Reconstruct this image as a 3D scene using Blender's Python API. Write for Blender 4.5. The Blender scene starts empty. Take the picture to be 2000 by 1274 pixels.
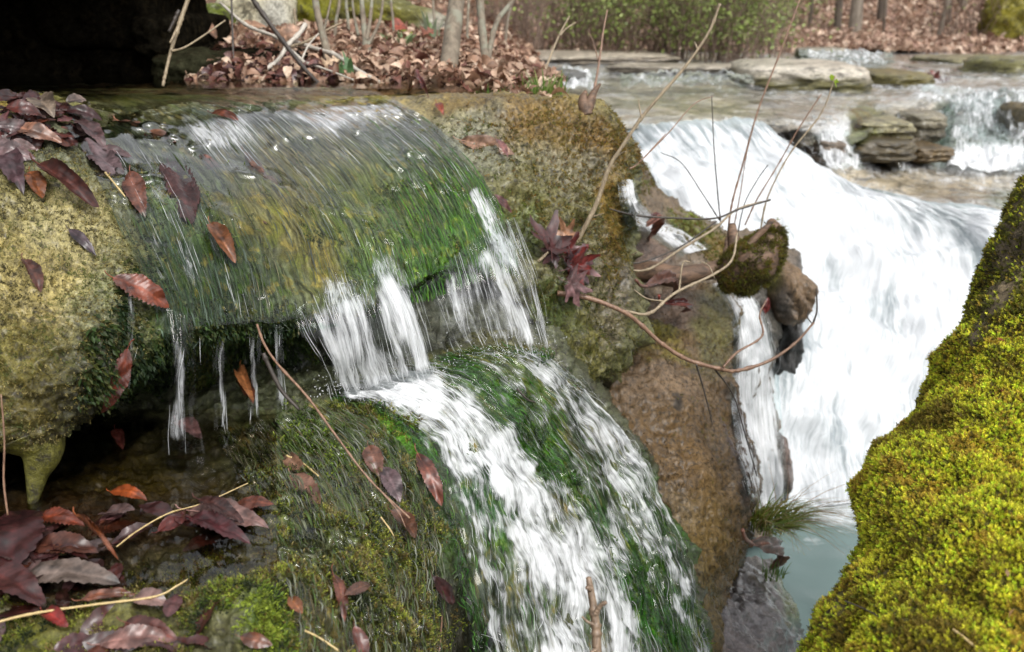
import bpy, math, random
import numpy as np
from mathutils import Vector
from mathutils.bvhtree import BVHTree

random.seed(7)
RNG = np.random.default_rng(7)
SC = bpy.context.scene
COL = SC.collection

# ------------------------------------------------------------------ camera geometry
F = 1700.0                      # focal length in pixels of a 2000 x 1274 frame
CZ = 2.0                        # camera height above the bottom of the gorge
PITCH = math.radians(20.0)
CP, SP = math.cos(PITCH), math.sin(PITCH)

def world(px, py, d):
    """pixel + depth along the view axis -> world point(s)"""
    px = np.asarray(px, float); py = np.asarray(py, float); d = np.asarray(d, float)
    u = (px - 1000.0) / F; v = (py - 637.0) / F
    return np.stack([u * d, d * (CP - v * SP), CZ - d * (SP + v * CP)], -1)

def project(p):
    p = np.asarray(p, float)
    x = p[..., 0]; y = p[..., 1]; z = p[..., 2] - CZ
    d = y * CP - z * SP
    vv = -(y * SP + z * CP)
    d = np.maximum(d, 1e-3)
    return 1000 + F * x / d, 637 + F * vv / d, d

def dfor(py, drop):
    """depth at which the ray of row py is `drop` metres below the camera"""
    return drop / (SP + CP * (py - 637.0) / F)

# ------------------------------------------------------------------ noise
_perm = RNG.permutation(256); _perm = np.concatenate([_perm, _perm, _perm])
_grad = RNG.normal(size=(256, 3)); _grad /= np.linalg.norm(_grad, axis=1)[:, None]

def perlin(p):
    p = np.asarray(p, float)
    i = np.floor(p).astype(int); f = p - i; i &= 255
    w = f * f * f * (f * (f * 6 - 15) + 10)
    out = 0
    for dx in (0, 1):
        wx = w[..., 0] if dx else 1 - w[..., 0]
        for dy in (0, 1):
            wy = w[..., 1] if dy else 1 - w[..., 1]
            for dz in (0, 1):
                wz = w[..., 2] if dz else 1 - w[..., 2]
                h = _perm[_perm[_perm[i[..., 0] + dx] + i[..., 1] + dy] + i[..., 2] + dz]
                g = _grad[h]
                out = out + wx * wy * wz * ((f[..., 0] - dx) * g[..., 0] + (f[..., 1] - dy) * g[..., 1] + (f[..., 2] - dz) * g[..., 2])
    return out * 1.6

def fbm(p, freq=1.0, octv=4, gain=0.5, seed=0.0):
    p = np.asarray(p, float) * freq + seed * 17.31
    a = 1.0; s = 0
    for _ in range(octv):
        s = s + a * perlin(p); p = p * 2.03 + 5.7; a *= gain
    return s

def ridged(p, freq=1.0, octv=3, seed=0.0):
    p = np.asarray(p, float) * freq + seed * 11.7
    a = 1.0; s = 0
    for _ in range(octv):
        s = s + a * (1 - 2 * np.abs(perlin(p))); p = p * 2.1 + 3.1; a *= .5
    return s * .5

def sstep(a, b, x):
    t = np.clip((x - a) / (b - a), 0, 1); return t * t * (3 - 2 * t)

# ------------------------------------------------------------------ spline patches
def cr1(c, n):
    """Catmull-Rom resample of control array along axis 0"""
    c = np.asarray(c, float); m = len(c)
    e = np.concatenate([[2 * c[0] - c[1]], c, [2 * c[-1] - c[-2]]])
    t = np.linspace(0, m - 1, n); i = np.minimum(t.astype(int), m - 2); f = (t - i)
    f = f.reshape((-1,) + (1,) * (c.ndim - 1))
    p0, p1, p2, p3 = e[i], e[i + 1], e[i + 2], e[i + 3]
    return .5 * (2 * p1 + (p2 - p0) * f + (2 * p0 - 5 * p1 + 4 * p2 - p3) * f ** 2 + (3 * p1 - p0 - 3 * p2 + p3) * f ** 3)

def patch(ctrl, nr, nc):
    """ctrl rows x cols x 3 (px,py,d) -> nr x nc x 3"""
    a = cr1(np.asarray(ctrl, float), nr)
    return cr1(a.transpose(1, 0, 2), nc).transpose(1, 0, 2)

def gnormals(g):
    du = np.gradient(g, axis=1); dv = np.gradient(g, axis=0)
    n = np.cross(du, dv); n /= np.linalg.norm(n, axis=-1)[..., None] + 1e-12
    cam = np.array([0, 0, CZ]) - g
    if (n * cam).sum(-1).mean() < 0: n = -n
    return n

def gfaces(nr, nc, off=0):
    r, c = np.meshgrid(np.arange(nr - 1), np.arange(nc - 1), indexing='ij')
    a = (r * nc + c).ravel()
    return np.stack([a, a + nc, a + nc + 1, a + 1], 1) + off

def blur(a, k):
    for _ in range(k):
        a = (np.pad(a, ((1, 1), (0, 0)), 'edge')[:-2] + 2 * a + np.pad(a, ((1, 1), (0, 0)), 'edge')[2:]) / 4
        a = (np.pad(a, ((0, 0), (1, 1)), 'edge')[:, :-2] + 2 * a + np.pad(a, ((0, 0), (1, 1)), 'edge')[:, 2:]) / 4
    return a

# ------------------------------------------------------------------ object helpers
def setprops(o, label=None, cat=None, group=None, kind=None):
    if label: o['label'] = label
    if cat: o['category'] = cat
    if group: o['group'] = group
    if kind: o['kind'] = kind
    return o

def empty(name, loc=(0, 0, 0), **kw):
    o = bpy.data.objects.new(name, None); COL.objects.link(o); o.location = loc
    o.empty_display_size = .1
    return setprops(o, **kw)

def mk(name, verts, faces, mat, parent=None, uv=None, smooth=True, attrs=None, origin=None, **kw):
    """verts (n,3), faces (m,3|4) or a list of such arrays"""
    verts = np.ascontiguousarray(np.asarray(verts, np.float32).reshape(-1, 3))
    if origin is not None: verts = verts - np.asarray(origin, np.float32)
    if not isinstance(faces, list): faces = [faces]
    faces = [np.asarray(f, np.int32) for f in faces if len(f)]
    if uv is not None:          # sheets of water must face the viewer's side (their upper side)
        f = faces[0]; nn_ = np.cross(verts[f[:, 1]] - verts[f[:, 0]], verts[f[:, 3]] - verts[f[:, 0]])
        if (nn_ * (np.array([0, 0, CZ]) - verts[f[:, 0]])).sum(1).mean() < 0: faces = [f[:, ::-1].copy() for f in faces]; pass
    me = bpy.data.meshes.new(name)
    nl = sum(f.size for f in faces); nf = sum(len(f) for f in faces)
    me.vertices.add(len(verts)); me.vertices.foreach_set('co', verts.ravel())
    me.loops.add(nl); li = np.concatenate([f.ravel() for f in faces]); me.loops.foreach_set('vertex_index', li)
    me.polygons.add(nf)
    tot = np.concatenate([np.full(len(f), f.shape[1], np.int32) for f in faces])
    st = np.concatenate([[0], np.cumsum(tot)[:-1]]).astype(np.int32)
    me.polygons.foreach_set('loop_start', st)
    me.update(calc_edges=True); me.validate()
    me.polygons.foreach_set('use_smooth', np.full(len(me.polygons), smooth, bool))
    if uv is not None and len(me.loops) == len(li):
        l = me.uv_layers.new(name='UVMap'); l.data.foreach_set('uv', np.asarray(uv, np.float32).reshape(-1, 2)[li].ravel())
    for k, v in (attrs or {}).items():
        v = np.asarray(v, np.float32)
        if v.ndim == 1:
            a = me.attributes.new(k, 'FLOAT', 'POINT'); a.data.foreach_set('value', v)
        else:
            if v.shape[1] == 3: v = np.concatenate([v, np.ones((len(v), 1), np.float32)], 1)
            a = me.attributes.new(k, 'FLOAT_COLOR', 'POINT'); a.data.foreach_set('color', v.ravel())
    if mat: me.materials.append(mat)
    o = bpy.data.objects.new(name, me); COL.objects.link(o)
    if origin is not None: o.location = origin
    if parent:
        o.parent = parent
        if origin is not None: o.location = Vector(origin) - parent.matrix_basis.translation
        else: o.location = -parent.matrix_basis.translation
    return setprops(o, **kw)

# painting per-vertex surface colours (what the surface itself is made of / grown over with)
def blobmask(px, py, b):
    bx, by, rx, ry, ang = b[:5]
    a = math.radians(ang); dx = px - bx; dy = py - by
    x = (dx * math.cos(a) + dy * math.sin(a)) / rx; y = (-dx * math.sin(a) + dy * math.cos(a)) / ry
    return sstep(1.5, .5, np.sqrt(x * x + y * y))

def segdist(px, py, pts):
    """distance to polyline in pixels, width interpolated; pts: (x,y,w)"""
    best = np.full(px.shape, 9.)
    for (x0, y0, w0), (x1, y1, w1) in zip(pts[:-1], pts[1:]):
        dx, dy = x1 - x0, y1 - y0
        t = np.clip(((px - x0) * dx + (py - y0) * dy) / (dx * dx + dy * dy), 0, 1)
        d = np.hypot(px - x0 - t * dx, py - y0 - t * dy) / (w0 + (w1 - w0) * t)
        best = np.minimum(best, d)
    return best

def paint(g, base, blobs, warp=18, wf=9, px=None, py=None, seed=0):
    """base colour + blobs (x,y,rx,ry,ang,(r,g,b),strength)"""
    g = g.reshape(-1, 3)
    if px is None: px, py, _ = project(g)
    px = px.ravel() + warp * fbm(g, wf, 3, .6, seed + 1); py = py.ravel() + warp * fbm(g, wf, 3, .6, seed + 2)
    c = np.tile(np.asarray(base, float), (len(g), 1))
    for b in blobs:
        m = (blobmask(px, py, b) * b[6])[:, None]
        c = c * (1 - m) + np.asarray(b[5]) * m
    return c

def fmask(g, blobs, warp=12, wf=9, base=0., seed=0):
    g = g.reshape(-1, 3); px, py, _ = project(g)
    px = px + warp * fbm(g, wf, 3, .6, seed + 3); py = py + warp * fbm(g, wf, 3, .6, seed + 4)
    m = np.full(len(g), float(base))
    for b in blobs:
        if isinstance(b[0], (list, tuple)):      # polyline: (pts, value)
            k = sstep(1.75, .35, segdist(px, py, b[0]))
            m = m * (1 - k) + b[1] * k
        else:
            k = blobmask(px, py, b); m = m * (1 - k) + b[5] * k
    return m

# scatter a small template many times into one mesh
def instanced(tv, tf, pos, ax, ay, az, scale, colors):
    """tv (k,3), tf (m,3|4); per instance axes -> verts, faces, cols"""
    n = len(pos); k = len(tv)
    scale = np.asarray(scale, float)
    s = scale[:, None, None] if scale.ndim == 1 else scale[:, None, :]
    loc = tv[None] * s
    V = pos[:, None, :] + loc[..., 0:1] * ax[:, None, :] + loc[..., 1:2] * ay[:, None, :] + loc[..., 2:3] * az[:, None, :]
    Fc = (tf[None] + (np.arange(n) * k)[:, None, None]).reshape(-1, tf.shape[1])
    C = np.repeat(colors, k, 0)
    return V.reshape(-1, 3), Fc, C

def frames(nrm, spin, tilt=None, toward=None):
    """orthonormal frames whose z is nrm (optionally tilted)"""
    n = nrm.copy()
    if tilt is not None: n = n + tilt
    n /= np.linalg.norm(n, axis=1)[:, None]
    ref = np.tile([0.31, .72, .61], (len(n), 1)) if toward is None else toward
    a = ref - (ref * n).sum(1)[:, None] * n; a /= np.linalg.norm(a, axis=1)[:, None] + 1e-9
    b = np.cross(n, a)
    c, s = np.cos(spin)[:, None], np.sin(spin)[:, None]
    return a * c + b * s, -a * s + b * c, n

def sample_grid(g, prob, n, rng=RNG):
    """random points on a grid surface, weighted by vertex prob"""
    nr, nc, _ = g.shape
    a = np.linalg.norm(np.cross(g[1:, :-1] - g[:-1, :-1], g[:-1, 1:] - g[:-1, :-1]), axis=-1)
    w = a * np.clip(prob.reshape(nr, nc)[:-1, :-1], 0, None)
    w = w.ravel(); idx = rng.choice(len(w), n, p=w / w.sum())
    r, c = idx // (nc - 1), idx % (nc - 1)
    f, h = rng.random(n)[:, None], rng.random(n)[:, None]
    p = (g[r, c] * (1 - f) + g[r + 1, c] * f) * (1 - h) + (g[r, c + 1] * (1 - f) + g[r + 1, c + 1] * f) * h
    nn = gnormals(g)[r, c]
    return p, nn, r, c

def tube(pts, rad, sides=7, n=None, bump=.12, seed=0, cap=True):
    pts = np.asarray(pts, float); rad = np.asarray(rad, float)
    if n is None: n = max(8, len(pts) * 6)
    P = cr1(pts, n); R = np.interp(np.linspace(0, 1, n), np.linspace(0, 1, len(rad)), rad)
    T = np.gradient(P, axis=0); T /= np.linalg.norm(T, axis=1)[:, None] + 1e-9
    ref = np.array([.3, .5, .8]); A = ref - (T @ ref)[:, None] * T; A /= np.linalg.norm(A, axis=1)[:, None]
    B = np.cross(T, A)
    th = np.linspace(0, 2 * np.pi, sides, endpoint=False)
    ring = np.cos(th)[None, :, None] * A[:, None] + np.sin(th)[None, :, None] * B[:, None]
    rr = R[:, None] * (1 + bump * fbm(P[:, None] + ring * R[:, None, None], 60 / max(1, R.max() * 200), 2, .5, seed) )
    V = P[:, None] + ring * rr[..., None]
    i, j = np.meshgrid(np.arange(n - 1), np.arange(sides), indexing='ij')
    a = (i * sides + j).ravel(); b = (i * sides + (j + 1) % sides).ravel()
    Fq = np.stack([a, b, b + sides, a + sides], 1)
    V = V.reshape(-1, 3)
    tri = np.zeros((0, 3), int)
    if cap:
        V = np.concatenate([V, P[:1], P[-1:] + T[-1:] * R[-1] * .4])
        k = len(V); j = np.arange(sides)
        tri = np.concatenate([np.stack([np.full(sides, k - 2), (j + 1) % sides, j], 1),
                              np.stack([np.full(sides, k - 1), (n - 1) * sides + j, (n - 1) * sides + (j + 1) % sides], 1)])
    return V, Fq, tri

def join(parts):
    V, Q, T, off = [], [], [], 0
    for v, q, t in parts:
        V.append(v); Q.append(q + off); T.append(t + off); off += len(v)
    return np.concatenate(V), np.concatenate(Q), np.concatenate(T)

# ------------------------------------------------------------------ materials
class NT:
    def __init__(s, name):
        s.m = bpy.data.materials.new(name); s.m.use_nodes = True
        s.t = s.m.node_tree; s.t.nodes.clear(); s.out = s.t.nodes.new('ShaderNodeOutputMaterial')
    def n(s, typ, ins=None, **props):
        nd = s.t.nodes.new(typ)
        for k, v in props.items(): setattr(nd, k, v)
        for k, v in (ins or {}).items():
            if hasattr(v, 'is_output'): s.t.links.new(v, nd.inputs[k])
            else: nd.inputs[k].default_value = v
        return nd
    def attr(s, name, out='Color'): return s.n('ShaderNodeAttribute', attribute_name=name).outputs[out]
    def math(s, op, a, b=None, clamp=False):
        i = {0: a}
        if b is not None: i[1] = b
        return s.n('ShaderNodeMath', i, operation=op, use_clamp=clamp).outputs[0]
    def noise(s, vec, scale, detail=5, rough=.6, dist=0.):
        return s.n('ShaderNodeTexNoise', {'Vector': vec, 'Scale': scale, 'Detail': detail, 'Roughness': rough, 'Distortion': dist}).outputs['Fac']
    def rng(s, v, a, b, c, d, smooth=False):
        return s.n('ShaderNodeMapRange', {'Value': v, 'From Min': a, 'From Max': b, 'To Min': c, 'To Max': d},
                   interpolation_type='SMOOTHSTEP' if smooth else 'LINEAR').outputs[0]
    def mix(s, f, a, b, blend='MIX'):
        nd = s.n('ShaderNodeMix', data_type='RGBA', blend_type=blend)
        for k, v in ((0, f), (6, a), (7, b)):
            if hasattr(v, 'is_output'): s.t.links.new(v, nd.inputs[k])
            else: nd.inputs[k].default_value = v if k == 0 or len(v) == 4 else (*v, 1)
        return nd.outputs[2]
    def scale(s, col, f):
        nd = s.n('ShaderNodeVectorMath', {0: col}, operation='SCALE')
        if hasattr(f, 'is_output'): s.t.links.new(f, nd.inputs['Scale'])
        else: nd.inputs['Scale'].default_value = f
        return nd.outputs[0]
    def done(s, sh):
        s.t.links.new(sh, s.out.inputs['Surface']); return s.m

def rock_mat(name, fine=55., coarse=9., lo=.35, hi=1.6, rough=(.25, .6), coat=.3, bump=.5, bdist=.004, speck=(.5, .45, .33), speckamt=.3, stretch=None, flow=False, spec=.4, sat=1.1, val=.9):
    t = NT(name); P = t.n('ShaderNodeTexCoord').outputs['Object']
    if stretch: P = t.n('ShaderNodeMapping', {'Vector': P, 'Scale': stretch}).outputs[0]
    c = t.attr('Col')
    n1 = t.noise(P, coarse, 7, .65); n2 = t.noise(P, fine, 6, .7, .4); n3 = t.noise(P, fine * 4.5, 3, .6)
    f = t.math('ADD', t.math('MULTIPLY', n1, .4), t.math('MULTIPLY', n2, .6))
    v = t.rng(f, .36, .64, lo * .7, hi * 1.12)
    col = t.scale(c, v)
    v3 = t.rng(n3, .3, .7, .6, 1.4); col = t.scale(col, v3)
    sp = t.math('MULTIPLY', t.rng(n2, .56, .68, 0, 1, True), speckamt)
    col = t.mix(sp, col, speck)
    dk = t.math('MULTIPLY', t.rng(t.noise(P, fine * .7, 4, .7), .53, .64, 0, 1, True), .75)
    col = t.mix(dk, col, (.02, .016, .01))
    h = t.math('ADD', t.math('MULTIPLY', n2, 1.), t.math('MULTIPLY', n3, .35))
    if flow:        # where water runs, growth and stains are drawn out along its flow
        fl = t.n('ShaderNodeAttribute', attribute_name='flow'); sep = t.n('ShaderNodeSeparateXYZ', {0: fl.outputs['Vector']})
        wob = t.math('MULTIPLY', t.math('SUBTRACT', t.noise(P, 12, 2, .5), .5), .05)
        uu = t.math('ADD', sep.outputs[0], wob)
        def st(a, bb, z, det=4):
            return t.noise(t.n('ShaderNodeCombineXYZ', {0: t.math('MULTIPLY', uu, a), 1: t.math('MULTIPLY', sep.outputs[1], bb), 2: z}).outputs[0], 1., det, .6)
        a1, a2, a3, a4, a5 = st(70, 9, 1), st(34, 9, 7), st(42, 13, 13), st(240, 13, 19), st(110, 5, 29, 3)
        fc = t.mix(t.rng(a1, .42, .58, 0, 1, True), (.016, .02, .018, 1), (.16, .165, .14, 1))
        fc = t.mix(t.math('MULTIPLY', t.rng(a3, .52, .6, 0, 1, True), .85), fc, (.42, .29, .095))
        fc = t.mix(t.math('MULTIPLY', t.rng(a2, .5, .6, 0, 1, True), .85), fc, (.07, .12, .012))
        fc = t.mix(.66, fc, t.scale(c, 1.15))
        stk = t.rng(t.math('ADD', t.math('MULTIPLY', a4, .45), t.math('MULTIPLY', a5, .55)), .39, .61, .12, 2.15)
        fc = t.scale(fc, stk)
        fc = t.mix(.15, fc, col)
        col = t.mix(sep.outputs[2], col, fc)
        dry = t.math('SUBTRACT', 1., sep.outputs[2]); coat = t.math('MULTIPLY', dry, coat); spec = t.math('MULTIPLY', dry, spec)      # under water the film above does the shining
        h = t.math('ADD', t.math('MULTIPLY', h, t.math('SUBTRACT', 1., t.math('MULTIPLY', sep.outputs[2], .6))), t.math('MULTIPLY', a1, sep.outputs[2]))
    b = t.n('ShaderNodeBump', {'Height': h, 'Strength': bump, 'Distance': bdist}).outputs[0]
    col = t.n('ShaderNodeHueSaturation', {'Saturation': sat, 'Value': val, 'Color': col}).outputs[0]
    r = t.rng(n1, .35, .65, rough[0], rough[1])
    bs = t.n('ShaderNodeBsdfPrincipled', {'Base Color': col, 'Roughness': r, 'Normal': b, 'Coat Weight': coat, 'Coat Roughness': .18, 'Specular IOR Level': spec})
    return t.done(bs.outputs[0])

def leafy_mat(name, rough=.55, trans=.3, coat=0., var=0.35):
    t = NT(name); c = t.attr('Col')
    P = t.n('ShaderNodeTexCoord').outputs['Object']
    v = t.rng(t.noise(P, 90, 4, .65), .3, .7, 1 - var, 1 + var); c = t.scale(c, v)
    bs = t.n('ShaderNodeBsdfPrincipled', {'Base Color': c, 'Roughness': rough, 'Coat Weight': coat, 'Coat Roughness': .12})
    tr = t.n('ShaderNodeBsdfTranslucent', {'Color': c})
    mx = t.n('ShaderNodeMixShader', {0: trans, 1: bs.outputs[0], 2: tr.outputs[0]})
    return t.done(mx.outputs[0])

def bark_mat(name, lo, hi, scale=60., rough=.6, coat=.1, stretch=(1, 1, .35), lichen=None):
    t = NT(name); P = t.n('ShaderNodeTexCoord').outputs['Object']
    Q = t.n('ShaderNodeMapping', {'Vector': P, 'Scale': stretch}).outputs[0]
    n = t.noise(Q, scale, 6, .7, .6); n2 = t.noise(P, scale * .3, 4, .6)
    c = t.mix(t.rng(n, .33, .67, 0, 1), lo, hi)
    if lichen: c = t.mix(t.rng(n2, .5, .62, 0, .85, True), c, lichen)
    b = t.n('ShaderNodeBump', {'Height': n, 'Strength': .6, 'Distance': .15 / scale}).outputs[0]
    bs = t.n('ShaderNodeBsdfPrincipled', {'Base Color': c, 'Roughness': rough, 'Normal': b, 'Coat Weight': coat})
    return t.done(bs.outputs[0])

def water_mat(name, su, sv, foamcol=(.86, .88, .9), tint=(.86, .93, .9), gain=4.5, bias=.6, bump=.5, bdist=.003, rough=.04, seed=0., fres=1.33, transl=.35, deep=None, iorattr=False, foamb=.3):
    """flowing water: a clear reflecting film, white where the foam attribute says so (froth and some painted sheen), drawn out along the flow (UV in metres)"""
    t = NT(name); uv = t.n('ShaderNodeUVMap', uv_map='UVMap').outputs[0]
    P = t.n('ShaderNodeTexCoord').outputs['Object']
    # slow wander so streaks are not ruler straight
    wob = t.n('ShaderNodeTexNoise', {'Vector': uv, 'Scale': 9.0, 'Detail': 2.0})
    off = t.n('ShaderNodeVectorMath', {0: wob.outputs['Color'], 1: (.5, .5, .5)}, operation='SUBTRACT').outputs[0]
    off = t.n('ShaderNodeVectorMath', {0: off, 1: (.035, .0, 0)}, operation='MULTIPLY').outputs[0]
    uvw = t.n('ShaderNodeVectorMath', {0: uv, 1: off}, operation='ADD').outputs[0]
    def st(a, b, z, det=3, ro=.55):
        m = t.n('ShaderNodeMapping', {'Vector': uvw, 'Location': (seed, seed * .7, z + seed), 'Scale': (a, b, 1)}).outputs[0]
        return t.noise(m, 1.0, det, ro)
    n1 = st(su, sv, 1); n2 = st(su * 3.1, sv * 1.7, 5); n3 = st(su * .28, sv * .6, 9, 4)
    n4 = st(su * .9, sv * 3.5, 13, 4, .65)
    s = t.math('ADD', t.math('ADD', t.math('MULTIPLY', n1, .24), t.math('MULTIPLY', n2, .22)), t.math('ADD', t.math('MULTIPLY', n3, .26), t.math('MULTIPLY', n4, .28)))
    foam = t.attr('foam', 'Fac')
    m = t.math('ADD', t.math('MULTIPLY', t.math('SUBTRACT', s, .5), gain), t.math('SUBTRACT', t.math('MULTIPLY', foam, 1.65), bias))
    m = t.rng(m, 0, 1, 0, 1, True)
    h = t.math('ADD', t.math('ADD', n1, t.math('MULTIPLY', n2, .4)), t.math('MULTIPLY', n3, 1.2))
    bp = t.n('ShaderNodeBump', {'Height': h, 'Strength': bump, 'Distance': bdist}).outputs[0]
    fr = t.n('ShaderNodeFresnel', {'IOR': t.attr('ior', 'Fac') if iorattr else fres, 'Normal': bp}).outputs[0]
    gl = t.n('ShaderNodeBsdfGlossy', {'Color': (1, 1, 1, 1), 'Roughness': rough, 'Normal': bp}).outputs[0]
    tp = t.n('ShaderNodeBsdfTransparent', {'Color': (*tint, 1)}).outputs[0]
    if deep is not None:
        df = t.n('ShaderNodeBsdfDiffuse', {'Color': (*deep[0], 1)}).outputs[0]
        tp = t.n('ShaderNodeMixShader', {0: deep[1], 1: tp, 2: df}).outputs[0]
    film = t.n('ShaderNodeMixShader', {0: fr, 1: tp, 2: gl}).outputs[0]
    fc = t.mix(t.rng(n2, .3, .7, 0, 1), tuple(x * .9 for x in foamcol), foamcol)
    bpf = t.n('ShaderNodeBump', {'Height': h, 'Strength': bump * foamb, 'Distance': bdist}).outputs[0]
    d = t.n('ShaderNodeBsdfDiffuse', {'Color': fc, 'Normal': bpf}).outputs[0]
    tl = t.n('ShaderNodeBsdfTranslucent', {'Color': fc}).outputs[0]
    fo = t.n('ShaderNodeMixShader', {0: transl, 1: d, 2: tl}).outputs[0]
    fo = t.n('ShaderNodeMixShader', {0: t.math('MULTIPLY', fr, .7), 1: fo, 2: gl}).outputs[0]
    mx = t.n('ShaderNodeMixShader', {0: m, 1: film, 2: fo}).outputs[0]
    return t.done(mx)

def boulder(size, seed, sub=5, power=3.2, amp=.12, freq=2.2, fine=.02, strata=0., flatten=0.):
    """rounded block of stone: superellipsoid + noise; returns verts (local), faces"""
    import bmesh
    bm = bmesh.new(); bmesh.ops.create_icosphere(bm, subdivisions=sub, radius=1)
    v = np.array([x.co[:] for x in bm.verts]); f = np.array([[w.index for w in x.verts] for x in bm.faces]); bm.free()
    r = (np.abs(v) ** power).sum(1) ** (-1 / power)
    v = v * r[:, None]
    n = v / np.linalg.norm(v, axis=1)[:, None]
    d = amp * fbm(v, freq, 4, .5, seed) + fine * fbm(v, freq * 6, 3, .6, seed + 3)
    if strata: d = d + strata * np.sign(np.sin(v[:, 2] * 9 + 1.5 * fbm(v, 1.5, 2, .5, seed))) * (1 - np.abs(n[:, 2]))
    v = v + n * d[:, None]
    return v * np.asarray(size) * .5, f
# ================================================================== palettes (surface albedos)
OLIVE = (.085, .088, .014); TAN = (.27, .205, .085); GREY = (.15, .155, .135); DKGREEN = (.022, .045, .008)
BRIGHT = (.06, .17, .012); RUST = (.17, .095, .02); BROWN = (.092, .06, .031); WETBROWN = (.06, .038, .024)
CRUST = (.34, .28, .12); PALEG = (.2, .22, .13); SLATE = (.07, .075, .075)

M_ledge = rock_mat('wet_mossy_limestone', fine=105, coarse=10, lo=.26, hi=1.6, coat=.22, rough=(.22, .5), bump=.75, bdist=.006, speck=(.26, .23, .12), speckamt=.28, flow=True)
M_brown = rock_mat('wet_brown_rock', fine=150, coarse=9, lo=.2, hi=2.0, coat=.15, rough=(.35, .65), bump=.7, bdist=.0035, speck=(.16, .12, .08), speckamt=.2, stretch=(1, 1, .55))
M_dark = rock_mat('dark_wet_rock', fine=40, coarse=5, lo=.5, hi=1.4, coat=.15, rough=(.4, .7), speckamt=.05)
M_creek = rock_mat('creek_rock', fine=14, coarse=2.2, lo=.5, hi=1.5, coat=.3, rough=(.25, .55), bump=.6, bdist=.02, speckamt=.15, stretch=(1, 1, 3.2))
M_boulder = rock_mat('bank_boulder', fine=26, coarse=4, lo=.45, hi=1.5, coat=.0, rough=(.6, .9), bump=.7, bdist=.012, speck=(.42, .42, .38), speckamt=.5)
M_moss = leafy_mat('moss_shoots', rough=.6, trans=.42)
M_algae = leafy_mat('algae_filaments', rough=.7, trans=.25, coat=.0)
M_wetleaf = leafy_mat('wet_fallen_leaf', rough=.42, trans=.12, coat=.25, var=.55)
M_dryleaf = leafy_mat('dry_fallen_leaf', rough=.6, trans=.2, var=.3)
M_green = leafy_mat('young_leaf', rough=.45, trans=.4, var=.2)

TARGETS = []          # (verts, faces) used for resting things on surfaces
def add_target(g): TARGETS.append(g)

# ================================================================== rock ledge (upper step the water pours over)
cols = {
 -260: [(150, 2.9), (188, 2.5), (228, 1.52), (330, 1.33), (430, 1.20), (600, 1.08), (800, 1.06), (900, 1.10), (880, 1.35), (850, 1.6)],
 -40:  [(150, 2.9), (186, 2.55), (206, 1.60), (335, 1.36), (440, 1.21), (600, 1.09), (785, 1.065), (890, 1.10), (870, 1.32), (840, 1.6)],
 100:  [(150, 2.9), (184, 2.6), (212, 1.64), (340, 1.40), (440, 1.24), (590, 1.11), (750, 1.075), (868, 1.12), (850, 1.32), (820, 1.6)],
 210:  [(150, 2.9), (183, 2.6), (240, 1.67), (335, 1.45), (435, 1.29), (560, 1.18), (660, 1.15), (745, 1.19), (730, 1.38), (690, 1.62)],
 320:  [(150, 2.9), (182, 2.6), (231, 1.74), (330, 1.51), (430, 1.37), (530, 1.28), (610, 1.23), (672, 1.225), (655, 1.42), (620, 1.66)],
 450:  [(150, 2.9), (184, 2.55), (222, 1.82), (320, 1.60), (420, 1.45), (520, 1.35), (590, 1.31), (645, 1.30), (630, 1.5), (590, 1.7)],
 600:  [(150, 2.9), (186, 2.5), (213, 1.905), (310, 1.69), (400, 1.56), (500, 1.46), (565, 1.415), (618, 1.40), (606, 1.53), (560, 1.7)],
 750:  [(150, 2.9), (184, 2.5), (205, 1.985), (300, 1.76), (390, 1.64), (470, 1.56), (530, 1.52), (577, 1.50), (568, 1.58), (530, 1.66)],
 880:  [(150, 2.9), (178, 2.5), (197, 2.07), (280, 1.86), (350, 1.75), (410, 1.68), (475, 1.63), (530, 1.61), (522, 1.67), (490, 1.74)],
 1000: [(165, 2.7), (183, 2.4), (196, 2.05), (270, 1.92), (340, 1.83), (420, 1.765), (500, 1.725), (570, 1.71), (562, 1.76), (530, 1.84)],
 1070: [(180, 2.5), (190, 2.3), (200, 2.07), (270, 1.96), (350, 1.87), (440, 1.82), (560, 1.785), (690, 1.765), (680, 1.95), (640, 2.1)],
 1130: [(185, 2.45), (198, 2.3), (212, 2.10), (275, 2.0), (370, 1.915), (480, 1.86), (600, 1.815), (765, 1.78), (750, 2.0), (710, 2.15)],
 1190: [(205, 2.5), (222, 2.35), (240, 2.15), (300, 2.06), (390, 1.99), (500, 1.94), (620, 1.87), (752, 1.81), (740, 2.05), (700, 2.2)],
 1222: [(262, 2.6), (266, 2.45), (275, 2.25), (330, 2.15), (410, 2.1), (510, 2.06), (605, 1.97), (730, 1.90), (722, 2.1), (690, 2.25)],
}
xs = sorted(cols)
ctrl = np.array([[(x, *cols[x][r]) for x in xs] for r in range(10)], float)
for r, dx in enumerate([-30, -20, -8, -4, -2, -12, 10, -32, -32, -32]):   # ragged right edge of the ledge
    ctrl[r, -1, 0] += dx; ctrl[r, -2, 0] += dx * .7
last = ctrl[:, -1].copy(); e1 = last.copy(); e1[:, 0] += 6; e1[:, 2] += .16; e2 = last.copy(); e2[:, 0] -= 15; e2[:, 2] += .6
ctrl = np.concatenate([ctrl, e1[:, None], e2[:, None]], 1)
NR, NCc = 330, 470
gp = patch(ctrl, NR, NCc)
g = world(gp[..., 0], gp[..., 1], gp[..., 2])
n = gnormals(g)
rowv = np.linspace(0, 9, NR)[:, None]
moundw = sstep(320, 120, gp[..., 0]) * sstep(1.8, 3.2, rowv)
mossw = sstep(900, 1020, gp[..., 0])
amp = (.85 + .15 * np.maximum(moundw, mossw)) * sstep(1.0, 2.2, rowv)
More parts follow.
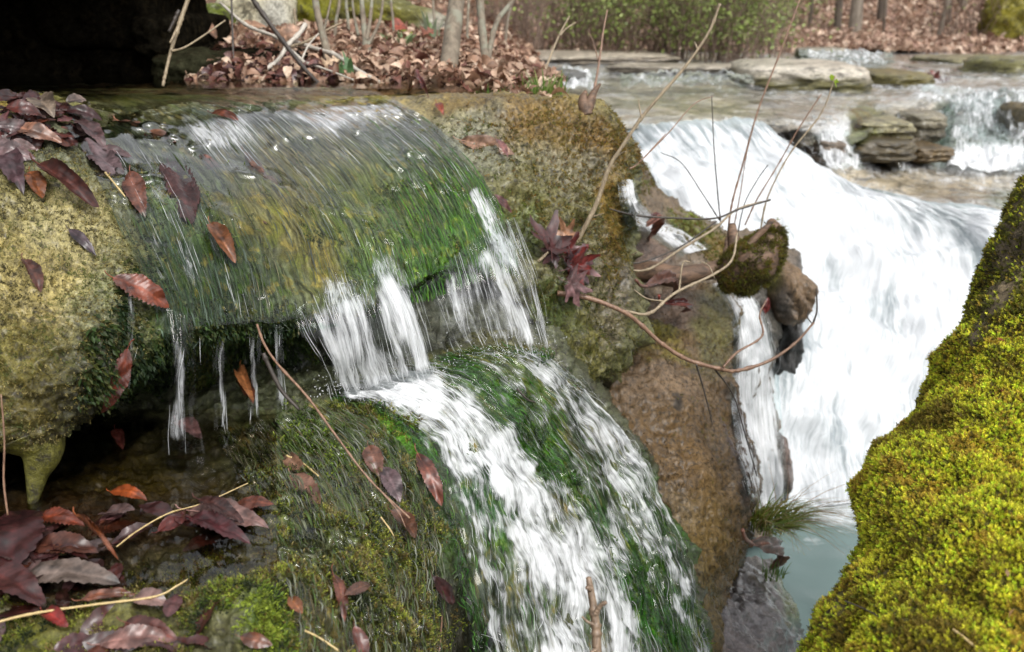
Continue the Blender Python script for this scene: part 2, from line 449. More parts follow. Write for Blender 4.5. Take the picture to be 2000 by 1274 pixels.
disp = .014 * fbm(g, 7, 4, .5, 1) + .011 * fbm(g, 22, 3, .55, 2) + .005 * fbm(g, 75, 3, .6, 3)
disp += .022 * fbm(g, 4.2, 3, .55, 12) + .010 * ridged(g * np.array([1, 1, 2.2]), 6, 3, 13) * (.4 + mossw)
disp += mossw * (.03 * fbm(g, 9, 3, .5, 8) + .012 * ridged(g, 30, 2, 5)) + moundw * (.01 * fbm(g, 45, 3, .6, 6))
g = g + n * (disp * amp)[..., None]
LEDGE = g; add_target(g)
lb = [  # x, y, rx, ry, angle, colour, strength
 (450, 196, 700, 34, 0, (.36, .26, .075), .9), (300, 190, 160, 8, 8, (.06, .07, .012), .5), (520, 205, 60, 8, 15, (.03, .05, .008), .8), (640, 188, 180, 9, 4, (.05, .035, .015), .8),
 (420, 300, 420, 110, 25, (.075, .08, .05), .75), (620, 260, 280, 60, 20, (.10, .105, .085), .8), (700, 350, 120, 60, 45, TAN, .65), (560, 330, 70, 40, 40, TAN, .6), (600, 470, 120, 70, 45, (.2, .15, .04), .7),
 (820, 350, 140, 60, 45, (.065, .085, .04), .7), (480, 440, 60, 90, 0, (.17, .13, .04), .6), (760, 440, 160, 90, 40, (.07, .10, .025), .75), (900, 480, 70, 90, 50, BRIGHT, .55), (830, 560, 45, 40, 30, BRIGHT, .7), (720, 540, 40, 50, 60, (.05, .12, .012), .6), (905, 420, 40, 24, 45, BRIGHT, .6),
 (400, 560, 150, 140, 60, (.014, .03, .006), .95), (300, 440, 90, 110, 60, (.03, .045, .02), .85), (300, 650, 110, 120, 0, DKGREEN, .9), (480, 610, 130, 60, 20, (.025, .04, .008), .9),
 (60, 560, 210, 260, 0, (.23, .195, .08), .9), (90, 520, 90, 150, 20, CRUST, .8), (40, 700, 130, 70, 0, (.12, .105, .022), .8), (120, 440, 120, 60, 20, (.28, .25, .13), .7), (200, 620, 60, 120, 10, PALEG, .6), (60, 830, 150, 90, 0, (.08, .065, .016), .9), (200, 800, 110, 130, 10, (.016, .017, .005), .95),
 (150, 300, 180, 60, 15, (.11, .12, .08), .7), (330, 400, 110, 40, 30, (.1, .13, .06), .6),
 (1000, 250, 220, 60, 10, (.19, .18, .12), .8), (960, 300, 100, 50, 30, (.2, .2, .15), .7), (1080, 250, 120, 50, 20, RUST, .75), (1180, 290, 60, 60, 30, RUST, .7), (950, 190, 150, 16, 0, (.1, .06, .015), .7),
 (1090, 400, 130, 110, 30, (.13, .115, .045), .8), (1130, 330, 80, 40, 20, (.21, .19, .13), .7), (1195, 430, 22, 120, 0, (.19, .11, .014), .7), (1020, 440, 40, 60, 20, (.07, .1, .02), .7), (1150, 560, 90, 80, 0, (.12, .1, .06), .8), (1120, 680, 90, 110, 30, (.1, .09, .022), .8), (1070, 620, 50, 80, 50, (.055, .09, .016), .7), (1200, 600, 30, 90, 0, (.11, .09, .06), .7),
]
colL = paint(g, (.1, .1, .04), lb, warp=26, seed=0)
ptsL = g.reshape(-1, 3); pxl, pyl, _ = project(ptsL)
rowL = np.repeat(np.linspace(0, 9, NR), NCc)
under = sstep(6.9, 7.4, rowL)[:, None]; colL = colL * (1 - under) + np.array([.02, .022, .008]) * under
# back of the hollow
hc = []
for y, dd in ((520, .16), (610, .02), (740, 0), (880, 0)):
    hc.append([(x, y, d + dd) for x, d in ((-300, 1.50), (-40, 1.46), (150, 1.48), (300, 1.52), (450, 1.56), (600, 1.56), (750, 1.585), (880, 1.66), (1000, 1.74), (1120, 2.0), (1200, 2.1))])
hg = patch(np.array(hc), 90, 200); hg = world(hg[..., 0], hg[..., 1], hg[..., 2])
hg = hg + gnormals(hg) * (.05 * fbm(hg, 8, 4, .5, 21) + .02 * ridged(hg, 25, 2, 4))[..., None]
add_target(hg)
colH = paint(hg, (.014, .017, .007), [(740, 660, 110, 90, 0, (.08, .09, .07), .8), (920, 600, 120, 120, 0, (.13, .13, .1), .8), (300, 720, 160, 60, 0, (.022, .04, .01), .8)], warp=30)  # base kept near black: the hollow's shade is put into the wall colour
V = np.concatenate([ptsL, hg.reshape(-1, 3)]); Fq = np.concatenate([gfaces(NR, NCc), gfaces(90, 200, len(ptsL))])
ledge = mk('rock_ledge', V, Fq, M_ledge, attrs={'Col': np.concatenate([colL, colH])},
           label='rounded mossy limestone ledge the stream pours over, with a pale crusted bulge on the left', cat='rock ledge')

# ================================================================== lower shelf the cascade runs down
ys = [640, 720, 800, 880, 960, 1060, 1160, 1280, 1430]
drops = {
 -260: [.60] * 9, 60: [.60] * 9, 260: [.60, .60, .60, .603, .603, .603, .60, .60, .60], 420: [.60, .60, .60, .60, .603, .597, .587, .585, .59],
 540: [.60, .60, .60, .598, .603, .605, .60, .60, .61], 650: [.60, .60, .603, .605, .615, .62, .625, .635, .65],
 750: [.60, .60, .608, .622, .637, .66, .68, .70, .72], 850: [.60, .602, .635, .665, .693, .725, .76, .80, .84],
 950: [.575, .61, .655, .70, .738, .78, .825, .87, .90], 1050: [.575, .63, .69, .745, .785, .83, .875, .91, .95],
 1150: [.60, .67, .745, .80, .845, .89, .93, .965, 1.0], 1240: [.65, .73, .80, .86, .905, .945, .98, 1.02, 1.06],
 1310: [.72, .80, .87, .925, .965, 1.0, 1.035, 1.07, 1.11], 1370: [.86, .93, .99, 1.03, 1.05, 1.07, 1.09, 1.12, 1.16], 1430: [1.1, 1.2, 1.25, 1.28, 1.28, 1.28, 1.28, 1.3, 1.35]}
xs2 = sorted(drops)
ctrl = np.array([[(x, y, dfor(y, drops[x][r])) for x in xs2] for r, y in enumerate(ys)])
NR2, NC2 = 300, 440
gp = patch(ctrl, NR2, NC2)
edge = np.interp(gp[..., 1], [640, 700, 800, 900, 1000, 1140, 1300, 1430], [1075, 1090, 1175, 1245, 1305, 1362, 1395, 1410])
gp[..., 2] += .006 * np.clip(gp[..., 0] - edge - 18, 0, 200)
g = world(gp[..., 0], gp[..., 1], gp[..., 2]); n = gnormals(g)
casc = np.clip(1 - np.abs(gp[..., 0] - (760 + .5 * (gp[..., 1] - 760) + 170)) / 300, 0, 1)
poolw = sstep(520, 380, gp[..., 0]) * sstep(1170, 1090, gp[..., 1])
disp = .018 * fbm(g, 8, 4, .5, 31) + .010 * fbm(g, 26, 3, .55, 32) + .004 * fbm(g, 80, 3, .6, 33)
g = g + n * (disp * (1 - .45 * casc))[..., None]
g[..., 2] -= .018 * poolw
# dark little hollow under the left foot of the cascade
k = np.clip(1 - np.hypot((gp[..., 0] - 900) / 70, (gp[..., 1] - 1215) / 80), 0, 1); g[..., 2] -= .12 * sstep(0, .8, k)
SHELF = g; add_target(g)
sb = [
 (250, 960, 420, 110, 0, (.05, .035, .012), .9), (300, 930, 200, 40, 0, (.075, .06, .012), .8), (100, 1080, 220, 90, 0, (.05, .018, .01), .8), (420, 880, 160, 60, 0, (.02, .025, .008), .8),
 (420, 1150, 140, 70, -10, (.13, .13, .05), .7), (300, 1120, 90, 50, 0, (.09, .095, .05), .6), (520, 1220, 60, 70, 30, (.045, .08, .01), .8), (150, 1240, 200, 60, 0, (.13, .12, .03), .8), (60, 1260, 80, 30, 0, (.11, .12, .012), .7), (400, 1250, 100, 40, 0, (.07, .065, .025), .7),
 (580, 950, 130, 110, 40, (.1, .12, .075), .8), (560, 860, 120, 50, 20, (.09, .11, .05), .75), (700, 900, 100, 110, 30, (.075, .095, .03), .8), (640, 1060, 140, 110, 50, (.085, .09, .022), .85), (760, 1080, 100, 120, 50, (.06, .075, .012), .85), (820, 960, 30, 160, -20, DKGREEN, .8), (700, 1200, 140, 90, 40, (.09, .075, .02), .85), (800, 1220, 60, 90, 30, (.04, .035, .012), .8),
 (730, 800, 90, 25, 15, (.09, .1, .01), .9), (800, 850, 30, 60, -40, BRIGHT, .8), (940, 730, 60, 40, 30, (.05, .13, .015), .7), (1050, 860, 40, 130, -35, (.035, .12, .01), .85), (950, 970, 40, 100, -30, (.03, .09, .02), .8), (870, 1080, 30, 120, -15, (.025, .05, .008), .9), (1270, 1180, 60, 160, -30, (.03, .12, .008), .9), (1300, 1000, 40, 120, -30, (.03, .08, .012), .8),
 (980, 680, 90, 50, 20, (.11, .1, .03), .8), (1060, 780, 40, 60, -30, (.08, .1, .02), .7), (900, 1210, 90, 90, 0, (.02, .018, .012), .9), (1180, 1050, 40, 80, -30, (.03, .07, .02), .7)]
colS = paint(g, (.06, .065, .035), sb, warp=24, seed=9)
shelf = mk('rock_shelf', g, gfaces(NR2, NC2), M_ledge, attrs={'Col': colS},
           label='low foreground rock shelf with wet leaves on its left and the cascade on its right', cat='rock shelf')

# drip of tufa hanging from the bulge
pts = world([58, 74, 70, 66, 64], [850, 885, 930, 970, 992], [1.11, 1.112, 1.112, 1.112, 1.115])
v, q, t = tube(pts, [.045, .026, .014, .008, .006], 16, 60, .6, 5)
mk('hanging_tufa', v, [q, t], M_ledge, parent=ledge, attrs={'Col': paint(v, (.085, .08, .018), [], px=v[:, 0], py=v[:, 1])})

# ================================================================== brown rock between the cascade and the big fall
def rock_patch(name, ctrl, nr, nc, base, blobs, mat, amps, seed, label, cat, warp=20, wf=9, wrap=None):
    gp = patch(np.array(ctrl, float), nr, nc); g = world(gp[..., 0], gp[..., 1], gp[..., 2]); n = gnormals(g)
    d = sum(a * fbm(g, f, 3, .55, seed + i) for i, (f, a) in enumerate(amps))
    g = g + n * d[..., None]; add_target(g)
    c = paint(g, base, blobs, warp=warp, wf=wf, seed=seed)
    return g, mk(name, g, gfaces(nr, nc), mat, attrs={'Col': c}, label=label, cat=cat)

BR = [
 [(1150, 600, 2.7), (1230, 572, 2.7), (1320, 560, 2.75), (1400, 556, 2.8), (1435, 560, 2.95), (1420, 580, 3.3)],
 [(1130, 640, 2.4), (1220, 610, 2.42), (1330, 600, 2.48), (1410, 600, 2.55), (1440, 610, 2.7), (1425, 620, 3.1)],
 [(1130, 700, 2.12), (1220, 675, 2.15), (1330, 665, 2.22), (1400, 665, 2.32), (1425, 680, 2.5), (1410, 690, 2.9)],
 [(1140, 760, 1.98), (1220, 750, 1.98), (1330, 740, 2.04), (1405, 745, 2.14), (1432, 760, 2.32), (1425, 770, 2.8)],
 [(1160, 850, 1.90), (1240, 850, 1.89), (1340, 840, 1.94), (1420, 840, 2.02), (1458, 850, 2.2), (1450, 860, 2.7)],
 [(1180, 950, 1.86), (1270, 950, 1.84), (1370, 945, 1.86), (1450, 945, 1.94), (1482, 955, 2.12), (1470, 960, 2.6)],
 [(1200, 1050, 1.83), (1290, 1050, 1.80), (1370, 1050, 1.80), (1430, 1050, 1.86), (1465, 1050, 2.05), (1450, 1050, 2.5)],
 [(1230, 1150, 1.80), (1310, 1150, 1.75), (1370, 1150, 1.74), (1405, 1150, 1.80), (1422, 1150, 2.0), (1410, 1150, 2.4)],
 [(1260, 1290, 1.76), (1330, 1290, 1.70), (1375, 1290, 1.69), (1398, 1290, 1.76), (1405, 1290, 1.95), (1395, 1290, 2.3)],
 [(1260, 1430, 1.8), (1330, 1430, 1.74), (1375, 1430, 1.72), (1390, 1430, 1.8), (1395, 1430, 2.0), (1385, 1430, 2.3)]]
BROWNG, brown = rock_patch('brown_boulder', BR, 200, 150, BROWN, [
 (1290, 600, 130, 45, 10, (.075, .055, .045), .8), (1260, 640, 70, 16, 15, (.13, .12, .014), .7), (1300, 690, 60, 14, 10, (.13, .12, .014), .5), (1290, 760, 110, 50, 20, (.12, .085, .055), .8), (1350, 880, 120, 80, 40, (.095, .057, .022), .8), (1400, 640, 40, 80, 0, (.09, .09, .03), .7), (1420, 900, 40, 130, -10, (.09, .06, .03), .6), (1330, 790, 14, 12, 0, (.01, .008, .005), .9),
 (1380, 1060, 60, 110, 10, (.1, .065, .02), .8), (1450, 880, 16, 120, -10, (.05, .04, .04), .8), (1320, 1000, 40, 60, 0, (.12, .09, .05), .6), (1380, 1200, 40, 120, 0, (.08, .06, .02), .8)],
 M_brown, [(5, .02), (16, .012), (50, .007), (140, .003)], 41, 'big brown wet boulder standing between the near cascade and the large waterfall', 'boulder')

LR = [
 [(1380, 1120, 2.25), (1420, 1100, 2.3), (1470, 1095, 2.42), (1510, 1120, 2.6), (1500, 1130, 3.0)],
 [(1360, 1170, 1.95), (1420, 1150, 2.0), (1490, 1155, 2.12), (1545, 1180, 2.4), (1530, 1190, 2.9)],
 [(1350, 1230, 1.80), (1420, 1215, 1.84), (1500, 1215, 1.96), (1562, 1235, 2.25), (1550, 1240, 2.8)],
 [(1340, 1300, 1.70), (1420, 1290, 1.74), (1510, 1290, 1.86), (1585, 1300, 2.15), (1570, 1300, 2.7)],
 [(1330, 1430, 1.6), (1420, 1430, 1.64), (1530, 1430, 1.76), (1620, 1430, 2.05), (1600, 1430, 2.6)]]
LOWG, lowrock = rock_patch('wet_boulder', LR, 110, 100, (.075, .062, .06), [(1500, 1130, 60, 30, 30, (.06, .05, .03), .7), (1545, 1170, 20, 60, -20, (.09, .12, .02), .7), (1400, 1250, 60, 50, 0, (.07, .05, .045), .7), (1450, 1200, 80, 50, 20, (.11, .105, .11), .6)],
 rock_mat('purple_wet_rock', fine=38, coarse=8, lo=.5, hi=1.5, coat=.6, rough=(.2, .4), bump=.6, bdist=.008, speckamt=.1), [(5, .025), (16, .012), (45, .005)], 45, 'smooth grey purple wet boulder at the foot of the brown boulder above the pool', 'boulder')

# rocks behind, around the small trickle and the stump
TR = [
 [(1160, 330, 3.3), (1230, 300, 3.4), (1260, 330, 3.5), (1300, 380, 3.6), (1360, 420, 3.65), (1430, 455, 3.7), (1500, 470, 3.75), (1555, 490, 3.85), (1560, 500, 4.2)],
 [(1160, 400, 2.9), (1230, 385, 2.95), (1270, 400, 3.05), (1310, 420, 3.15), (1370, 455, 3.2), (1440, 480, 3.25), (1510, 500, 3.3), (1550, 530, 3.45), (1550, 540, 3.9)],
 [(1170, 470, 2.68), (1230, 470, 2.68), (1270, 480, 2.72), (1320, 490, 2.8), (1380, 505, 2.88), (1450, 520, 2.95), (1510, 545, 3.0), (1545, 570, 3.15), (1540, 580, 3.6)],
 [(1170, 540, 2.55), (1230, 545, 2.56), (1280, 545, 2.62), (1330, 550, 2.7), (1390, 560, 2.78), (1450, 575, 2.85), (1500, 595, 2.9), (1525, 610, 3.05), (1515, 620, 3.5)],
 [(1170, 620, 2.5), (1230, 630, 2.52), (1280, 630, 2.6), (1330, 640, 2.7), (1390, 650, 2.78), (1440, 670, 2.85), (1490, 690, 2.92), (1510, 700, 3.1), (1500, 710, 3.5)],
 [(1170, 760, 2.5), (1230, 760, 2.52), (1280, 760, 2.6), (1330, 760, 2.7), (1390, 780, 2.8), (1450, 800, 2.88), (1490, 820, 2.95), (1512, 830, 3.1), (1500, 840, 3.5)],
 [(1170, 1050, 2.5), (1230, 1050, 2.52), (1280, 1050, 2.6), (1330, 1050, 2.7), (1390, 1050, 2.75), (1440, 1050, 2.8), (1480, 1050, 2.9), (1505, 1050, 3.05), (1490, 1050, 3.5)]]
TRG, trock = rock_patch('stream_boulder', TR, 150, 160, (.11, .085, .06), [(1260, 500, 60, 35, 20, (.1, .07, .055), .9), (1225, 380, 25, 70, 20, (.11, .08, .018), .8), (1370, 465, 60, 25, 30, (.09, .09, .015), .85), (1410, 490, 60, 30, 20, (.12, .08, .025), .8), (1290, 380, 60, 50, 40, (.12, .085, .05), .6), (1520, 560, 50, 60, 0, (.12, .105, .09), .9), (1350, 440, 40, 12, 30, (.12, .16, .02), .8), (1490, 640, 50, 90, 0, (.05, .05, .045), .8), (1260, 350, 40, 40, 0, (.1, .08, .06), .6)],
 M_brown, [(4, .04), (14, .015), (45, .008)], 47, 'low brown rock with a mossy rim and thin trickle behind the broken stump', 'boulder')

# ================================================================== upper creek bed
U = {
 950:  [(85, .54), (105, .55), (130, .56), (160, .565), (200, .575), (250, .60), (290, .75), (360, .95), (450, 1.2)],
 1080: [(88, .54), (108, .55), (132, .55), (150, .565), (200, .575), (250, .60), (290, .75), (350, .95), (440, 1.2)],
 1200: [(88, .54), (108, .55), (132, .555), (155, .565), (200, .58), (244, .60), (275, .75), (340, .95), (420, 1.2)],
 1310: [(88, .54), (110, .55), (132, .555), (155, .57), (195, .58), (240, .60), (272, .75), (335, .95), (410, 1.17)],
 1420: [(90, .54), (112, .55), (132, .555), (160, .575), (195, .58), (236, .60), (268, .75), (330, .95), (400, 1.15)],
 1500: [(92, .54), (112, .55), (135, .56), (170, .58), (200, .59), (237, .605), (270, .74), (330, .92), (395, 1.1)],
 1570: [(92, .54), (112, .55), (140, .57), (178, .59), (205, .60), (244, .615), (285, .74), (330, .87), (390, 1.05)],
 1640: [(92, .54), (112, .55), (140, .57), (178, .595), (205, .605), (238, .62), (300, .80), (328, .87), (390, 1.02)],
 1710: [(92, .54), (112, .55), (140, .57), (175, .595), (192, .605), (216, .62), (310, .86), (330, .90), (395, .98)],
 1790: [(92, .54), (112, .55), (140, .57), (170, .59), (185, .60), (205, .62), (312, .90), (335, .925), (405, .97)],
 1860: [(92, .54), (112, .55), (140, .565), (165, .58), (178, .59), (192, .615), (310, .92), (335, .935), (410, .97)],
 1950: [(92, .54), (112, .55), (140, .56), (160, .58), (175, .59), (188, .615), (308, .92), (335, .94), (420, .97)],
 2080: [(92, .54), (112, .55), (140, .56), (160, .58), (175, .59), (186, .615), (306, .92), (335, .94), (430, .98)],
 2350: [(92, .54), (112, .55), (140, .56), (160, .58), (175, .59), (186, .615), (306, .92), (335, .94), (440, .98)]}
xs3 = sorted(U)
uctrl = np.array([[(x, U[x][r][0], dfor(U[x][r][0], U[x][r][1])) for x in xs3] for r in range(9)])
NRU, NCU = 240, 330
gp = patch(uctrl, NRU, NCU); UW0 = world(gp[..., 0], gp[..., 1], gp[..., 2]); g = UW0.copy(); n = gnormals(g)
face = sstep(4.9, 5.3, np.linspace(0, 8, NRU))[:, None] * sstep(6.4, 5.8, np.linspace(0, 8, NRU))[:, None]
d = .035 * fbm(g, 1.6, 4, .5, 51) + .02 * fbm(g * np.array([1, 1, 4]), 5, 3, .5, 52)
strat = np.sign(np.sin(g[..., 2] * 60 + 2.5 * fbm(g, 1.3, 2, .5, 53)))
g = g + n * (d * (.6 + 1.4 * face) + .035 * strat * face)[..., None]
g[..., 2] -= .01
add_target(g); UG = g
ub = [(1200, 110, 300, 22, 0, (.33, .28, .2), .8), (1250, 200, 260, 40, 0, (.26, .24, .2), .8), (1450, 190, 160, 30, 5, (.25, .22, .16), .7), (1350, 210, 120, 12, 5, (.2, .19, .11), .6), (1560, 205, 140, 30, 8, (.24, .22, .2), .8), (1750, 100, 250, 10, 0, (.3, .26, .2), .7), (1700, 240, 60, 40, 40, (.14, .13, .02), .85), (1740, 280, 90, 50, 0, (.06, .045, .025), .9), (1680, 275, 30, 40, 0, (.07, .09, .025), .7), (1840, 260, 20, 70, 0, (.04, .09, .05), .8), (1850, 370, 190, 34, 5, (.3, .245, .17), .85), (1900, 400, 120, 20, 8, (.2, .18, .16), .7), (1960, 390, 40, 20, 10, (.08, .12, .05), .7), (1700, 350, 80, 14, 8, (.3, .25, .18), .7), (1930, 240, 90, 60, 0, (.08, .1, .1), .7), (1580, 290, 60, 40, 0, (.12, .1, .07), .7), (1780, 215, 50, 14, 0, (.26, .23, .18), .7)]
colU = paint(g, (.36, .33, .28), [tuple(b[:5]) + (tuple(min(.6, k * 1.6) for k in b[5]), b[6]) if b[5][0] > .15 else b for b in ub], warp=14, wf=2.5, seed=4)
mk('creek_bed', g, gfaces(NRU, NCU), M_creek, attrs={'Col': colU}, kind='structure')

# loose slabs and ledges in the creek: x, y (pixel of centre of top front edge), size etc.
def place_boulder(name, px, py, d, size, seed, rotz, base, label, cat='boulder', mat=None, power=4, amp=.1, strata=.0, blobs=(), sub=5, tilt=0, fine=.02, parent=None, topc=None):
    c = world(px, py, d)
    v, f = boulder(size, seed, sub, power, amp, 2.0, fine, strata)
    cz, sz = math.cos(rotz), math.sin(rotz); ct, st_ = math.cos(tilt), math.sin(tilt)
    x, y, z = v[:, 0], v[:, 1], v[:, 2]
    x, z = x * ct + z * st_, -x * st_ + z * ct
    W = np.stack([x * cz - y * sz, x * sz + y * cz, z], 1) + c
    col_ = paint(W, base, blobs, warp=10, wf=4, seed=seed)
    if topc is not None:
        mid = sstep(.0, .3, z / size[2] + .15 * fbm(W, 5, 3, .5, seed))[:, None]; col_ = col_ * (1 - mid) + np.array(topc) * mid
    TARGETS_TRI.append((W, f))
    return mk(name, W, f, mat or M_creek, attrs={'Col': col_}, label=label, cat=cat, origin=c)
TARGETS_TRI = []
place_boulder('flat_slab', 1552, 152, 7.3, (.98, 1.5, .26), 3, -.12, (.09, .08, .022), 'large pale flat slab with a mossy dark edge in mid creek', 'slab', power=5, amp=.07, topc=(.46, .42, .35), fine=.015)
place_boulder('flat_slab', 1110, 112, 9.6, (2.2, 1.5, .10), 410, .05, (.2, .17, .13), 'broad dry pale slab at the far left edge of the creek below the shrubs', 'slab', power=5, amp=.08, topc=(.42, .37, .3), strata=.03)
place_boulder('flat_slab', 1350, 133, 8.1, (1.5, .7, .06), 411, -.04, (.15, .13, .1), 'thin pale slab just awash in front of the shrubs', 'slab', power=5, amp=.1, topc=(.36, .32, .26), strata=.03)
place_boulder('flat_slab', 1735, 157, 7.4, (.46, .9, .17), 5, .1, (.1, .085, .02), 'smaller mossy brown slab to the right of the little chute in the creek', 'slab', power=4, amp=.09, topc=(.13, .11, .04))
place_boulder('ledge_block', 1905, 122, 9.6, (1.1, 1.0, .14), 8, .05, (.1, .1, .035), 'long low mossy rock step on the far right of the creek, nearest the trees', 'rock step', power=6, amp=.06, topc=(.2, .18, .1))
place_boulder('ledge_block', 1850, 137, 8.9, (.75, .7, .09), 9, .0, (.09, .09, .03), 'thin grey green rock step in front of the long mossy one', 'rock step', power=6, amp=.06, topc=(.22, .2, .16))
place_boulder('ledge_block', 1985, 148, 8.2, (.75, .9, .34), 12, .1, (.075, .07, .03), 'thick dark rock block at the right edge of the creek', 'rock step', power=5, amp=.09, strata=.04, topc=(.16, .15, .06))
place_boulder('ledge_block', 1893, 158, 7.9, (.32, .5, .13), 14, .3, (.07, .075, .025), 'small dark mossed block beside the leaf pile at the chute', 'rock step', power=4, amp=.1)
place_boulder('ledge_block', 1605, 104, 10.2, (.55, .5, .13), 15, 0, (.08, .1, .03), 'small green stained step at the head of the creek beyond the flat slab', 'rock step', power=5, amp=.08, topc=(.25, .23, .18))
place_boulder('ledge_block', 1992, 245, 6.1, (.16, .5, .3), 16, 0, (.12, .09, .04), 'brown rock corner right of the broad far waterfall', 'rock step', power=4, amp=.1)
place_boulder('ledge_block', 1506, 560, 3.02, (.135, .4, .2), 17, .3, (.12, .082, .05), 'brownish rounded rock right behind the mossy stump in the big waterfall', 'boulder', mat=M_brown, power=2.8, amp=.16, strata=.0, fine=.03, blobs=[(1500, 540, 30, 30, 0, (.08, .085, .02), .8), (1535, 590, 20, 40, 0, (.05, .045, .04), .8)])
place_boulder('ledge_block', 1516, 648, 3.16, (.13, .3, .3), 19, .2, (.05, .05, .05), 'dark wet rock splitting the big waterfall', 'boulder', mat=M_brown, power=2.1, amp=.25)
place_boulder('ledge_block', 1496, 905, 3.12, (.12, .3, .26), 20, .1, (.1, .075, .065), 'pinkish wet rock at the bottom left of the big waterfall', 'boulder', mat=M_brown, power=2.8, amp=.15)
place_boulder('ledge_block', 1085, 150, 6.2, (.42, .5, .1), 22, .2, (.08, .08, .075), 'dark low rock beside the far left small fall in the creek', 'boulder', power=3, amp=.12)

for args in [
 (1702, 288, 5.35, (.40, .5, .13), 401, .05, (.07, .055, .03), 'dark lower block of the mossy rock wall left of the broad far fall', [(1660, 270, 30, 20, 0, (.08, .1, .02), .8)], None),
 (1706, 250, 5.55, (.38, .5, .13), 402, -.05, (.09, .075, .03), 'upper mossy block of the rock wall left of the broad far fall', [(1680, 240, 40, 40, 30, (.14, .15, .02), .9)], (.22, .2, .12)),
 (1796, 296, 5.5, (.26, .4, .1), 403, .1, (.1, .07, .035), 'low brown block at the foot of the rock wall beside the broad far fall', [], None),
 (1785, 244, 5.8, (.24, .45, .19), 404, .15, (.06, .05, .028), 'dark cracked block between the thin middle trickle and the broad far fall', [(1800, 225, 30, 14, 0, (.11, .11, .03), .8)], (.2, .18, .13)),
 (1592, 292, 5.05, (.17, .4, .14), 405, .3, (.13, .1, .075), 'brown rock at the left of the small rounded fall in the creek', [], None),
 (1490, 205, 5.9, (.2, .2, .045), 406, .2, (.11, .085, .05), 'little dark stone breaking the surface above the big waterfall', [], None)]:
    place_boulder('creek_rock', *args[:7], args[7], 'rock', power=5, amp=.1, strata=.05, blobs=args[8], topc=args[9], fine=.03)

# ================================================================== ray targets
def build_bvh():
    vs, fs, off = [], [], 0
    for gg in TARGETS:
        nr, nc, _ = gg.shape; vs.append(gg.reshape(-1, 3)); fs.append(gfaces(nr, nc, off)); off += nr * nc
    tri = []
    for v, f in TARGETS_TRI: vs.append(v); tri.append(f + off); off += len(v)
    V = np.concatenate(vs).tolist(); Fs = np.concatenate(fs).tolist() + (np.concatenate(tri).tolist() if tri else [])
    return BVHTree.FromPolygons(V, Fs)
BVH = build_bvh(); EYE = Vector((0, 0, CZ))
def hit(px, py):
    dr = Vector(world(px, py, 1.0)) - EYE
    loc, nr, i, dist = BVH.ray_cast(EYE, dr.normalized())
    if loc is None: return None, None
    if nr.dot(dr) > 0: nr = -nr
    return np.array(loc), np.array(nr)
def hit_depth(px, py, default=9.):
    loc, _ = hit(px, py)
    return default if loc is None else float(project(loc)[2])
# ================================================================== water
def grid_uv(g):
    lu = np.linalg.norm(np.diff(g, axis=1), axis=-1).sum(1).mean(); lv = np.linalg.norm(np.diff(g, axis=0), axis=-1).sum(0).mean()
    nr, nc, _ = g.shape
    return np.stack(np.broadcast_arrays(np.linspace(0, lu, nc)[None, :], np.linspace(0, lv, nr)[:, None]), -1)

def drape(lines, nr, nc, off, fall=None, cut=.05):
    """streamlines in pixels -> grid resting `off` in front of the rocks; a third value on a point is an explicit depth"""
    m = len(lines[0]); ctrl = np.zeros((m, len(lines), 3))
    for j, L in enumerate(lines):
        for i, p in enumerate(L):
            ctrl[i, j, :2] = p[:2]
            ctrl[i, j, 2] = p[2] if len(p) > 2 else hit_depth(p[0], p[1], 2.) - off
    gp = patch(ctrl, nr, nc)
    rd = np.array([[hit_depth(gp[i, j, 0], gp[i, j, 1], 99) for j in range(nc)] for i in range(nr)])
    rdb = blur(np.minimum(rd, gp[..., 2] + .3), 2)
    d = gp[..., 2]
    d = np.minimum(d, np.minimum(rd, rdb + .004) - off * .35)
    near = np.maximum(d, rdb - off * 2.5)
    w = 1 - sstep(cut, cut * 2.5, rd - gp[..., 2])       # only hug the rock where it is close behind
    d = d * (1 - w) + near * w
    d = blur(d, 1); p = np.clip(d - (rd - .002), 0, None)
    for _ in range(2):
        q = np.pad(p, 1, 'edge'); p = np.max([q[a:a + nr, b:b + nc] for a in range(3) for b in range(3)], 0)
    d = d - blur(p, 2)
    return world(gp[..., 0], gp[..., 1], d), gp

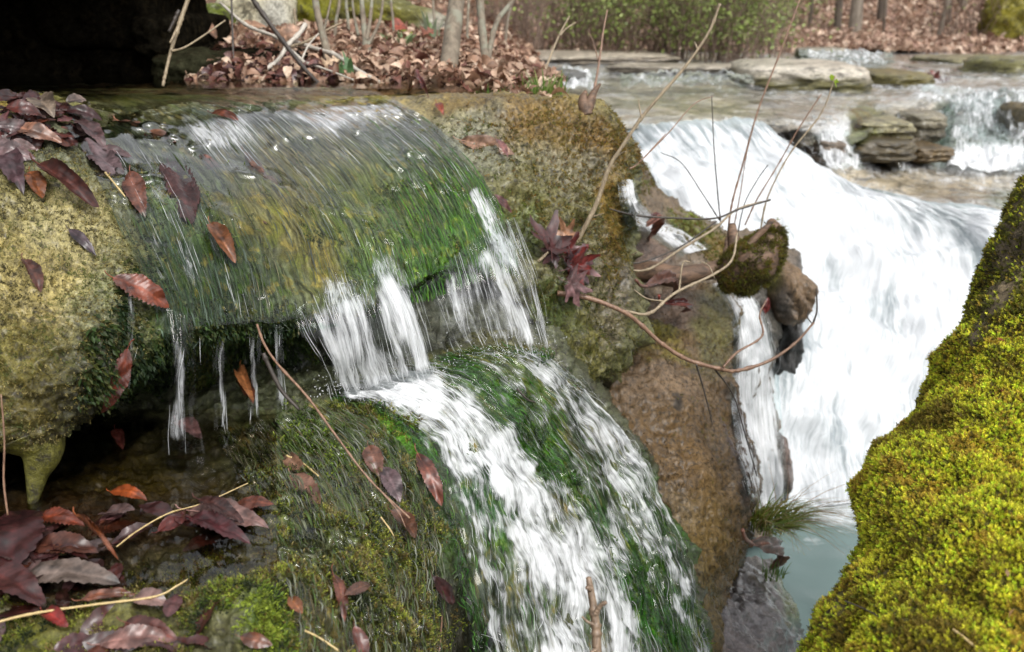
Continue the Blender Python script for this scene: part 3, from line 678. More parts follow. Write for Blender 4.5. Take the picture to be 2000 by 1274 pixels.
def strands(name, g, prob, n, lr, width, off, mat, colf, parent=None, seed=0, wob=.002, seg=9, arc=0., **kw):
    """thin drawn-out threads lying along the flow of a water grid"""
    rng = np.random.default_rng(seed); nr, nc, _ = g.shape; nn = gnormals(g)
    w = np.clip(prob.reshape(nr, nc), 0, None).ravel(); idx = rng.choice(len(w), n, p=w / w.sum())
    r0 = idx // nc + rng.random(n); c0 = idx % nc + rng.random(n)
    ln = rng.uniform(lr[0], lr[1], n) * nr
    t = np.linspace(0, 1, seg)
    R = np.clip(r0[:, None] + (t[None] - .3) * ln[:, None], 0, nr - 1.001); C = np.clip(c0[:, None] + rng.normal(0, .25, (n, 1)) * t[None] * 2, 0, nc - 1.001)
    def bil(a):
        i = R.astype(int); j = C.astype(int); fi = (R - i)[..., None]; fj = (C - j)[..., None]
        return (a[i, j] * (1 - fj) + a[i, j + 1] * fj) * (1 - fi) + (a[i + 1, j] * (1 - fj) + a[i + 1, j + 1] * fj) * fi
    P = bil(g); Nn = bil(nn)
    P = P + Nn * (off * rng.random((n, 1, 1)) + arc * rng.random((n, 1, 1)) * np.sin(np.pi * t)[None, :, None]) + rng.normal(0, wob, (n, 1, 3))
    T = np.gradient(P, axis=1); S = np.cross(T, Nn); S /= np.linalg.norm(S, axis=-1)[..., None] + 1e-9
    wd = rng.uniform(width[0], width[1], (n, 1)) * (np.sin(np.pi * (t * .96 + .02)) ** .7)[None]
    twist = rng.uniform(-.8, .8, (n, 1, 1))
    S = S * np.cos(twist) + Nn * np.sin(twist)
    A = P + S * wd[..., None] / 2; B = P - S * wd[..., None] / 2
    V = np.stack([A, B], 2).reshape(n, seg * 2, 3)
    k = np.arange(seg - 1) * 2; f = np.stack([k, k + 1, k + 3, k + 2], 1)
    Fc = (f[None] + (np.arange(n) * seg * 2)[:, None, None]).reshape(-1, 4)
    col_ = np.repeat(colf(rng, n, P[:, 0]), seg * 2, 0)
    return mk(name, V.reshape(-1, 3), Fc, mat, parent=parent, attrs={'Col': col_}, kind='stuff', **kw)

def pick(cols, jit=.25):
    cols = np.array(cols)
    def f(rng, n, pos): return cols[rng.integers(0, len(cols), n)] * rng.uniform(1 - jit, 1 + jit, (n, 1))
    return f

M_foam = NT('white_water_threads')
_d = M_foam.n('ShaderNodeBsdfDiffuse', {'Color': (.86, .88, .9, 1)}); _t = M_foam.n('ShaderNodeBsdfTranslucent', {'Color': (.86, .88, .9, 1)})
_x = M_foam.n('ShaderNodeMixShader', {0: .4, 1: _d.outputs[0], 2: _t.outputs[0]})
_tr = M_foam.n('ShaderNodeBsdfTransparent')
M_foam = M_foam.done(M_foam.n('ShaderNodeMixShader', {0: .5, 1: _tr.outputs[0], 2: _x.outputs[0]}).outputs[0])

WL = .195            # level of the pool behind the lip
def pl(x, y): return (x, y, float(dfor(y, WL)))
def lp(x, y): return (x, y)
W1 = [
 [pl(-260, 173), pl(-120, 180), pl(40, 190), (118, 238), (165, 300), (215, 400), (262, 500), (298, 590), (318, 655), (328, 690, 1.235)],
 [pl(-60, 173), pl(60, 180), pl(180, 190), (265, 238), (320, 300), (374, 390), (412, 480), (438, 560), (452, 630), (458, 662, 1.30)],
 [pl(110, 173), pl(210, 179), pl(320, 190), (410, 226), (475, 295), (545, 382), (590, 460), (618, 540), (634, 600), (642, 640, 1.37)],
 [pl(240, 173), pl(330, 178), pl(410, 188), (495, 220), (570, 285), (642, 360), (692, 440), (722, 510), (740, 566), (750, 608, 1.44)],
 [pl(370, 172), pl(450, 177), pl(520, 186), (590, 214), (665, 268), (738, 340), (788, 415), (818, 482), (836, 535), (848, 580, 1.53)],
 [pl(470, 171), pl(550, 176), pl(620, 184), (688, 208), (760, 258), (826, 320), (872, 386), (902, 448), (920, 500), (932, 550, 1.61)],
 [pl(560, 171), pl(630, 175), pl(690, 182), (750, 205), (822, 250), (882, 308), (926, 372), (955, 438), (975, 490), (985, 535, 1.66)],
 [pl(640, 171), pl(690, 175), pl(740, 182), (792, 207), (856, 248), (914, 308), (958, 372), (990, 442), (1007, 500), (1017, 540, 1.68)],
]
NW, MW = 220, 260
g1, gp1 = drape(W1, NW, MW, .012)
ripple = .0022 * fbm(np.stack([grid_uv(g1)[..., 0] * 26, grid_uv(g1)[..., 1] * 5, np.zeros(g1.shape[:2])], -1), 1, 3, .55, 61)
g1 = g1 + gnormals(g1) * ripple[..., None]
f1 = fmask(g1, [([(660, 575, 40), (720, 640, 60), (740, 700, 60)], .55), ([(750, 515, 22), (775, 580, 30)], .5), ([(925, 385, 12), (965, 450, 14), (1000, 520, 16)], .75), ([(940, 500, 14), (960, 560, 20)], .55), ([(400, 262, 30), (520, 250, 40), (640, 238, 40), (760, 232, 36)], .6), ([(700, 280, 40), (800, 300, 40), (880, 350, 30)], .3), ([(290, 310, 12), (335, 420, 16), (380, 540, 16)], .4), ([(230, 290, 8), (280, 400, 10), (320, 540, 12)], .34), ([(400, 420, 8), (440, 520, 10), (470, 600, 10)], .32), (620, 350, 160, 60, 45, .1), (820, 330, 60, 100, -45, .2)], base=.0); _r0 = np.linspace(0, 9, NW)  # the stroke along the lip paints the sky's sheen as white foam
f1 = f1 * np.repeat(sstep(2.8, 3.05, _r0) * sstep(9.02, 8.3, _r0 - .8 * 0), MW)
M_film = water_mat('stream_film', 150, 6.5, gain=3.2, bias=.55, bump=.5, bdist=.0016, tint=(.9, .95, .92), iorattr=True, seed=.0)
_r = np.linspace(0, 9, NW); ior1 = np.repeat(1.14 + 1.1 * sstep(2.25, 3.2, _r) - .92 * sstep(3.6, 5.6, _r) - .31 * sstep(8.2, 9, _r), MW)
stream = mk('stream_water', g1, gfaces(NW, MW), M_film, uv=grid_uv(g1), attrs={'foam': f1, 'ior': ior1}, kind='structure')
# quiet pool behind the lip
pc = []
for y in (150, 158, 166, 173.5): pc.append([(x, y, float(dfor(y, WL + .0015))) for x in (-700, -300, 0, 300, 560, 760, 860)])
pg = patch(np.array(pc), 50, 160); pg = world(pg[..., 0], pg[..., 1], pg[..., 2])
M_pool = water_mat('pool_film', 40, 9, gain=2., bias=.9, bump=.35, bdist=.004, tint=(.84, .88, .7), seed=2.)
mk('pool_water', pg, gfaces(50, 160), M_pool, uv=grid_uv(pg), attrs={'foam': np.zeros(50 * 160)}, kind='structure')

# algae trailing in the film
px1, py1, _ = project(g1)
alg = fmask(g1, [(880, 440, 120, 110, 50, 1.), (820, 540, 70, 60, 40, 1.), (720, 540, 60, 60, 60, .8), (400, 560, 130, 120, 60, 1.), (300, 480, 80, 100, 60, .6), (640, 420, 180, 120, 45, .35), (560, 340, 150, 80, 40, .25)], base=.06).reshape(NW, MW)
alg *= (np.linspace(0, 9, NW)[:, None] > 3.1)
def algcol(rng, n, pos):
    x, y, _ = project(pos)
    left = sstep(520, 430, x)[:, None]; right = sstep(620, 800, x)[:, None]
    b = np.array([(.09, .1, .05), (.07, .09, .03), (.15, .13, .07), (.11, .12, .1), (.05, .06, .05)])[rng.integers(0, 5, n)]
    gcol = np.array([(.05, .16, .012), (.09, .2, .015), (.03, .1, .01), (.07, .1, .03)])[rng.integers(0, 4, n)]
    dk = np.array([(.02, .05, .008), (.035, .06, .01), (.012, .03, .008), (.06, .09, .06)])[rng.integers(0, 4, n)]
    c = b * (1 - right) + gcol * right; c = c * (1 - left) + dk * left
    return c * rng.uniform(.6, 1.3, (n, 1))
gu = g1 - gnormals(g1) * .007
strands('algae', gu, alg, 2600, (.03, .10), (.0006, .0022), .006, M_algae, algcol, parent=ledge, seed=3, arc=.006)
# white threads following the foam mask, painted lip sheen included
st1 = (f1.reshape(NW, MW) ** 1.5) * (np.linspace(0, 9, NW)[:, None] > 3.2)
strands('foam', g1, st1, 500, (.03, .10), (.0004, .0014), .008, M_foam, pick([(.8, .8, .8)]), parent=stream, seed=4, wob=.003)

# ---- free falls from the lip to the shelf
FALLS = [
 [(566, 612, 1.365), (584, 655, 1.36), (622, 700, 1.372), (640, 745, 1.395), (655, 785, 1.41)],
 [(650, 560, 1.405), (675, 625, 1.385), (692, 690, 1.392), (702, 740, 1.415), (715, 775, 1.43)],
 [(705, 540, 1.44), (735, 610, 1.415), (752, 675, 1.42), (765, 720, 1.44), (775, 755, 1.455)],
 [(745, 510, 1.475), (780, 580, 1.445), (802, 650, 1.45), (815, 700, 1.465), (828, 740, 1.475)],
 [(800, 560, 1.515), (818, 610, 1.50), (832, 655, 1.50), (842, 695, 1.51), (850, 725, 1.515)]]
FALLR = [
 [(835, 555, 1.555), (848, 590, 1.54), (860, 630, 1.545), (872, 665, 1.555), (885, 690, 1.56)],
 [(900, 490, 1.60), (920, 550, 1.575), (935, 600, 1.575), (948, 645, 1.585), (960, 675, 1.59)],
 [(950, 450, 1.655), (978, 520, 1.62), (998, 580, 1.615), (1015, 640, 1.615), (1030, 690, 1.615)],
 [(985, 430, 1.69), (1015, 510, 1.66), (1040, 585, 1.65), (1058, 650, 1.65), (1072, 705, 1.65)],
 [(1000, 430, 1.71), (1030, 520, 1.685), (1055, 600, 1.675), (1070, 655, 1.672), (1080, 705, 1.67)]]
M_fall = water_mat('falling_water', 95, 5.5, gain=3.6, bias=.66, bump=.9, bdist=.002, tint=(.93, .95, .95), seed=4., fres=1.3)
def fall(name, lines, foamb, base, seed, nst, thick=.0):
    gp = patch(np.array(lines).transpose(1, 0, 2), 90, 120); gg = world(gp[..., 0], gp[..., 1], gp[..., 2])
    uv = grid_uv(gg); gg = gg + gnormals(gg) * (.006 * fbm(np.stack([uv[..., 0] * 45, uv[..., 1] * 5, np.zeros(uv.shape[:2])], -1), 1, 3, .55, seed))[..., None]
    f = fmask(gg, foamb, base=base, warp=14)
    edge = np.minimum(np.linspace(0, 1, 120), 1 - np.linspace(0, 1, 120))[None] * np.ones((90, 1))
    o = mk(name, gg, gfaces(90, 120), M_fall, uv=uv, attrs={'foam': f * sstep(-.02, .16, edge).ravel() * np.repeat(sstep(0, .16, np.linspace(0, 1, 90)) * (.3 + .7 * sstep(1.0, .82, np.linspace(0, 1, 90))), 120)}, kind='structure')
    strands('foam', gg, (f ** 1.4).reshape(90, 120) + .01, nst, (.12, .5), (.0005, .0016), .012, M_foam, pick([(.8, .8, .8)]), parent=o, seed=seed, wob=.004)
    return gg
gfl = fall('falling_water', FALLS, [([(600, 620, 18), (635, 700, 26), (650, 770, 30)], .75), ([(660, 570, 14), (690, 650, 30), (710, 760, 40)], .72), ([(750, 520, 14), (785, 620, 26), (815, 730, 30)], .8), (730, 610, 12, 70, -12, .2), (628, 700, 10, 70, -10, .25), (790, 700, 8, 40, -10, .45)], .54, 71, 160)
gfr = fall('falling_water', FALLR, [([(945, 470, 10), (985, 560, 16), (1020, 680, 22)], .72), (1045, 610, 30, 70, -20, .34), (920, 590, 40, 60, 0, .54), (865, 610, 34, 70, 0, .62), ([(1000, 450, 8), (1045, 560, 8), (1075, 690, 8)], .5), (950, 660, 50, 20, 10, .55)], .48, 73, 110)
# little trickle on the left of the hollow
TRK = [[(322, 600, 1.20), (330, 690, 1.19), (326, 760, 1.20), (322, 830, 1.21), (318, 880, 1.22)], [(352, 610, 1.2), (356, 690, 1.185), (354, 760, 1.195), (358, 830, 1.205), (360, 885, 1.21)], [(378, 620, 1.225), (380, 690, 1.215), (378, 760, 1.22), (390, 830, 1.225), (398, 885, 1.23)]]
fall('trickle_water', TRK, [([(346, 620, 6), (352, 690, 7), (352, 780, 8), (348, 880, 22)], .5)], .2, 75, 4)

for _x, _w, _d, _y0, _y1 in ((252, 16, 1.165, 560, 760), (430, 26, 1.295, 615, 840), (498, 22, 1.335, 605, 830), (545, 18, 1.36, 600, 810)):
    _l = [[(_x + k * _w + 3 * math.sin(i + _x), _y0 + (_y1 - _y0) * i / 4, _d + .012 * (i > 2) + .004 * k) for i in range(5)] for k in (-.5, 0, .5)]
    fall('trickle_water', _l, [([(_x, _y0, 4), (_x + 2, (_y0 + _y1) / 2, 5), (_x, _y1, 9)], .56)], .14, int(_x), 3)
# hanging growth on the back of the hollow
# ---- lower cascade
W2 = [
 [(640, 772), (718, 792), (800, 850), (850, 930), (875, 1030), (900, 1140), (930, 1300)],
 [(680, 752), (780, 772), (868, 830), (925, 920), (962, 1030), (990, 1140), (1020, 1300)],
 [(740, 735), (840, 755), (930, 820), (1000, 920), (1048, 1030), (1080, 1140), (1105, 1300)],
 [(800, 715), (905, 740), (995, 815), (1070, 920), (1125, 1030), (1165, 1140), (1195, 1300)],
 [(860, 695), (965, 725), (1055, 810), (1130, 920), (1190, 1030), (1235, 1140), (1270, 1300)],
 [(940, 675), (1035, 715), (1115, 810), (1190, 925), (1250, 1035), (1295, 1145), (1330, 1300)],
 [(1030, 680), (1090, 725), (1165, 815), (1235, 920), (1292, 1035), (1335, 1145), (1368, 1300)],
 [(1065, 690), (1112, 730), (1195, 818), (1264, 920), (1318, 1035), (1358, 1145), (1388, 1300)]]
g2, gp2 = drape(W2, 240, 300, .016)
uv2 = grid_uv(g2)
lump = fbm(np.stack([uv2[..., 0] * 22, uv2[..., 1] * 4, np.zeros(g2.shape[:2])], -1), 1, 4, .55, 81)
g2 = g2 + gnormals(g2) * (.009 * lump + .012 * fbm(g2, 13, 3, .5, 82) * sstep(0, 1.5, np.linspace(0, 6, 240))[:, None] + .003)[..., None]
f2 = fmask(g2, [([(600, 782, 22), (690, 775, 34), (800, 765, 50), (900, 830, 56), (985, 930, 58), (1050, 1040, 66), (1120, 1130, 74), (1190, 1280, 64)], .78),
                ([(750, 790, 14), (840, 850, 20), (890, 960, 24), (930, 1100, 24), (960, 1250, 30)], .6), ([(1010, 1130, 30), (1090, 1270, 60)], .6),
                ([(1070, 705, 18), (1150, 800, 30), (1220, 900, 36), (1280, 1000, 32), (1330, 1110, 26), (1360, 1270, 22)], .62),
                ([(1130, 800, 22), (1190, 930, 30), (1240, 1040, 26)], .5), ([(900, 720, 18), (1000, 790, 14)], .35), ([(990, 650, 14), (1060, 730, 14)], .6),
                ([(880, 690, 18), (960, 760, 16), (1040, 860, 22), (1080, 910, 18)], .1), ([(930, 940, 22), (985, 1010, 22)], .36), ([(850, 880, 12), (900, 1020, 14), (920, 1060, 14)], .3),
                ([(1070, 1000, 18), (1090, 1040, 20)], .55), ([(1240, 1130, 26), (1300, 1250, 40)], .12), ([(1270, 980, 12), (1350, 1130, 14), (1372, 1230, 12)], .3), ([(1170, 1020, 16), (1195, 1060, 18)], .35), ([(1000, 1170, 50), (1060, 1180, 40)], .45), (900, 1220, 40, 60, 0, .25), (1160, 1230, 40, 40, 0, .5)],
           base=.32, warp=20, wf=22)
f2 = f2 + .22 * fbm(g2.reshape(-1, 3), 20, 3, .55, 83) + .12 * fbm(g2.reshape(-1, 3), 55, 2, .5, 84)
f2 = np.clip(f2, 0, 1.1) * (sstep(0, .07, np.linspace(0, 1, 300) + 0 * g2[..., 0] + .03 * fbm(g2, 25, 2, .5, 85)) * sstep(0, .05, np.linspace(0, 1, 240)[:, None] + .02 * fbm(g2, 30, 2, .5, 86))).ravel()
M_casc = water_mat('cascade_foam', 100, 6.5, gain=4.2, bias=.52, bump=.7, bdist=.0018, tint=(.85, .95, .9), seed=6., fres=1.33)
import bmesh as _bm
_b = _bm.new(); _bm.ops.create_icosphere(_b, subdivisions=1, radius=1); DROPV = np.array([x.co[:] for x in _b.verts]); DROPF = np.array([[w.index for w in x.verts] for x in _b.faces]); _b.free()
cascade = mk('cascade_water', g2, gfaces(240, 300), M_casc, uv=uv2, attrs={'foam': f2}, kind='structure')
fm2 = f2.reshape(240, 300)
strands('foam', g2, np.clip(fm2 - .12, 0, 1) ** 1.2, 1500, (.02, .09), (.0003, .0012), .012, M_foam, pick([(.8, .8, .8)]), parent=cascade, seed=5, wob=.003, arc=.006)
# spray thrown up where the falls land
_rs = np.random.default_rng(77); _n = 420; _t = _rs.random(_n)
_sx = np.where(_rs.random(_n) < .6, 620 + 240 * _t, 860 + 220 * _t) + _rs.normal(0, 16, _n); _sy = np.where(_sx < 850, 775 - .14 * (_sx - 620), 735 - .2 * (_sx - 850)) - np.abs(_rs.normal(0, 26, _n)); _sd = 1.40 + (_sx - 640) * .00058 - .03 * _rs.random(_n)
_v, _f, _c = instanced(DROPV, DROPF, world(_sx, _sy, _sd), *frames(_rs.normal(0, 1, (_n, 3)), _t * 6), np.stack([_rs.uniform(.0004, .001, _n)] * 2 + [_rs.uniform(.0005, .0028, _n)], 1), np.tile((.8, .8, .8), (_n, 1)))
mk('spray', _v, _f, M_foam, parent=cascade, attrs={'Col': _c}, kind='stuff')
gu2 = g2 - gnormals(g2) * .01
al2 = np.clip(.62 - fm2, 0, 1) ** 1.5
strands('algae', gu2, al2, 1900, (.02, .055), (.0008, .0024), .008, M_algae, pick([(.03, .11, .008), (.05, .15, .01), (.025, .07, .008), (.07, .13, .02), (.04, .06, .03)]), parent=shelf, seed=6, arc=.008)

# ---- thin film over the mossy part of the shelf
W3 = [[(420, 850), (470, 930), (520, 1030), (560, 1140), (590, 1300)], [(490, 830), (560, 920), (620, 1030), (660, 1140), (690, 1300)], [(560, 810), (650, 900), (710, 1010), (750, 1130), (775, 1300)], [(630, 790), (730, 870), (790, 990), (820, 1110), (840, 1300)], [(680, 780), (770, 850), (830, 960), (860, 1090), (880, 1300)]]
g3, gp3 = drape(W3, 160, 160, .007)
f3 = fmask(g3, [([(480, 860, 40), (560, 950, 60), (620, 1060, 40)], .22), (760, 1000, 60, 100, 50, .05), (560, 900, 60, 50, 0, .28)], base=.12)  # low foam veil painted in as the film's whitish reflective sheen
M_thin = water_mat('thin_film', 110, 9, gain=2.8, bias=.5, bump=.7, bdist=.0016, tint=(.95, .97, .95), seed=8., fres=1.45)
film = mk('shallow_water', g3, gfaces(160, 160), M_thin, uv=grid_uv(g3), attrs={'foam': f3}, kind='structure')
a3 = np.ones((160, 160)) * .5
strands('algae', g3 - gnormals(g3) * .004, a3, 2200, (.03, .08), (.0007, .002), .006, M_algae, pick([(.08, .1, .03), (.05, .085, .015), (.12, .13, .08), (.1, .08, .03), (.06, .1, .02), (.16, .17, .13)]), parent=shelf, seed=7, arc=.007)
# leaf-choked puddle on the left of the shelf
qc = [[(x, y, float(dfor(y, .590))) for x in (-300, -100, 60, 200, 330, 450, 540)] for y in (800, 860, 930, 1000, 1080, 1160, 1190)]
qg = patch(np.array(qc), 110, 140); qg = world(qg[..., 0], qg[..., 1], qg[..., 2])
qg[..., 2] += .0022 * fbm(qg, 24, 3, .5, 90) + .001 * fbm(qg, 70, 2, .5, 91)
M_puddle = water_mat('puddle_film', 24, 12, gain=1.2, bias=1.2, bump=.8, bdist=.004, tint=(.86, .8, .7), seed=9., fres=1.5)
mk('puddle_water', qg, gfaces(110, 140), M_puddle, uv=grid_uv(qg), attrs={'foam': np.zeros(110 * 140)}, kind='structure')

# ---- big waterfall
FB = [
 [(1195, 244, 4.95), (1240, 310, 4.55), (1300, 400, 4.15), (1380, 500, 3.85), (1440, 600, 3.55), (1440, 740, 3.35), (1455, 860, 3.27), (1480, 990, 3.33)],
 [(1290, 241, 4.85), (1340, 300, 4.55), (1400, 390, 4.25), (1465, 500, 3.95), (1500, 610, 3.7), (1515, 735, 3.5), (1525, 860, 3.38), (1545, 990, 3.36)],
 [(1390, 236, 4.85), (1450, 295, 4.6), (1510, 385, 4.35), (1570, 490, 4.1), (1600, 600, 3.85), (1612, 725, 3.65), (1615, 850, 3.5), (1622, 990, 3.38)],
 [(1490, 240, 4.8), (1555, 305, 4.62), (1630, 390, 4.42), (1680, 490, 4.2), (1700, 600, 4.0), (1702, 725, 3.8), (1692, 845, 3.6), (1690, 985, 3.42)],
 [(1580, 322, 4.62), (1650, 352, 4.52), (1730, 415, 4.38), (1780, 500, 4.2), (1800, 600, 4.05), (1795, 725, 3.88), (1775, 845, 3.7), (1750, 975, 3.48)],
 [(1710, 372, 4.45), (1785, 400, 4.36), (1855, 445, 4.26), (1890, 520, 4.15), (1905, 610, 4.03), (1895, 725, 3.9), (1870, 840, 3.75), (1840, 960, 3.55)],
 [(1890, 402, 4.3), (1955, 425, 4.2), (2010, 470, 4.12), (2035, 540, 4.05), (2040, 620, 3.98), (2020, 725, 3.9), (1990, 840, 3.8), (1960, 950, 3.65)],
 [(2080, 425, 4.2), (2120, 440, 4.15), (2150, 480, 4.08), (2160, 540, 4.0), (2160, 620, 3.95), (2140, 725, 3.9), (2110, 840, 3.85), (2080, 950, 3.8)]]
FBa = np.array(FB).transpose(1, 0, 2)
gp = patch(FBa, 260, 260); gb = world(gp[..., 0], gp[..., 1], gp[..., 2]); nb = gnormals(gb); uvb = grid_uv(gb)
q3 = np.stack([uvb[..., 0] * 11, uvb[..., 1] * 3, np.zeros(gb.shape[:2])], -1)
gb = gb + nb * (.10 * sstep(.0, 1.8, np.linspace(0, 7, 260))[:, None] * fbm(gb, 2.6, 3, .5, 101) + .018 * fbm(q3, 1, 4, .55, 102))[..., None]
fb_ = fmask(gb, [(1400, 290, 200, 40, 10, .8), ([(1230, 300, 20), (1300, 400, 30)], .55), (1560, 640, 50, 60, -10, .62), ([(1540, 700, 22), (1550, 780, 26), (1560, 850, 30)], .42), (1600, 820, 60, 80, 0, .66), (1730, 620, 30, 60, -20, .68), (1500, 800, 26, 90, 0, .66), (1860, 430, 60, 20, 20, .62), (1910, 470, 30, 40, -30, .5), (1250, 270, 60, 20, 0, .6), (1760, 800, 30, 60, 20, .64)], base=.86, warp=30, wf=3)
_rb = np.linspace(0, 7, 260)[:, None] + .5 * fbm(gb * np.array([1, 1, 1]), 5, 3, .5, 107)
_us = fbm(np.stack([uvb[..., 0] * 34, uvb[..., 1] * .8, 0 * uvb[..., 0]], -1), 1, 3, .6, 108)
fb_ = fb_ * sstep(-.1, .75, np.linspace(0, 7, 260)[:, None] + .45 * _us).ravel() + (.10 * _us.ravel()) + .24 * fbm(gb.reshape(-1, 3), 3.5, 4, .6, 109)
M_big = water_mat('waterfall_foam', 34, 2.6, gain=4.4, bias=.5, bump=.7, bdist=.02, tint=(.8, .9, .92), seed=11., transl=.25, deep=((.36, .41, .43), .6), foamcol=(.74, .765, .79))
big = mk('waterfall', gb, gfaces(260, 260), M_big, uv=uvb, attrs={'foam': fb_}, kind='structure')
strands('foam', gb, fb_.reshape(260, 260), 900, (.02, .06), (.001, .004), .05, M_foam, pick([(.8, .8, .8)]), parent=big, seed=8, wob=.015, arc=.03)
# rock behind the fall
gback = gb - nb * .16 + nb * (.06 * fbm(gb, 3, 4, .5, 105))[..., None]; gback[..., 2] -= .02
gback = gback[34:]
mk('waterfall_bed', gback, gfaces(226, 260), M_creek, attrs={'Col': np.tile([.09, .09, .09], (226 * 260, 1))}, kind='structure')
# water pouring past the trickle rock to the left of the stump
TW = [[(1385, 555, 2.80), (1415, 590, 2.74), (1432, 660, 2.70), (1425, 760, 2.68), (1440, 880, 2.66), (1470, 1000, 2.64)],
      [(1420, 552, 2.86), (1452, 590, 2.79), (1475, 670, 2.74), (1478, 770, 2.71), (1490, 890, 2.69), (1505, 1010, 2.67)],
      [(1452, 560, 2.92), (1490, 605, 2.85), (1515, 690, 2.81), (1525, 790, 2.78), (1535, 900, 2.76), (1545, 1010, 2.74)]]
gp = patch(np.array(TW).transpose(1, 0, 2), 120, 70); gt = world(gp[..., 0], gp[..., 1], gp[..., 2] + .35)
rdt = np.array([[hit_depth(a[0], a[1], 9) for a in row] for row in gp]); dt = np.minimum(gp[..., 2] + .35, rdt - .012)
gt = world(gp[..., 0], gp[..., 1], blur(dt, 3))
uvt = grid_uv(gt); et = np.minimum(np.linspace(0, 1, 70), 1 - np.linspace(0, 1, 70))[None] + .05 * fbm(gt, 14, 3, .6, 113)
ft = sstep(0, .2, et).ravel() * fmask(gt, [(1430, 600, 50, 40, 0, .5), ([(1450, 590, 18), (1490, 700, 24)], .85), (1440, 800, 30, 100, 0, .7)], base=.8, warp=14)
M_side = water_mat('side_fall_foam', 60, 2.5, gain=3.6, bias=.5, bump=.4, bdist=.01, tint=(.85, .93, .93), seed=13.)
side = mk('side_waterfall', gt, gfaces(120, 70), M_side, uv=uvt, attrs={'foam': ft}, kind='structure')
strands('foam', gt, ft.reshape(120, 70), 350, (.05, .2), (.0006, .002), .02, M_foam, pick([(.8, .8, .8)]), parent=side, seed=9, wob=.008)
# narrow chute running over the brown rocks
CH = [[(1205, 355), (1212, 400), (1225, 440), (1270, 462), (1330, 500)], [(1228, 350), (1238, 395), (1265, 430), (1310, 452), (1365, 490)], [(1240, 352), (1252, 395), (1290, 425), (1335, 446), (1395, 485)]]
gc_, _ = drape(CH, 90, 40, .015)
ec = np.minimum(np.linspace(0, 1, 40), 1 - np.linspace(0, 1, 40))[None] + .12 * fbm(gc_, 16, 3, .6, 114)
fc_ = sstep(.02, .3, ec).ravel() * fmask(gc_, [], base=.78)
mk('chute_water', gc_, gfaces(90, 40), M_side, uv=grid_uv(gc_), attrs={'foam': fc_}, kind='structure')

# ---- creek film over the upper bed (same flow lines as the bed)
gU = UW0.copy(); nU = gnormals(gU); gU = gU + nU * (.018 + .035 * fbm(UW0, 1.6, 4, .5, 51) * .8)[..., None]
gU[..., 2] += .004 * fbm(gU, 9, 3, .5, 110)
fU = fmask(gU, [(1300, 205, 260, 30, 0, .42), (1500, 215, 120, 16, 0, .35), (1110, 153, 55, 14, 0, .75), (1340, 153, 130, 8, 0, .6), (1230, 160, 60, 8, 0, .45), (1660, 150, 22, 26, 0, .72), (1690, 178, 60, 8, 0, .55), (1690, 112, 90, 6, 0, .5), (1790, 120, 60, 5, 0, .45), (1815, 180, 36, 30, 30, .72), (1880, 160, 40, 8, 0, .6), (1910, 245, 85, 60, 0, .66), (1930, 312, 110, 16, 0, .95), (1640, 280, 45, 45, -30, .85), (1650, 325, 60, 14, 5, .9), (1755, 270, 10, 60, 0, .5), (1690, 340, 120, 14, 6, .55), (1850, 375, 150, 12, 5, .38), (1400, 255, 160, 18, 0, .6), (1290, 250, 60, 14, 0, .55), (1850, 250, 14, 60, 0, .4), (1730, 280, 30, 50, 0, .05), (1690, 260, 30, 50, 0, .05), (1800, 270, 30, 50, 0, .1)], base=.58, warp=10, wf=3)
M_creekw = water_mat('creek_film', 14, 3.5, gain=3.4, bias=.7, bump=.8, bdist=.006, tint=(.95, .96, .95), seed=15., rough=.12, fres=1.2)
mk('creek_water', gU, gfaces(NRU, NCU), M_creekw, uv=grid_uv(gU), attrs={'foam': fU}, kind='structure')

# ---- small far falls over the creek ledges
def far_fall(pts, base, seed, off=.0, blobs=()):
    """pts: list of streamlines [(px,py,depth)...]"""
    gp = patch(np.array(pts, float).transpose(1, 0, 2), 60, 90); gg = world(gp[..., 0], gp[..., 1], gp[..., 2]); uv = grid_uv(gg)
    gg = gg + gnormals(gg) * (.035 * fbm(gg, 9, 3, .55, seed) + .02 * fbm(np.stack([uv[..., 0] * 16, uv[..., 1] * 4, 0 * uv[..., 0]], -1), 1, 3, .55, seed))[..., None]
    e = np.minimum(np.linspace(0, 1, 90), 1 - np.linspace(0, 1, 90))[None] * np.ones((60, 1))
    f = fmask(gg, blobs, base=base, warp=8, wf=4) * (.25 + .75 * sstep(0, .14, e)).ravel()
    mk('far_fall_water', gg, gfaces(60, 90), M_farfall, uv=uv, attrs={'foam': f}, kind='structure')
M_farfall = water_mat('far_fall_foam', 22, 3.2, gain=4.6, bias=.62, bump=.6, bdist=.012, tint=(.85, .92, .9), seed=21., fres=1.25)
far_fall([[(1800, 168, 6.6), (1806, 200, 6.3), (1826, 250, 5.85), (1838, 300, 5.55), (1836, 325, 5.3)], [(1850, 172, 6.6), (1858, 196, 6.3), (1872, 250, 5.85), (1880, 300, 5.55), (1882, 330, 5.25)], [(1910, 178, 6.6), (1914, 192, 6.35), (1922, 250, 5.9), (1930, 300, 5.55), (1940, 332, 5.25)], [(1965, 178, 6.6), (1968, 192, 6.35), (1974, 250, 5.9), (1984, 300, 5.55), (2000, 332, 5.25)], [(2030, 178, 6.6), (2034, 192, 6.35), (2040, 250, 5.9), (2046, 300, 5.55), (2060, 332, 5.25)]],
         .62, 501, blobs=[(1840, 240, 22, 60, 0, .35), (1860, 212, 30, 14, 0, .4), (1956, 240, 14, 50, 0, .3), (1900, 320, 120, 14, 0, 1.), (1940, 300, 90, 16, 0, .9)])
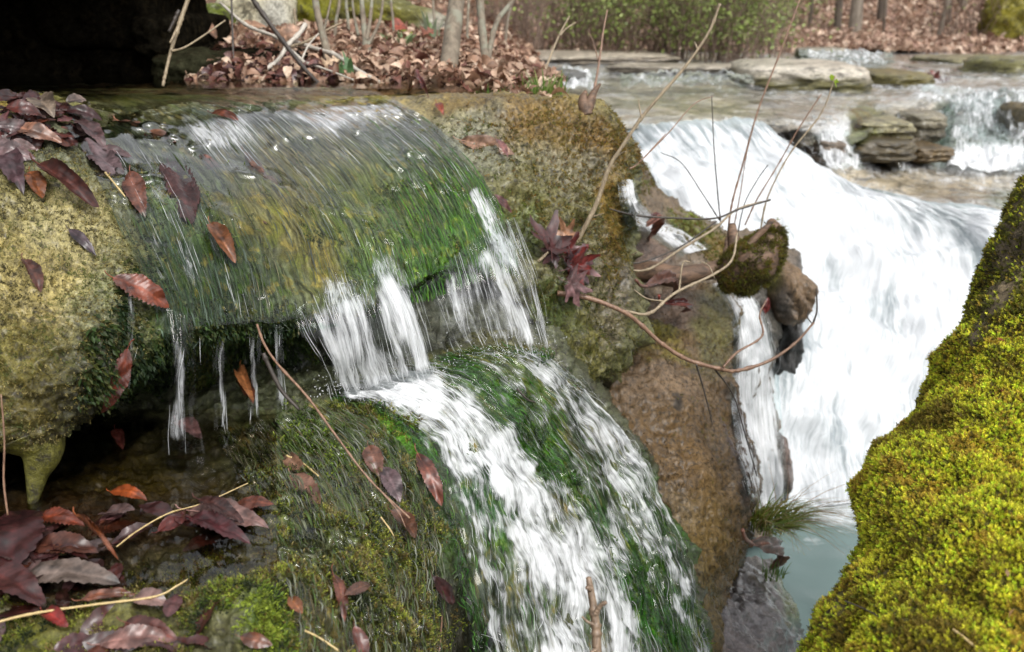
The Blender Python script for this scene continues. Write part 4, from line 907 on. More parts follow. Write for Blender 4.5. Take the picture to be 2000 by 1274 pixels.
far_fall([[(1570, 236, 5.25), (1580, 250, 5.0), (1600, 290, 4.82), (1614, 330, 4.75)], [(1600, 232, 5.3), (1614, 246, 5.02), (1634, 290, 4.86), (1650, 332, 4.75)], [(1636, 236, 5.3), (1650, 252, 5.06), (1668, 290, 4.9), (1690, 330, 4.78)]], .68, 503)
far_fall([[(1052, 136, 6.4), (1054, 146, 6.2), (1058, 158, 6.0), (1060, 172, 5.8)], [(1110, 132, 6.4), (1112, 142, 6.2), (1114, 158, 6.0), (1118, 172, 5.8)], [(1160, 136, 6.4), (1164, 146, 6.2), (1168, 158, 6.0), (1176, 172, 5.8)]], .66, 505)
far_fall([[(1638, 122, 7.6), (1642, 135, 7.2), (1644, 158, 6.95), (1640, 182, 6.6)], [(1662, 122, 7.6), (1664, 135, 7.2), (1666, 158, 6.95), (1668, 184, 6.6)], [(1686, 124, 7.6), (1686, 137, 7.2), (1688, 158, 6.95), (1700, 184, 6.6)]], .62, 507)
far_fall([[(1480, 172, 6.9), (1484, 182, 6.6), (1488, 196, 6.3)], [(1560, 178, 6.8), (1562, 186, 6.55), (1566, 200, 6.2)], [(1640, 176, 6.8), (1642, 186, 6.5), (1648, 202, 6.1)]], .5, 513)
far_fall([[(1560, 100, 9.8), (1562, 108, 9.4), (1564, 118, 9.0)], [(1650, 100, 9.8), (1652, 110, 9.3), (1656, 120, 8.9)], [(1740, 104, 9.6), (1744, 113, 9.2), (1750, 124, 8.8)]], .62, 515)
far_fall([[(1748, 226, 5.6), (1750, 260, 5.35), (1752, 300, 5.2), (1756, 328, 5.1)], [(1756, 226, 5.6), (1759, 260, 5.35), (1764, 300, 5.2), (1776, 330, 5.1)]], .55, 509)
far_fall([[(1210, 146, 6.6), (1212, 154, 6.4), (1214, 166, 6.2)], [(1330, 142, 6.7), (1332, 150, 6.5), (1334, 162, 6.3)], [(1470, 146, 6.7), (1472, 154, 6.5), (1474, 166, 6.3)]], .42, 511)

# ---- plunge pool at the bottom
r_, a_ = np.meshgrid(np.linspace(0, 1, 130), np.linspace(0, 1, 130), indexing='ij')
gq = np.stack([-.6 + 4.6 * a_, .8 + 3.6 * r_, np.full(r_.shape, CZ - 1.80)], -1)
gq[..., 2] += .012 * fbm(gq, 5, 3, .5, 120) + .005 * fbm(gq, 18, 2, .5, 121)
xq, yq, _ = project(gq)
fq = .3 * np.clip(fbm(gq.reshape(-1, 3), 7, 4, .6, 123) + .1, 0, 1) * sstep(1260, 1060, yq.ravel()) + sstep(1110, 965, yq.ravel() + 40 * fbm(gq.reshape(-1, 3), 5, 4, .6, 122)) * .95
M_plunge = water_mat('plunge_film', 16, 16, gain=3.5, bias=.75, bump=.6, bdist=.006, tint=(.75, .88, .88), seed=17., deep=((.16, .225, .215), .88), fres=1.3, foamcol=(.86, .9, .91))
mk('plunge_pool_water', gq, gfaces(130, 130), M_plunge, uv=gq[..., :2], attrs={'foam': fq}, kind='structure')
TARGETS.append(qg); BVH = build_bvh()

# ---- flow direction over the wet rock, so that its growth is drawn out along the water
from mathutils.kdtree import KDTree
def set_flow(obj, n0, layers):
    me = obj.data; co = np.zeros(len(me.vertices) * 3, np.float32); me.vertices.foreach_get('co', co); co = co.reshape(-1, 3)
    px, py, _ = project(co); out = np.zeros((len(co), 4), np.float32); out[:, 3] = 1
    for gpw, uvw_, off in layers:
        nr, nc = gpw.shape[:2]; kd = KDTree(nr * nc); X = gpw[..., 0]; Y = gpw[..., 1]
        xf, yf = X.ravel(), Y.ravel()
        for i in range(nr * nc): kd.insert((xf[i], yf[i], 0), i)
        kd.balance()
        sel = np.where((px > xf.min()) & (px < xf.max()) & (py > yf.min()) & (py < yf.max()) & (np.arange(len(co)) < n0))[0]
        Xr, Xc = np.gradient(X, axis=0), np.gradient(X, axis=1); Yr, Yc = np.gradient(Y, axis=0), np.gradient(Y, axis=1)
        for k in sel:
            _, i, dist = kd.find((px[k], py[k], 0))
            if dist > 12: continue
            r, c = i // nc, i % nc; dx, dy = px[k] - X[r, c], py[k] - Y[r, c]
            det = Xc[r, c] * Yr[r, c] - Xr[r, c] * Yc[r, c]
            if abs(det) < 1e-6: continue
            dc = (dx * Yr[r, c] - dy * Xr[r, c]) / det; dr = (Xc[r, c] * dy - Yc[r, c] * dx) / det
            dc = min(max(dc, -3), 3); dr = min(max(dr, -3), 3)
            su_ = uvw_[0, -1, 0] / (nc - 1); sv_ = uvw_[-1, 0, 1] / (nr - 1)
            e = min((c + dc) / nc, 1 - (c + dc) / nc) * 14
            out[k] = ((c + dc) * su_ + off, (r + dr) * sv_, min(max(e, 0), 1) * max(0., 1 - dist / 12), 1)
    a = me.attributes.new('flow', 'FLOAT_COLOR', 'POINT'); a.data.foreach_set('color', out.ravel())
set_flow(ledge, len(ptsL), [(gp1, grid_uv(g1), 0)])
set_flow(shelf, 10 ** 9, [(gp3, grid_uv(g3), 5), (gp2, uv2, 9)])
# ================================================================== moss
def sprig_template(nl=8, seed=0):
    """one moss shoot along +z: overlapping little leaves round a curved stem, tip up"""
    r = np.random.default_rng(seed); V, Fc = [], []
    for i in range(nl):
        t = i / (nl - 1); z = t * .78; x0 = .16 * t * t
        a = i * 2.4; w = .15 * (1 - .55 * t); ln = .42 * (1 - .35 * t); out = .30 * (1 - .6 * t)
        d = np.array([math.cos(a), math.sin(a), 0]); s = np.array([-d[1], d[0], 0])
        b = np.array([x0, 0, z]); m = b + d * out * .65 + np.array([0, 0, ln * .4]); e = b + d * out + np.array([0, 0, ln])
        k = len(V); V += [b, m + s * w, e, m - s * w]; Fc.append([k, k + 1, k + 2, k + 3])
    return np.array(V), np.array(Fc)
SPRIG, SPRIGF = sprig_template(9, 1)
SPRIG_S, SPRIG_SF = sprig_template(5, 2)

def moss(name, g, prob, n, size, cols, parent, lean=(0, 0, 0), seed=0, tpl=None, jit=.5, down=0., sat=.3, **kw):
    rng = np.random.default_rng(seed)
    p, nn, r, c = sample_grid(g, prob, n, rng)
    tilt = rng.normal(0, jit, (n, 3)) + np.array(lean) + np.array([0, 0, -down])
    ax, ay, az = frames(nn, rng.uniform(0, 6.28, n), tilt)
    tv, tf = tpl or (SPRIG_S, SPRIG_SF)
    patchy = fbm(p, 14, 3, .55, seed + 1)[:, None]
    cols = np.array(cols); i = np.clip((patchy[:, 0] * .8 + .5 + rng.normal(0, .22, n)) * len(cols), 0, len(cols) - 1).astype(int)
    cc = cols[i] * rng.uniform(1 - sat, 1 + sat, (n, 1))
    V, Fc, C = instanced(tv, tf, p - nn * size[0] * .15, ax, ay, az, rng.uniform(*size, n), cc)
    # tips are younger and paler than the shoot's base
    tz = np.tile(tv[:, 2], n)[:, None]; C = C * (.75 + .5 * tz)
    return mk(name, V, Fc, M_moss, parent=parent, attrs={'Col': C}, kind='stuff', smooth=False, **kw)

M_undermoss = rock_mat('moss_ground', fine=120, coarse=14, lo=.4, hi=1.5, coat=.0, rough=(.7, .9), bump=.6, bdist=.004, speckamt=0.)
# ---- mossy leaning tree base, right edge of the view
TS0 = [(2055, 250, 1.50), (2010, 335, 1.44), (1945, 440, 1.37), (1885, 590, 1.30), (1805, 735, 1.22), (1715, 870, 1.14), (1664, 965, 1.08), (1652, 1060, 1.03), (1602, 1200, .96), (1555, 1330, .90)]
TS = [(x + 14 + (10 if 500 < y < 1100 else 0), y, d) for x, y, d in TS0]
rows = []
for x, y, d in TS:
    k = 1 + .25 * (y - 300) / 1000
    rows.append([(x + 60, y, d + .42), (x + 8, y, d + .22), (x - 2, y, d + .07), (x + 35, y + 4, d - .03), (x + 110 * k, y + 10, d - .085), (x + 230 * k, y + 20, d - .12), (x + 400 * k, y + 30, d - .13), (x + 620 * k, y + 40, d - .08), (x + 800 * k, y + 40, d + .08), (x + 850 * k, y + 40, d + .4)])
gp = patch(np.array(rows), 190, 170); gT = world(gp[..., 0], gp[..., 1], gp[..., 2]); nT = gnormals(gT)
gT = gT + nT * (.018 * fbm(gT, 7, 3, .5, 131) + .010 * fbm(gT, 22, 3, .5, 132) + .004 * fbm(gT, 70, 2, .5, 133))[..., None]
pxT, pyT, _ = project(gT)
bare = fmask(gT, [([(2030, 380, 60), (1985, 480, 48), (1945, 570, 32), (1905, 660, 14)], .95), (1880, 620, 16, 80, 25, .5), (1640, 1160, 24, 60, 20, .75), (1700, 1110, 50, 14, 30, .5), (1660, 1060, 14, 50, 0, .4), (1620, 1230, 40, 20, 0, .6)], warp=22, wf=12).reshape(190, 170)
mtree = empty('mossy_tree', tuple(world(1760, 1330, .95)), label='leaning tree base thickly covered in yellow green moss at the right edge', cat='tree')
ctree = paint(gT, (.05, .05, .012), [], warp=0)
tb = bare.ravel()[:, None]
trunk = mk('trunk', gT, gfaces(190, 170), M_undermoss, parent=mtree, attrs={'Col': np.array([.085, .078, .012]) * (1 - tb) + np.array([.11, .085, .055]) * tb})
inT = np.where((pxT < 2060) & (pyT < 1330) & (pyT > 200), 1., .32) * (np.arange(170)[None] > 25)
YG = [(.2, .15, .02), (.42, .4, .03), (.6, .59, .045), (.48, .6, .04), (.7, .68, .06), (.44, .32, .045)]
DG = [(.06, .055, .012), (.09, .085, .012), (.11, .12, .014)]
m0 = 1 - bare
top = sstep(760, 560, pyT)
moss('moss', gT, inT * m0 * (1 - .5 * top), 80000, (.0048, .0095), YG, mtree, sat=.4, lean=(-.3, -.3, .55), seed=11, tpl=(SPRIG, SPRIGF), jit=.42)
moss('moss', gT, inT * np.clip(m0 * .5 + .12, 0, 1) * (.25 + top) * sstep(60, 15, np.abs(gp[..., 0] - gp[:, 3:4, 0]) * .2), 9000, (.005, .011), DG + [(.14, .14, .016)], mtree, lean=(-.2, -.3, .2), seed=12, tpl=(SPRIG, SPRIGF), jit=.6, down=.2)

# debris caught in the moss
_p, _n, _r, _c = sample_grid(gT, inT * m0, 26, np.random.default_rng(91)); ax, ay, az = frames(_n, np.random.default_rng(92).uniform(0, 6, 26), np.random.default_rng(93).normal(0, .5, (26, 3)))
_tv = np.array([[0, 0, 0], [.5, .25, .1], [1, 0, 0], [.5, -.25, .1]]); v, f, c = instanced(_tv, np.array([[0, 1, 2, 3]]), _p + _n * .006, ax, ay, az, np.random.default_rng(94).uniform(.006, .014, 26), np.array([(.3, .05, .03), (.3, .18, .08), (.16, .06, .03)])[np.random.default_rng(95).integers(0, 3, 26)])
mk('bud_scales', v, f, M_moss, parent=mtree, attrs={'Col': c}, kind='stuff')

# ---- moss on the ledge and the shelf
pmx, pmy, _ = project(LEDGE)
def mprob(g, blobs, warp=22, base=0.): return fmask(g, blobs, warp=warp, base=base).reshape(g.shape[:2])
vis = sstep(7.1, 6.8, np.linspace(0, 9, NR))[:, None] * np.where(LEDGE[..., 0] > .1 * 0 - .12 + .3 * (LEDGE[..., 1] - 1.5), sstep(1.5, 2.1, np.linspace(0, 9, NR))[:, None], sstep(2.3, 2.7, np.linspace(0, 9, NR))[:, None])
pr = mprob(LEDGE, [(1080, 240, 170, 50, 20, .9), (1190, 290, 60, 70, 30, 1.), (950, 195, 160, 18, 0, .6), (1195, 430, 26, 130, 0, 1.), (1000, 290, 100, 50, 20, .25), (1110, 400, 100, 90, 0, .3), (1150, 330, 60, 40, 0, .6)])
moss('moss', LEDGE, pr * vis, 11000, (.006, .014), [(.07, .05, .012), (.14, .075, .014), (.21, .115, .016), (.16, .13, .02), (.1, .1, .015), (.24, .17, .03)], ledge, seed=21, jit=.6, down=.4)
pr = mprob(LEDGE, [(1120, 680, 90, 120, 20, .9), (1080, 600, 50, 110, 30, .8), (1025, 440, 40, 70, 20, .9), (1160, 560, 70, 120, 0, .5), (1120, 430, 90, 80, 0, .45), (950, 280, 110, 60, 30, .4), (870, 250, 60, 40, 40, .3)])
moss('moss', LEDGE, pr * vis, 9000, (.005, .012), [(.05, .055, .012), (.085, .08, .016), (.12, .11, .022), (.08, .11, .016), (.15, .13, .035)], ledge, seed=22, jit=.5, down=.9)
pr = mprob(LEDGE, [(60, 600, 230, 280, 0, .8), (200, 560, 60, 160, 10, .8), (150, 330, 140, 50, 20, .7), (340, 400, 90, 40, 30, .5), (90, 480, 80, 80, 0, .35)])
moss('moss', LEDGE, pr * vis, 15000, (.003, .0075), [(.04, .035, .01), (.1, .085, .018), (.24, .19, .05), (.36, .3, .12), (.2, .21, .07), (.09, .11, .025)], ledge, seed=23, jit=.8, down=.2)
pr = mprob(LEDGE, [(330, 660, 150, 70, 0, .9), (480, 620, 110, 50, 10, .9), (280, 580, 60, 120, 0, .6), (230, 720, 70, 60, 0, .7)])
moss('algae', LEDGE, pr * sstep(8.2, 7.2, np.linspace(0, 9, NR))[:, None], 2600, (.012, .03), [(.012, .03, .006), (.03, .05, .008), (.06, .07, .012), (.03, .06, .01)], ledge, seed=24, jit=.3, down=1.6)
pr = mprob(hg, [(380, 700, 120, 90, 0, 1.), (520, 680, 80, 70, 0, .8), (250, 760, 80, 70, 0, .7)])
moss('moss', hg, pr, 2600, (.010, .03), [(.012, .024, .005), (.03, .055, .008), (.05, .08, .01), (.07, .075, .015)], ledge, seed=41, jit=.4, down=1.3)
pr = mprob(SHELF, [(420, 1140, 160, 70, -10, .9), (150, 1230, 220, 60, 0, .9), (520, 1220, 90, 80, 30, .9), (640, 1060, 150, 110, 50, .8), (760, 1100, 100, 130, 40, .8), (700, 900, 90, 80, 20, .6), (700, 1220, 160, 70, 0, .9), (560, 900, 100, 60, 20, .35), (400, 1240, 120, 40, 0, .7), (740, 800, 90, 20, 15, .6)])
moss('moss', SHELF, pr * sstep(-.35, .25, fbm(SHELF, 18, 3, .5, 78)), 15000, (.004, .012), [(.02, .03, .008), (.07, .085, .015), (.16, .19, .02), (.13, .09, .02), (.3, .32, .05), (.24, .2, .07)], shelf, seed=25, jit=.7)
pr = mprob(BROWNG, [(1260, 640, 80, 22, 15, .9), (1290, 690, 70, 22, 10, .5), (1380, 700, 50, 60, 0, .4), (1360, 880, 110, 90, 30, .3), (1390, 1060, 60, 90, 0, .4), (1330, 980, 60, 120, 0, .25)], base=.04)
moss('moss', BROWNG, pr + .22, 13000, (.003, .009), [(.035, .022, .01), (.08, .05, .016), (.15, .085, .022), (.2, .12, .03), (.13, .12, .016)], brown, seed=26, jit=.6, down=.8)
pr = mprob(TRG, [(1225, 390, 24, 80, 15, 1.), (1370, 465, 70, 24, 25, 1.), (1420, 500, 50, 24, 30, .8), (1250, 340, 30, 30, 0, .6), (1350, 440, 40, 10, 25, .8)])
moss('moss', TRG, pr, 4500, (.008, .02), [(.08, .055, .012), (.12, .1, .016), (.11, .15, .02), (.17, .11, .02)], trock, seed=27, jit=.6, down=.4)

pr = mprob(LEDGE, [(640, 400, 190, 130, 40, .8), (860, 440, 120, 120, 45, 1.), (450, 380, 60, 80, 40, .5), (360, 330, 90, 40, 30, .5), (760, 520, 120, 60, 30, 1.), (860, 250, 70, 50, 40, .6)])
patchm = sstep(.05, .35, fbm(LEDGE, 16, 3, .5, 77))
moss('moss', LEDGE, pr * vis * patchm, 3600, (.006, .016), [(.05, .07, .012), (.09, .13, .014), (.14, .2, .02), (.2, .18, .05), (.06, .1, .012)], ledge, seed=31, jit=.3, down=1.5)
pr = mprob(SHELF, [(940, 740, 70, 40, 30, 1.), (1050, 860, 40, 120, -35, 1.), (1280, 1180, 60, 150, -30, 1.), (740, 800, 90, 24, 15, 1.), (810, 870, 24, 60, -30, 1.)])
moss('moss', SHELF, mprob(SHELF, [(520, 1215, 50, 60, 20, 1.), (430, 1160, 60, 30, 0, .5), (620, 870, 80, 50, 30, .4)]), 1500, (.006, .015), [(.06, .1, .012), (.12, .19, .018), (.22, .28, .03)], shelf, seed=33, jit=.4, down=.5)
moss('moss', SHELF, pr, 2600, (.007, .016), [(.04, .09, .01), (.07, .15, .012), (.12, .2, .02), (.05, .08, .012)], shelf, seed=32, jit=.3, down=1.2)

# ================================================================== fallen leaves
def leaf_blade(L, W, kind='toothed', curl=.1, roll=.0, fold=.25, pleat=.02, teeth=13, seed=0, nl=44, nw=11):
    r = np.random.default_rng(seed)
    t = np.linspace(0, 1, nl)[:, None]; s = np.linspace(-1, 1, nw)[None]
    if kind == 'toothed':
        prof = np.sin(np.pi * np.clip(t, 0, 1) ** .85) ** .75; tri = np.abs(((t * teeth) % 1) - .35) / .65
        prof = prof * (1 - .13 * tri) * (1 + .12 * fbm(np.concatenate([t * 5, t * 0, t * 0], 1), 1, 2, .5, seed)[:, None]) + .006
    elif kind == 'oak':
        prof = np.sin(np.pi * t ** .8) ** .7 * (.62 + .38 * np.cos(t * 2 * np.pi * 3.5)) + .02
    else:
        prof = np.sin(np.pi * t ** .9) ** .9 + .004
    y = s * prof * W / 2; x = t * L + 0 * s
    z = fold * np.abs(s) * prof * W * .5 + pleat * L * .25 * np.cos(2 * np.pi * (t * teeth - np.abs(s) * 1.8)) * np.abs(s) * prof
    z = z + curl * L * 4 * (t * (1 - t)) * 1.0 + .05 * L * fbm(np.stack([x / L * 3, y / W * 2, 0 * x], -1), 1, 2, .5, seed)
    if roll > 0:
        R = W / 2 / (roll * np.pi); a = y / R; y = R * np.sin(a); z = z + R * (1 - np.cos(a))
    vein = np.exp(-(s / .09) ** 2) + .55 * np.exp(-((((t * teeth - np.abs(s) * 1.8) % 1) - .5) / .12) ** 2)
    return np.stack([x, y, z], -1).reshape(-1, 3), gfaces(nl, nw), np.broadcast_to(vein, (nl, nw)).ravel()

def maple_blade(L, seed=0, curl=.15):
    r = np.random.default_rng(seed); na, nr = 72, 6
    a = np.linspace(-np.pi, np.pi, na, endpoint=False)
    lob = .42 + .58 * np.maximum.reduce([np.exp(-((((a - c + np.pi) % (2 * np.pi)) - np.pi) / w) ** 2) * k for c, w, k in ((0, .24, 1.), (.85, .22, .88), (-.85, .22, .88), (1.75, .22, .6), (-1.75, .22, .6))])
    lob = lob * (1 + .08 * np.sin(a * 23 + seed)) * (1 - .6 * np.exp(-((np.abs(a) - np.pi) / .35) ** 2))
    rr = np.linspace(.02, 1, nr)[:, None] * lob[None] * L * .55
    x = rr * np.cos(a); y = rr * np.sin(a); q = rr / L
    z = curl * L * (2.2 * q ** 2 + .5 * q * np.cos(3 * a + seed)) + .06 * L * fbm(np.stack([x / L * 4, y / L * 4, 0 * x], -1), 1, 2, .5, seed)
    vein = sum(np.exp(-((((a - c + np.pi) % (2 * np.pi)) - np.pi) * q * 18) ** 2) for c in (0, .85, -.85, 1.75, -1.75))
    i, j = np.meshgrid(np.arange(nr - 1), np.arange(na), indexing='ij')
    f = np.stack([i * na + j, i * na + (j + 1) % na, (i + 1) * na + (j + 1) % na, (i + 1) * na + j], -1).reshape(-1, 4)
    return np.stack([x + L * .3, y, z], -1).reshape(-1, 3), f, np.clip(vein, 0, 1).ravel()

def lay_leaf(b, t, wpx, colr, label, kind='toothed', lift=.008, normal=None, depth=None, group=None, mat=None, stalk=True, name='fallen_leaf', **kw):
    """b, t: pixels where stalk end and tip lie on the rock"""
    def at(p):
        if depth is not None: return world(p[0], p[1], depth if np.isscalar(depth) else depth[0 if p is b else 1]), None
        loc, nr = hit(p[0], p[1])
        if loc is None: loc, nr = world(p[0], p[1], 2.), np.array([0, -.3, .9])
        return loc, nr
    (pb, nb_), (pt, nt_) = at(b), at(t)
    if mat is not None and np.linalg.norm(pt - pb) > .17 and depth is None:      # tip would fall on something far behind: keep it beside its stalk
        pt = world(t[0], t[1], float(project(pb)[2]) - .004); nt_ = nb_
    x = pt - pb; L = np.linalg.norm(x); x /= L
    mid = (pb + pt) / 2
    cam = np.array([0, 0, CZ]) - mid; cam /= np.linalg.norm(cam)
    nrm = normal if normal is not None else ((nb_ + nt_) if nb_ is not None else cam * .7 + np.array([0, 0, .7]))
    nrm = np.asarray(nrm, float); nrm = nrm / np.linalg.norm(nrm) + .5 * cam
    nrm = nrm - (nrm @ x) * x; nrm /= np.linalg.norm(nrm); y = np.cross(nrm, x)
    dmid = float(project(mid)[2]); W = wpx / F * dmid * 1.12
    sd = abs(hash((tuple(b), tuple(t)))) % 9973
    if kind == 'maple': v, f, vein = maple_blade(L * 1.1, sd % 97, kw.get('curl', .15))
    else: v, f, vein = leaf_blade(L, W, kind, seed=sd % 97, **kw)
    base = pb + nrm * lift
    Wv = base + v[:, :1] * x + v[:, 1:2] * y + v[:, 2:] * nrm
    c = np.array(colr)[None] * (1 + .55 * vein[:, None]) * (1 + .35 * fbm(Wv, 60, 3, .6, sd % 13)[:, None])
    c = c * np.where(mat is None, .62, 1.) * (1 - .5 * sstep(.15, .5, fbm(Wv, 28, 3, .6, sd % 17))[:, None])
    c = np.clip(c, .002, .8)
    o = mk(name, Wv, f, mat or M_wetleaf, attrs={'Col': c}, origin=base, label=label, cat='leaf', group=group)
    if stalk:
        pts = np.array([base - x * L * .16 + nrm * .002 + y * L * .03, base - x * L * .06, base + x * L * .3 + nrm * (v[:, 2].mean() * .6)])
        sv, sq, s3 = tube(pts, [L * .008, L * .009, L * .005], 5, 10, 0)
        mk('stalk', sv, [sq, s3], mat or M_wetleaf, parent=o, origin=base, attrs={'Col': np.tile(np.array(colr) * 1.2, (len(sv), 1))})
    return o

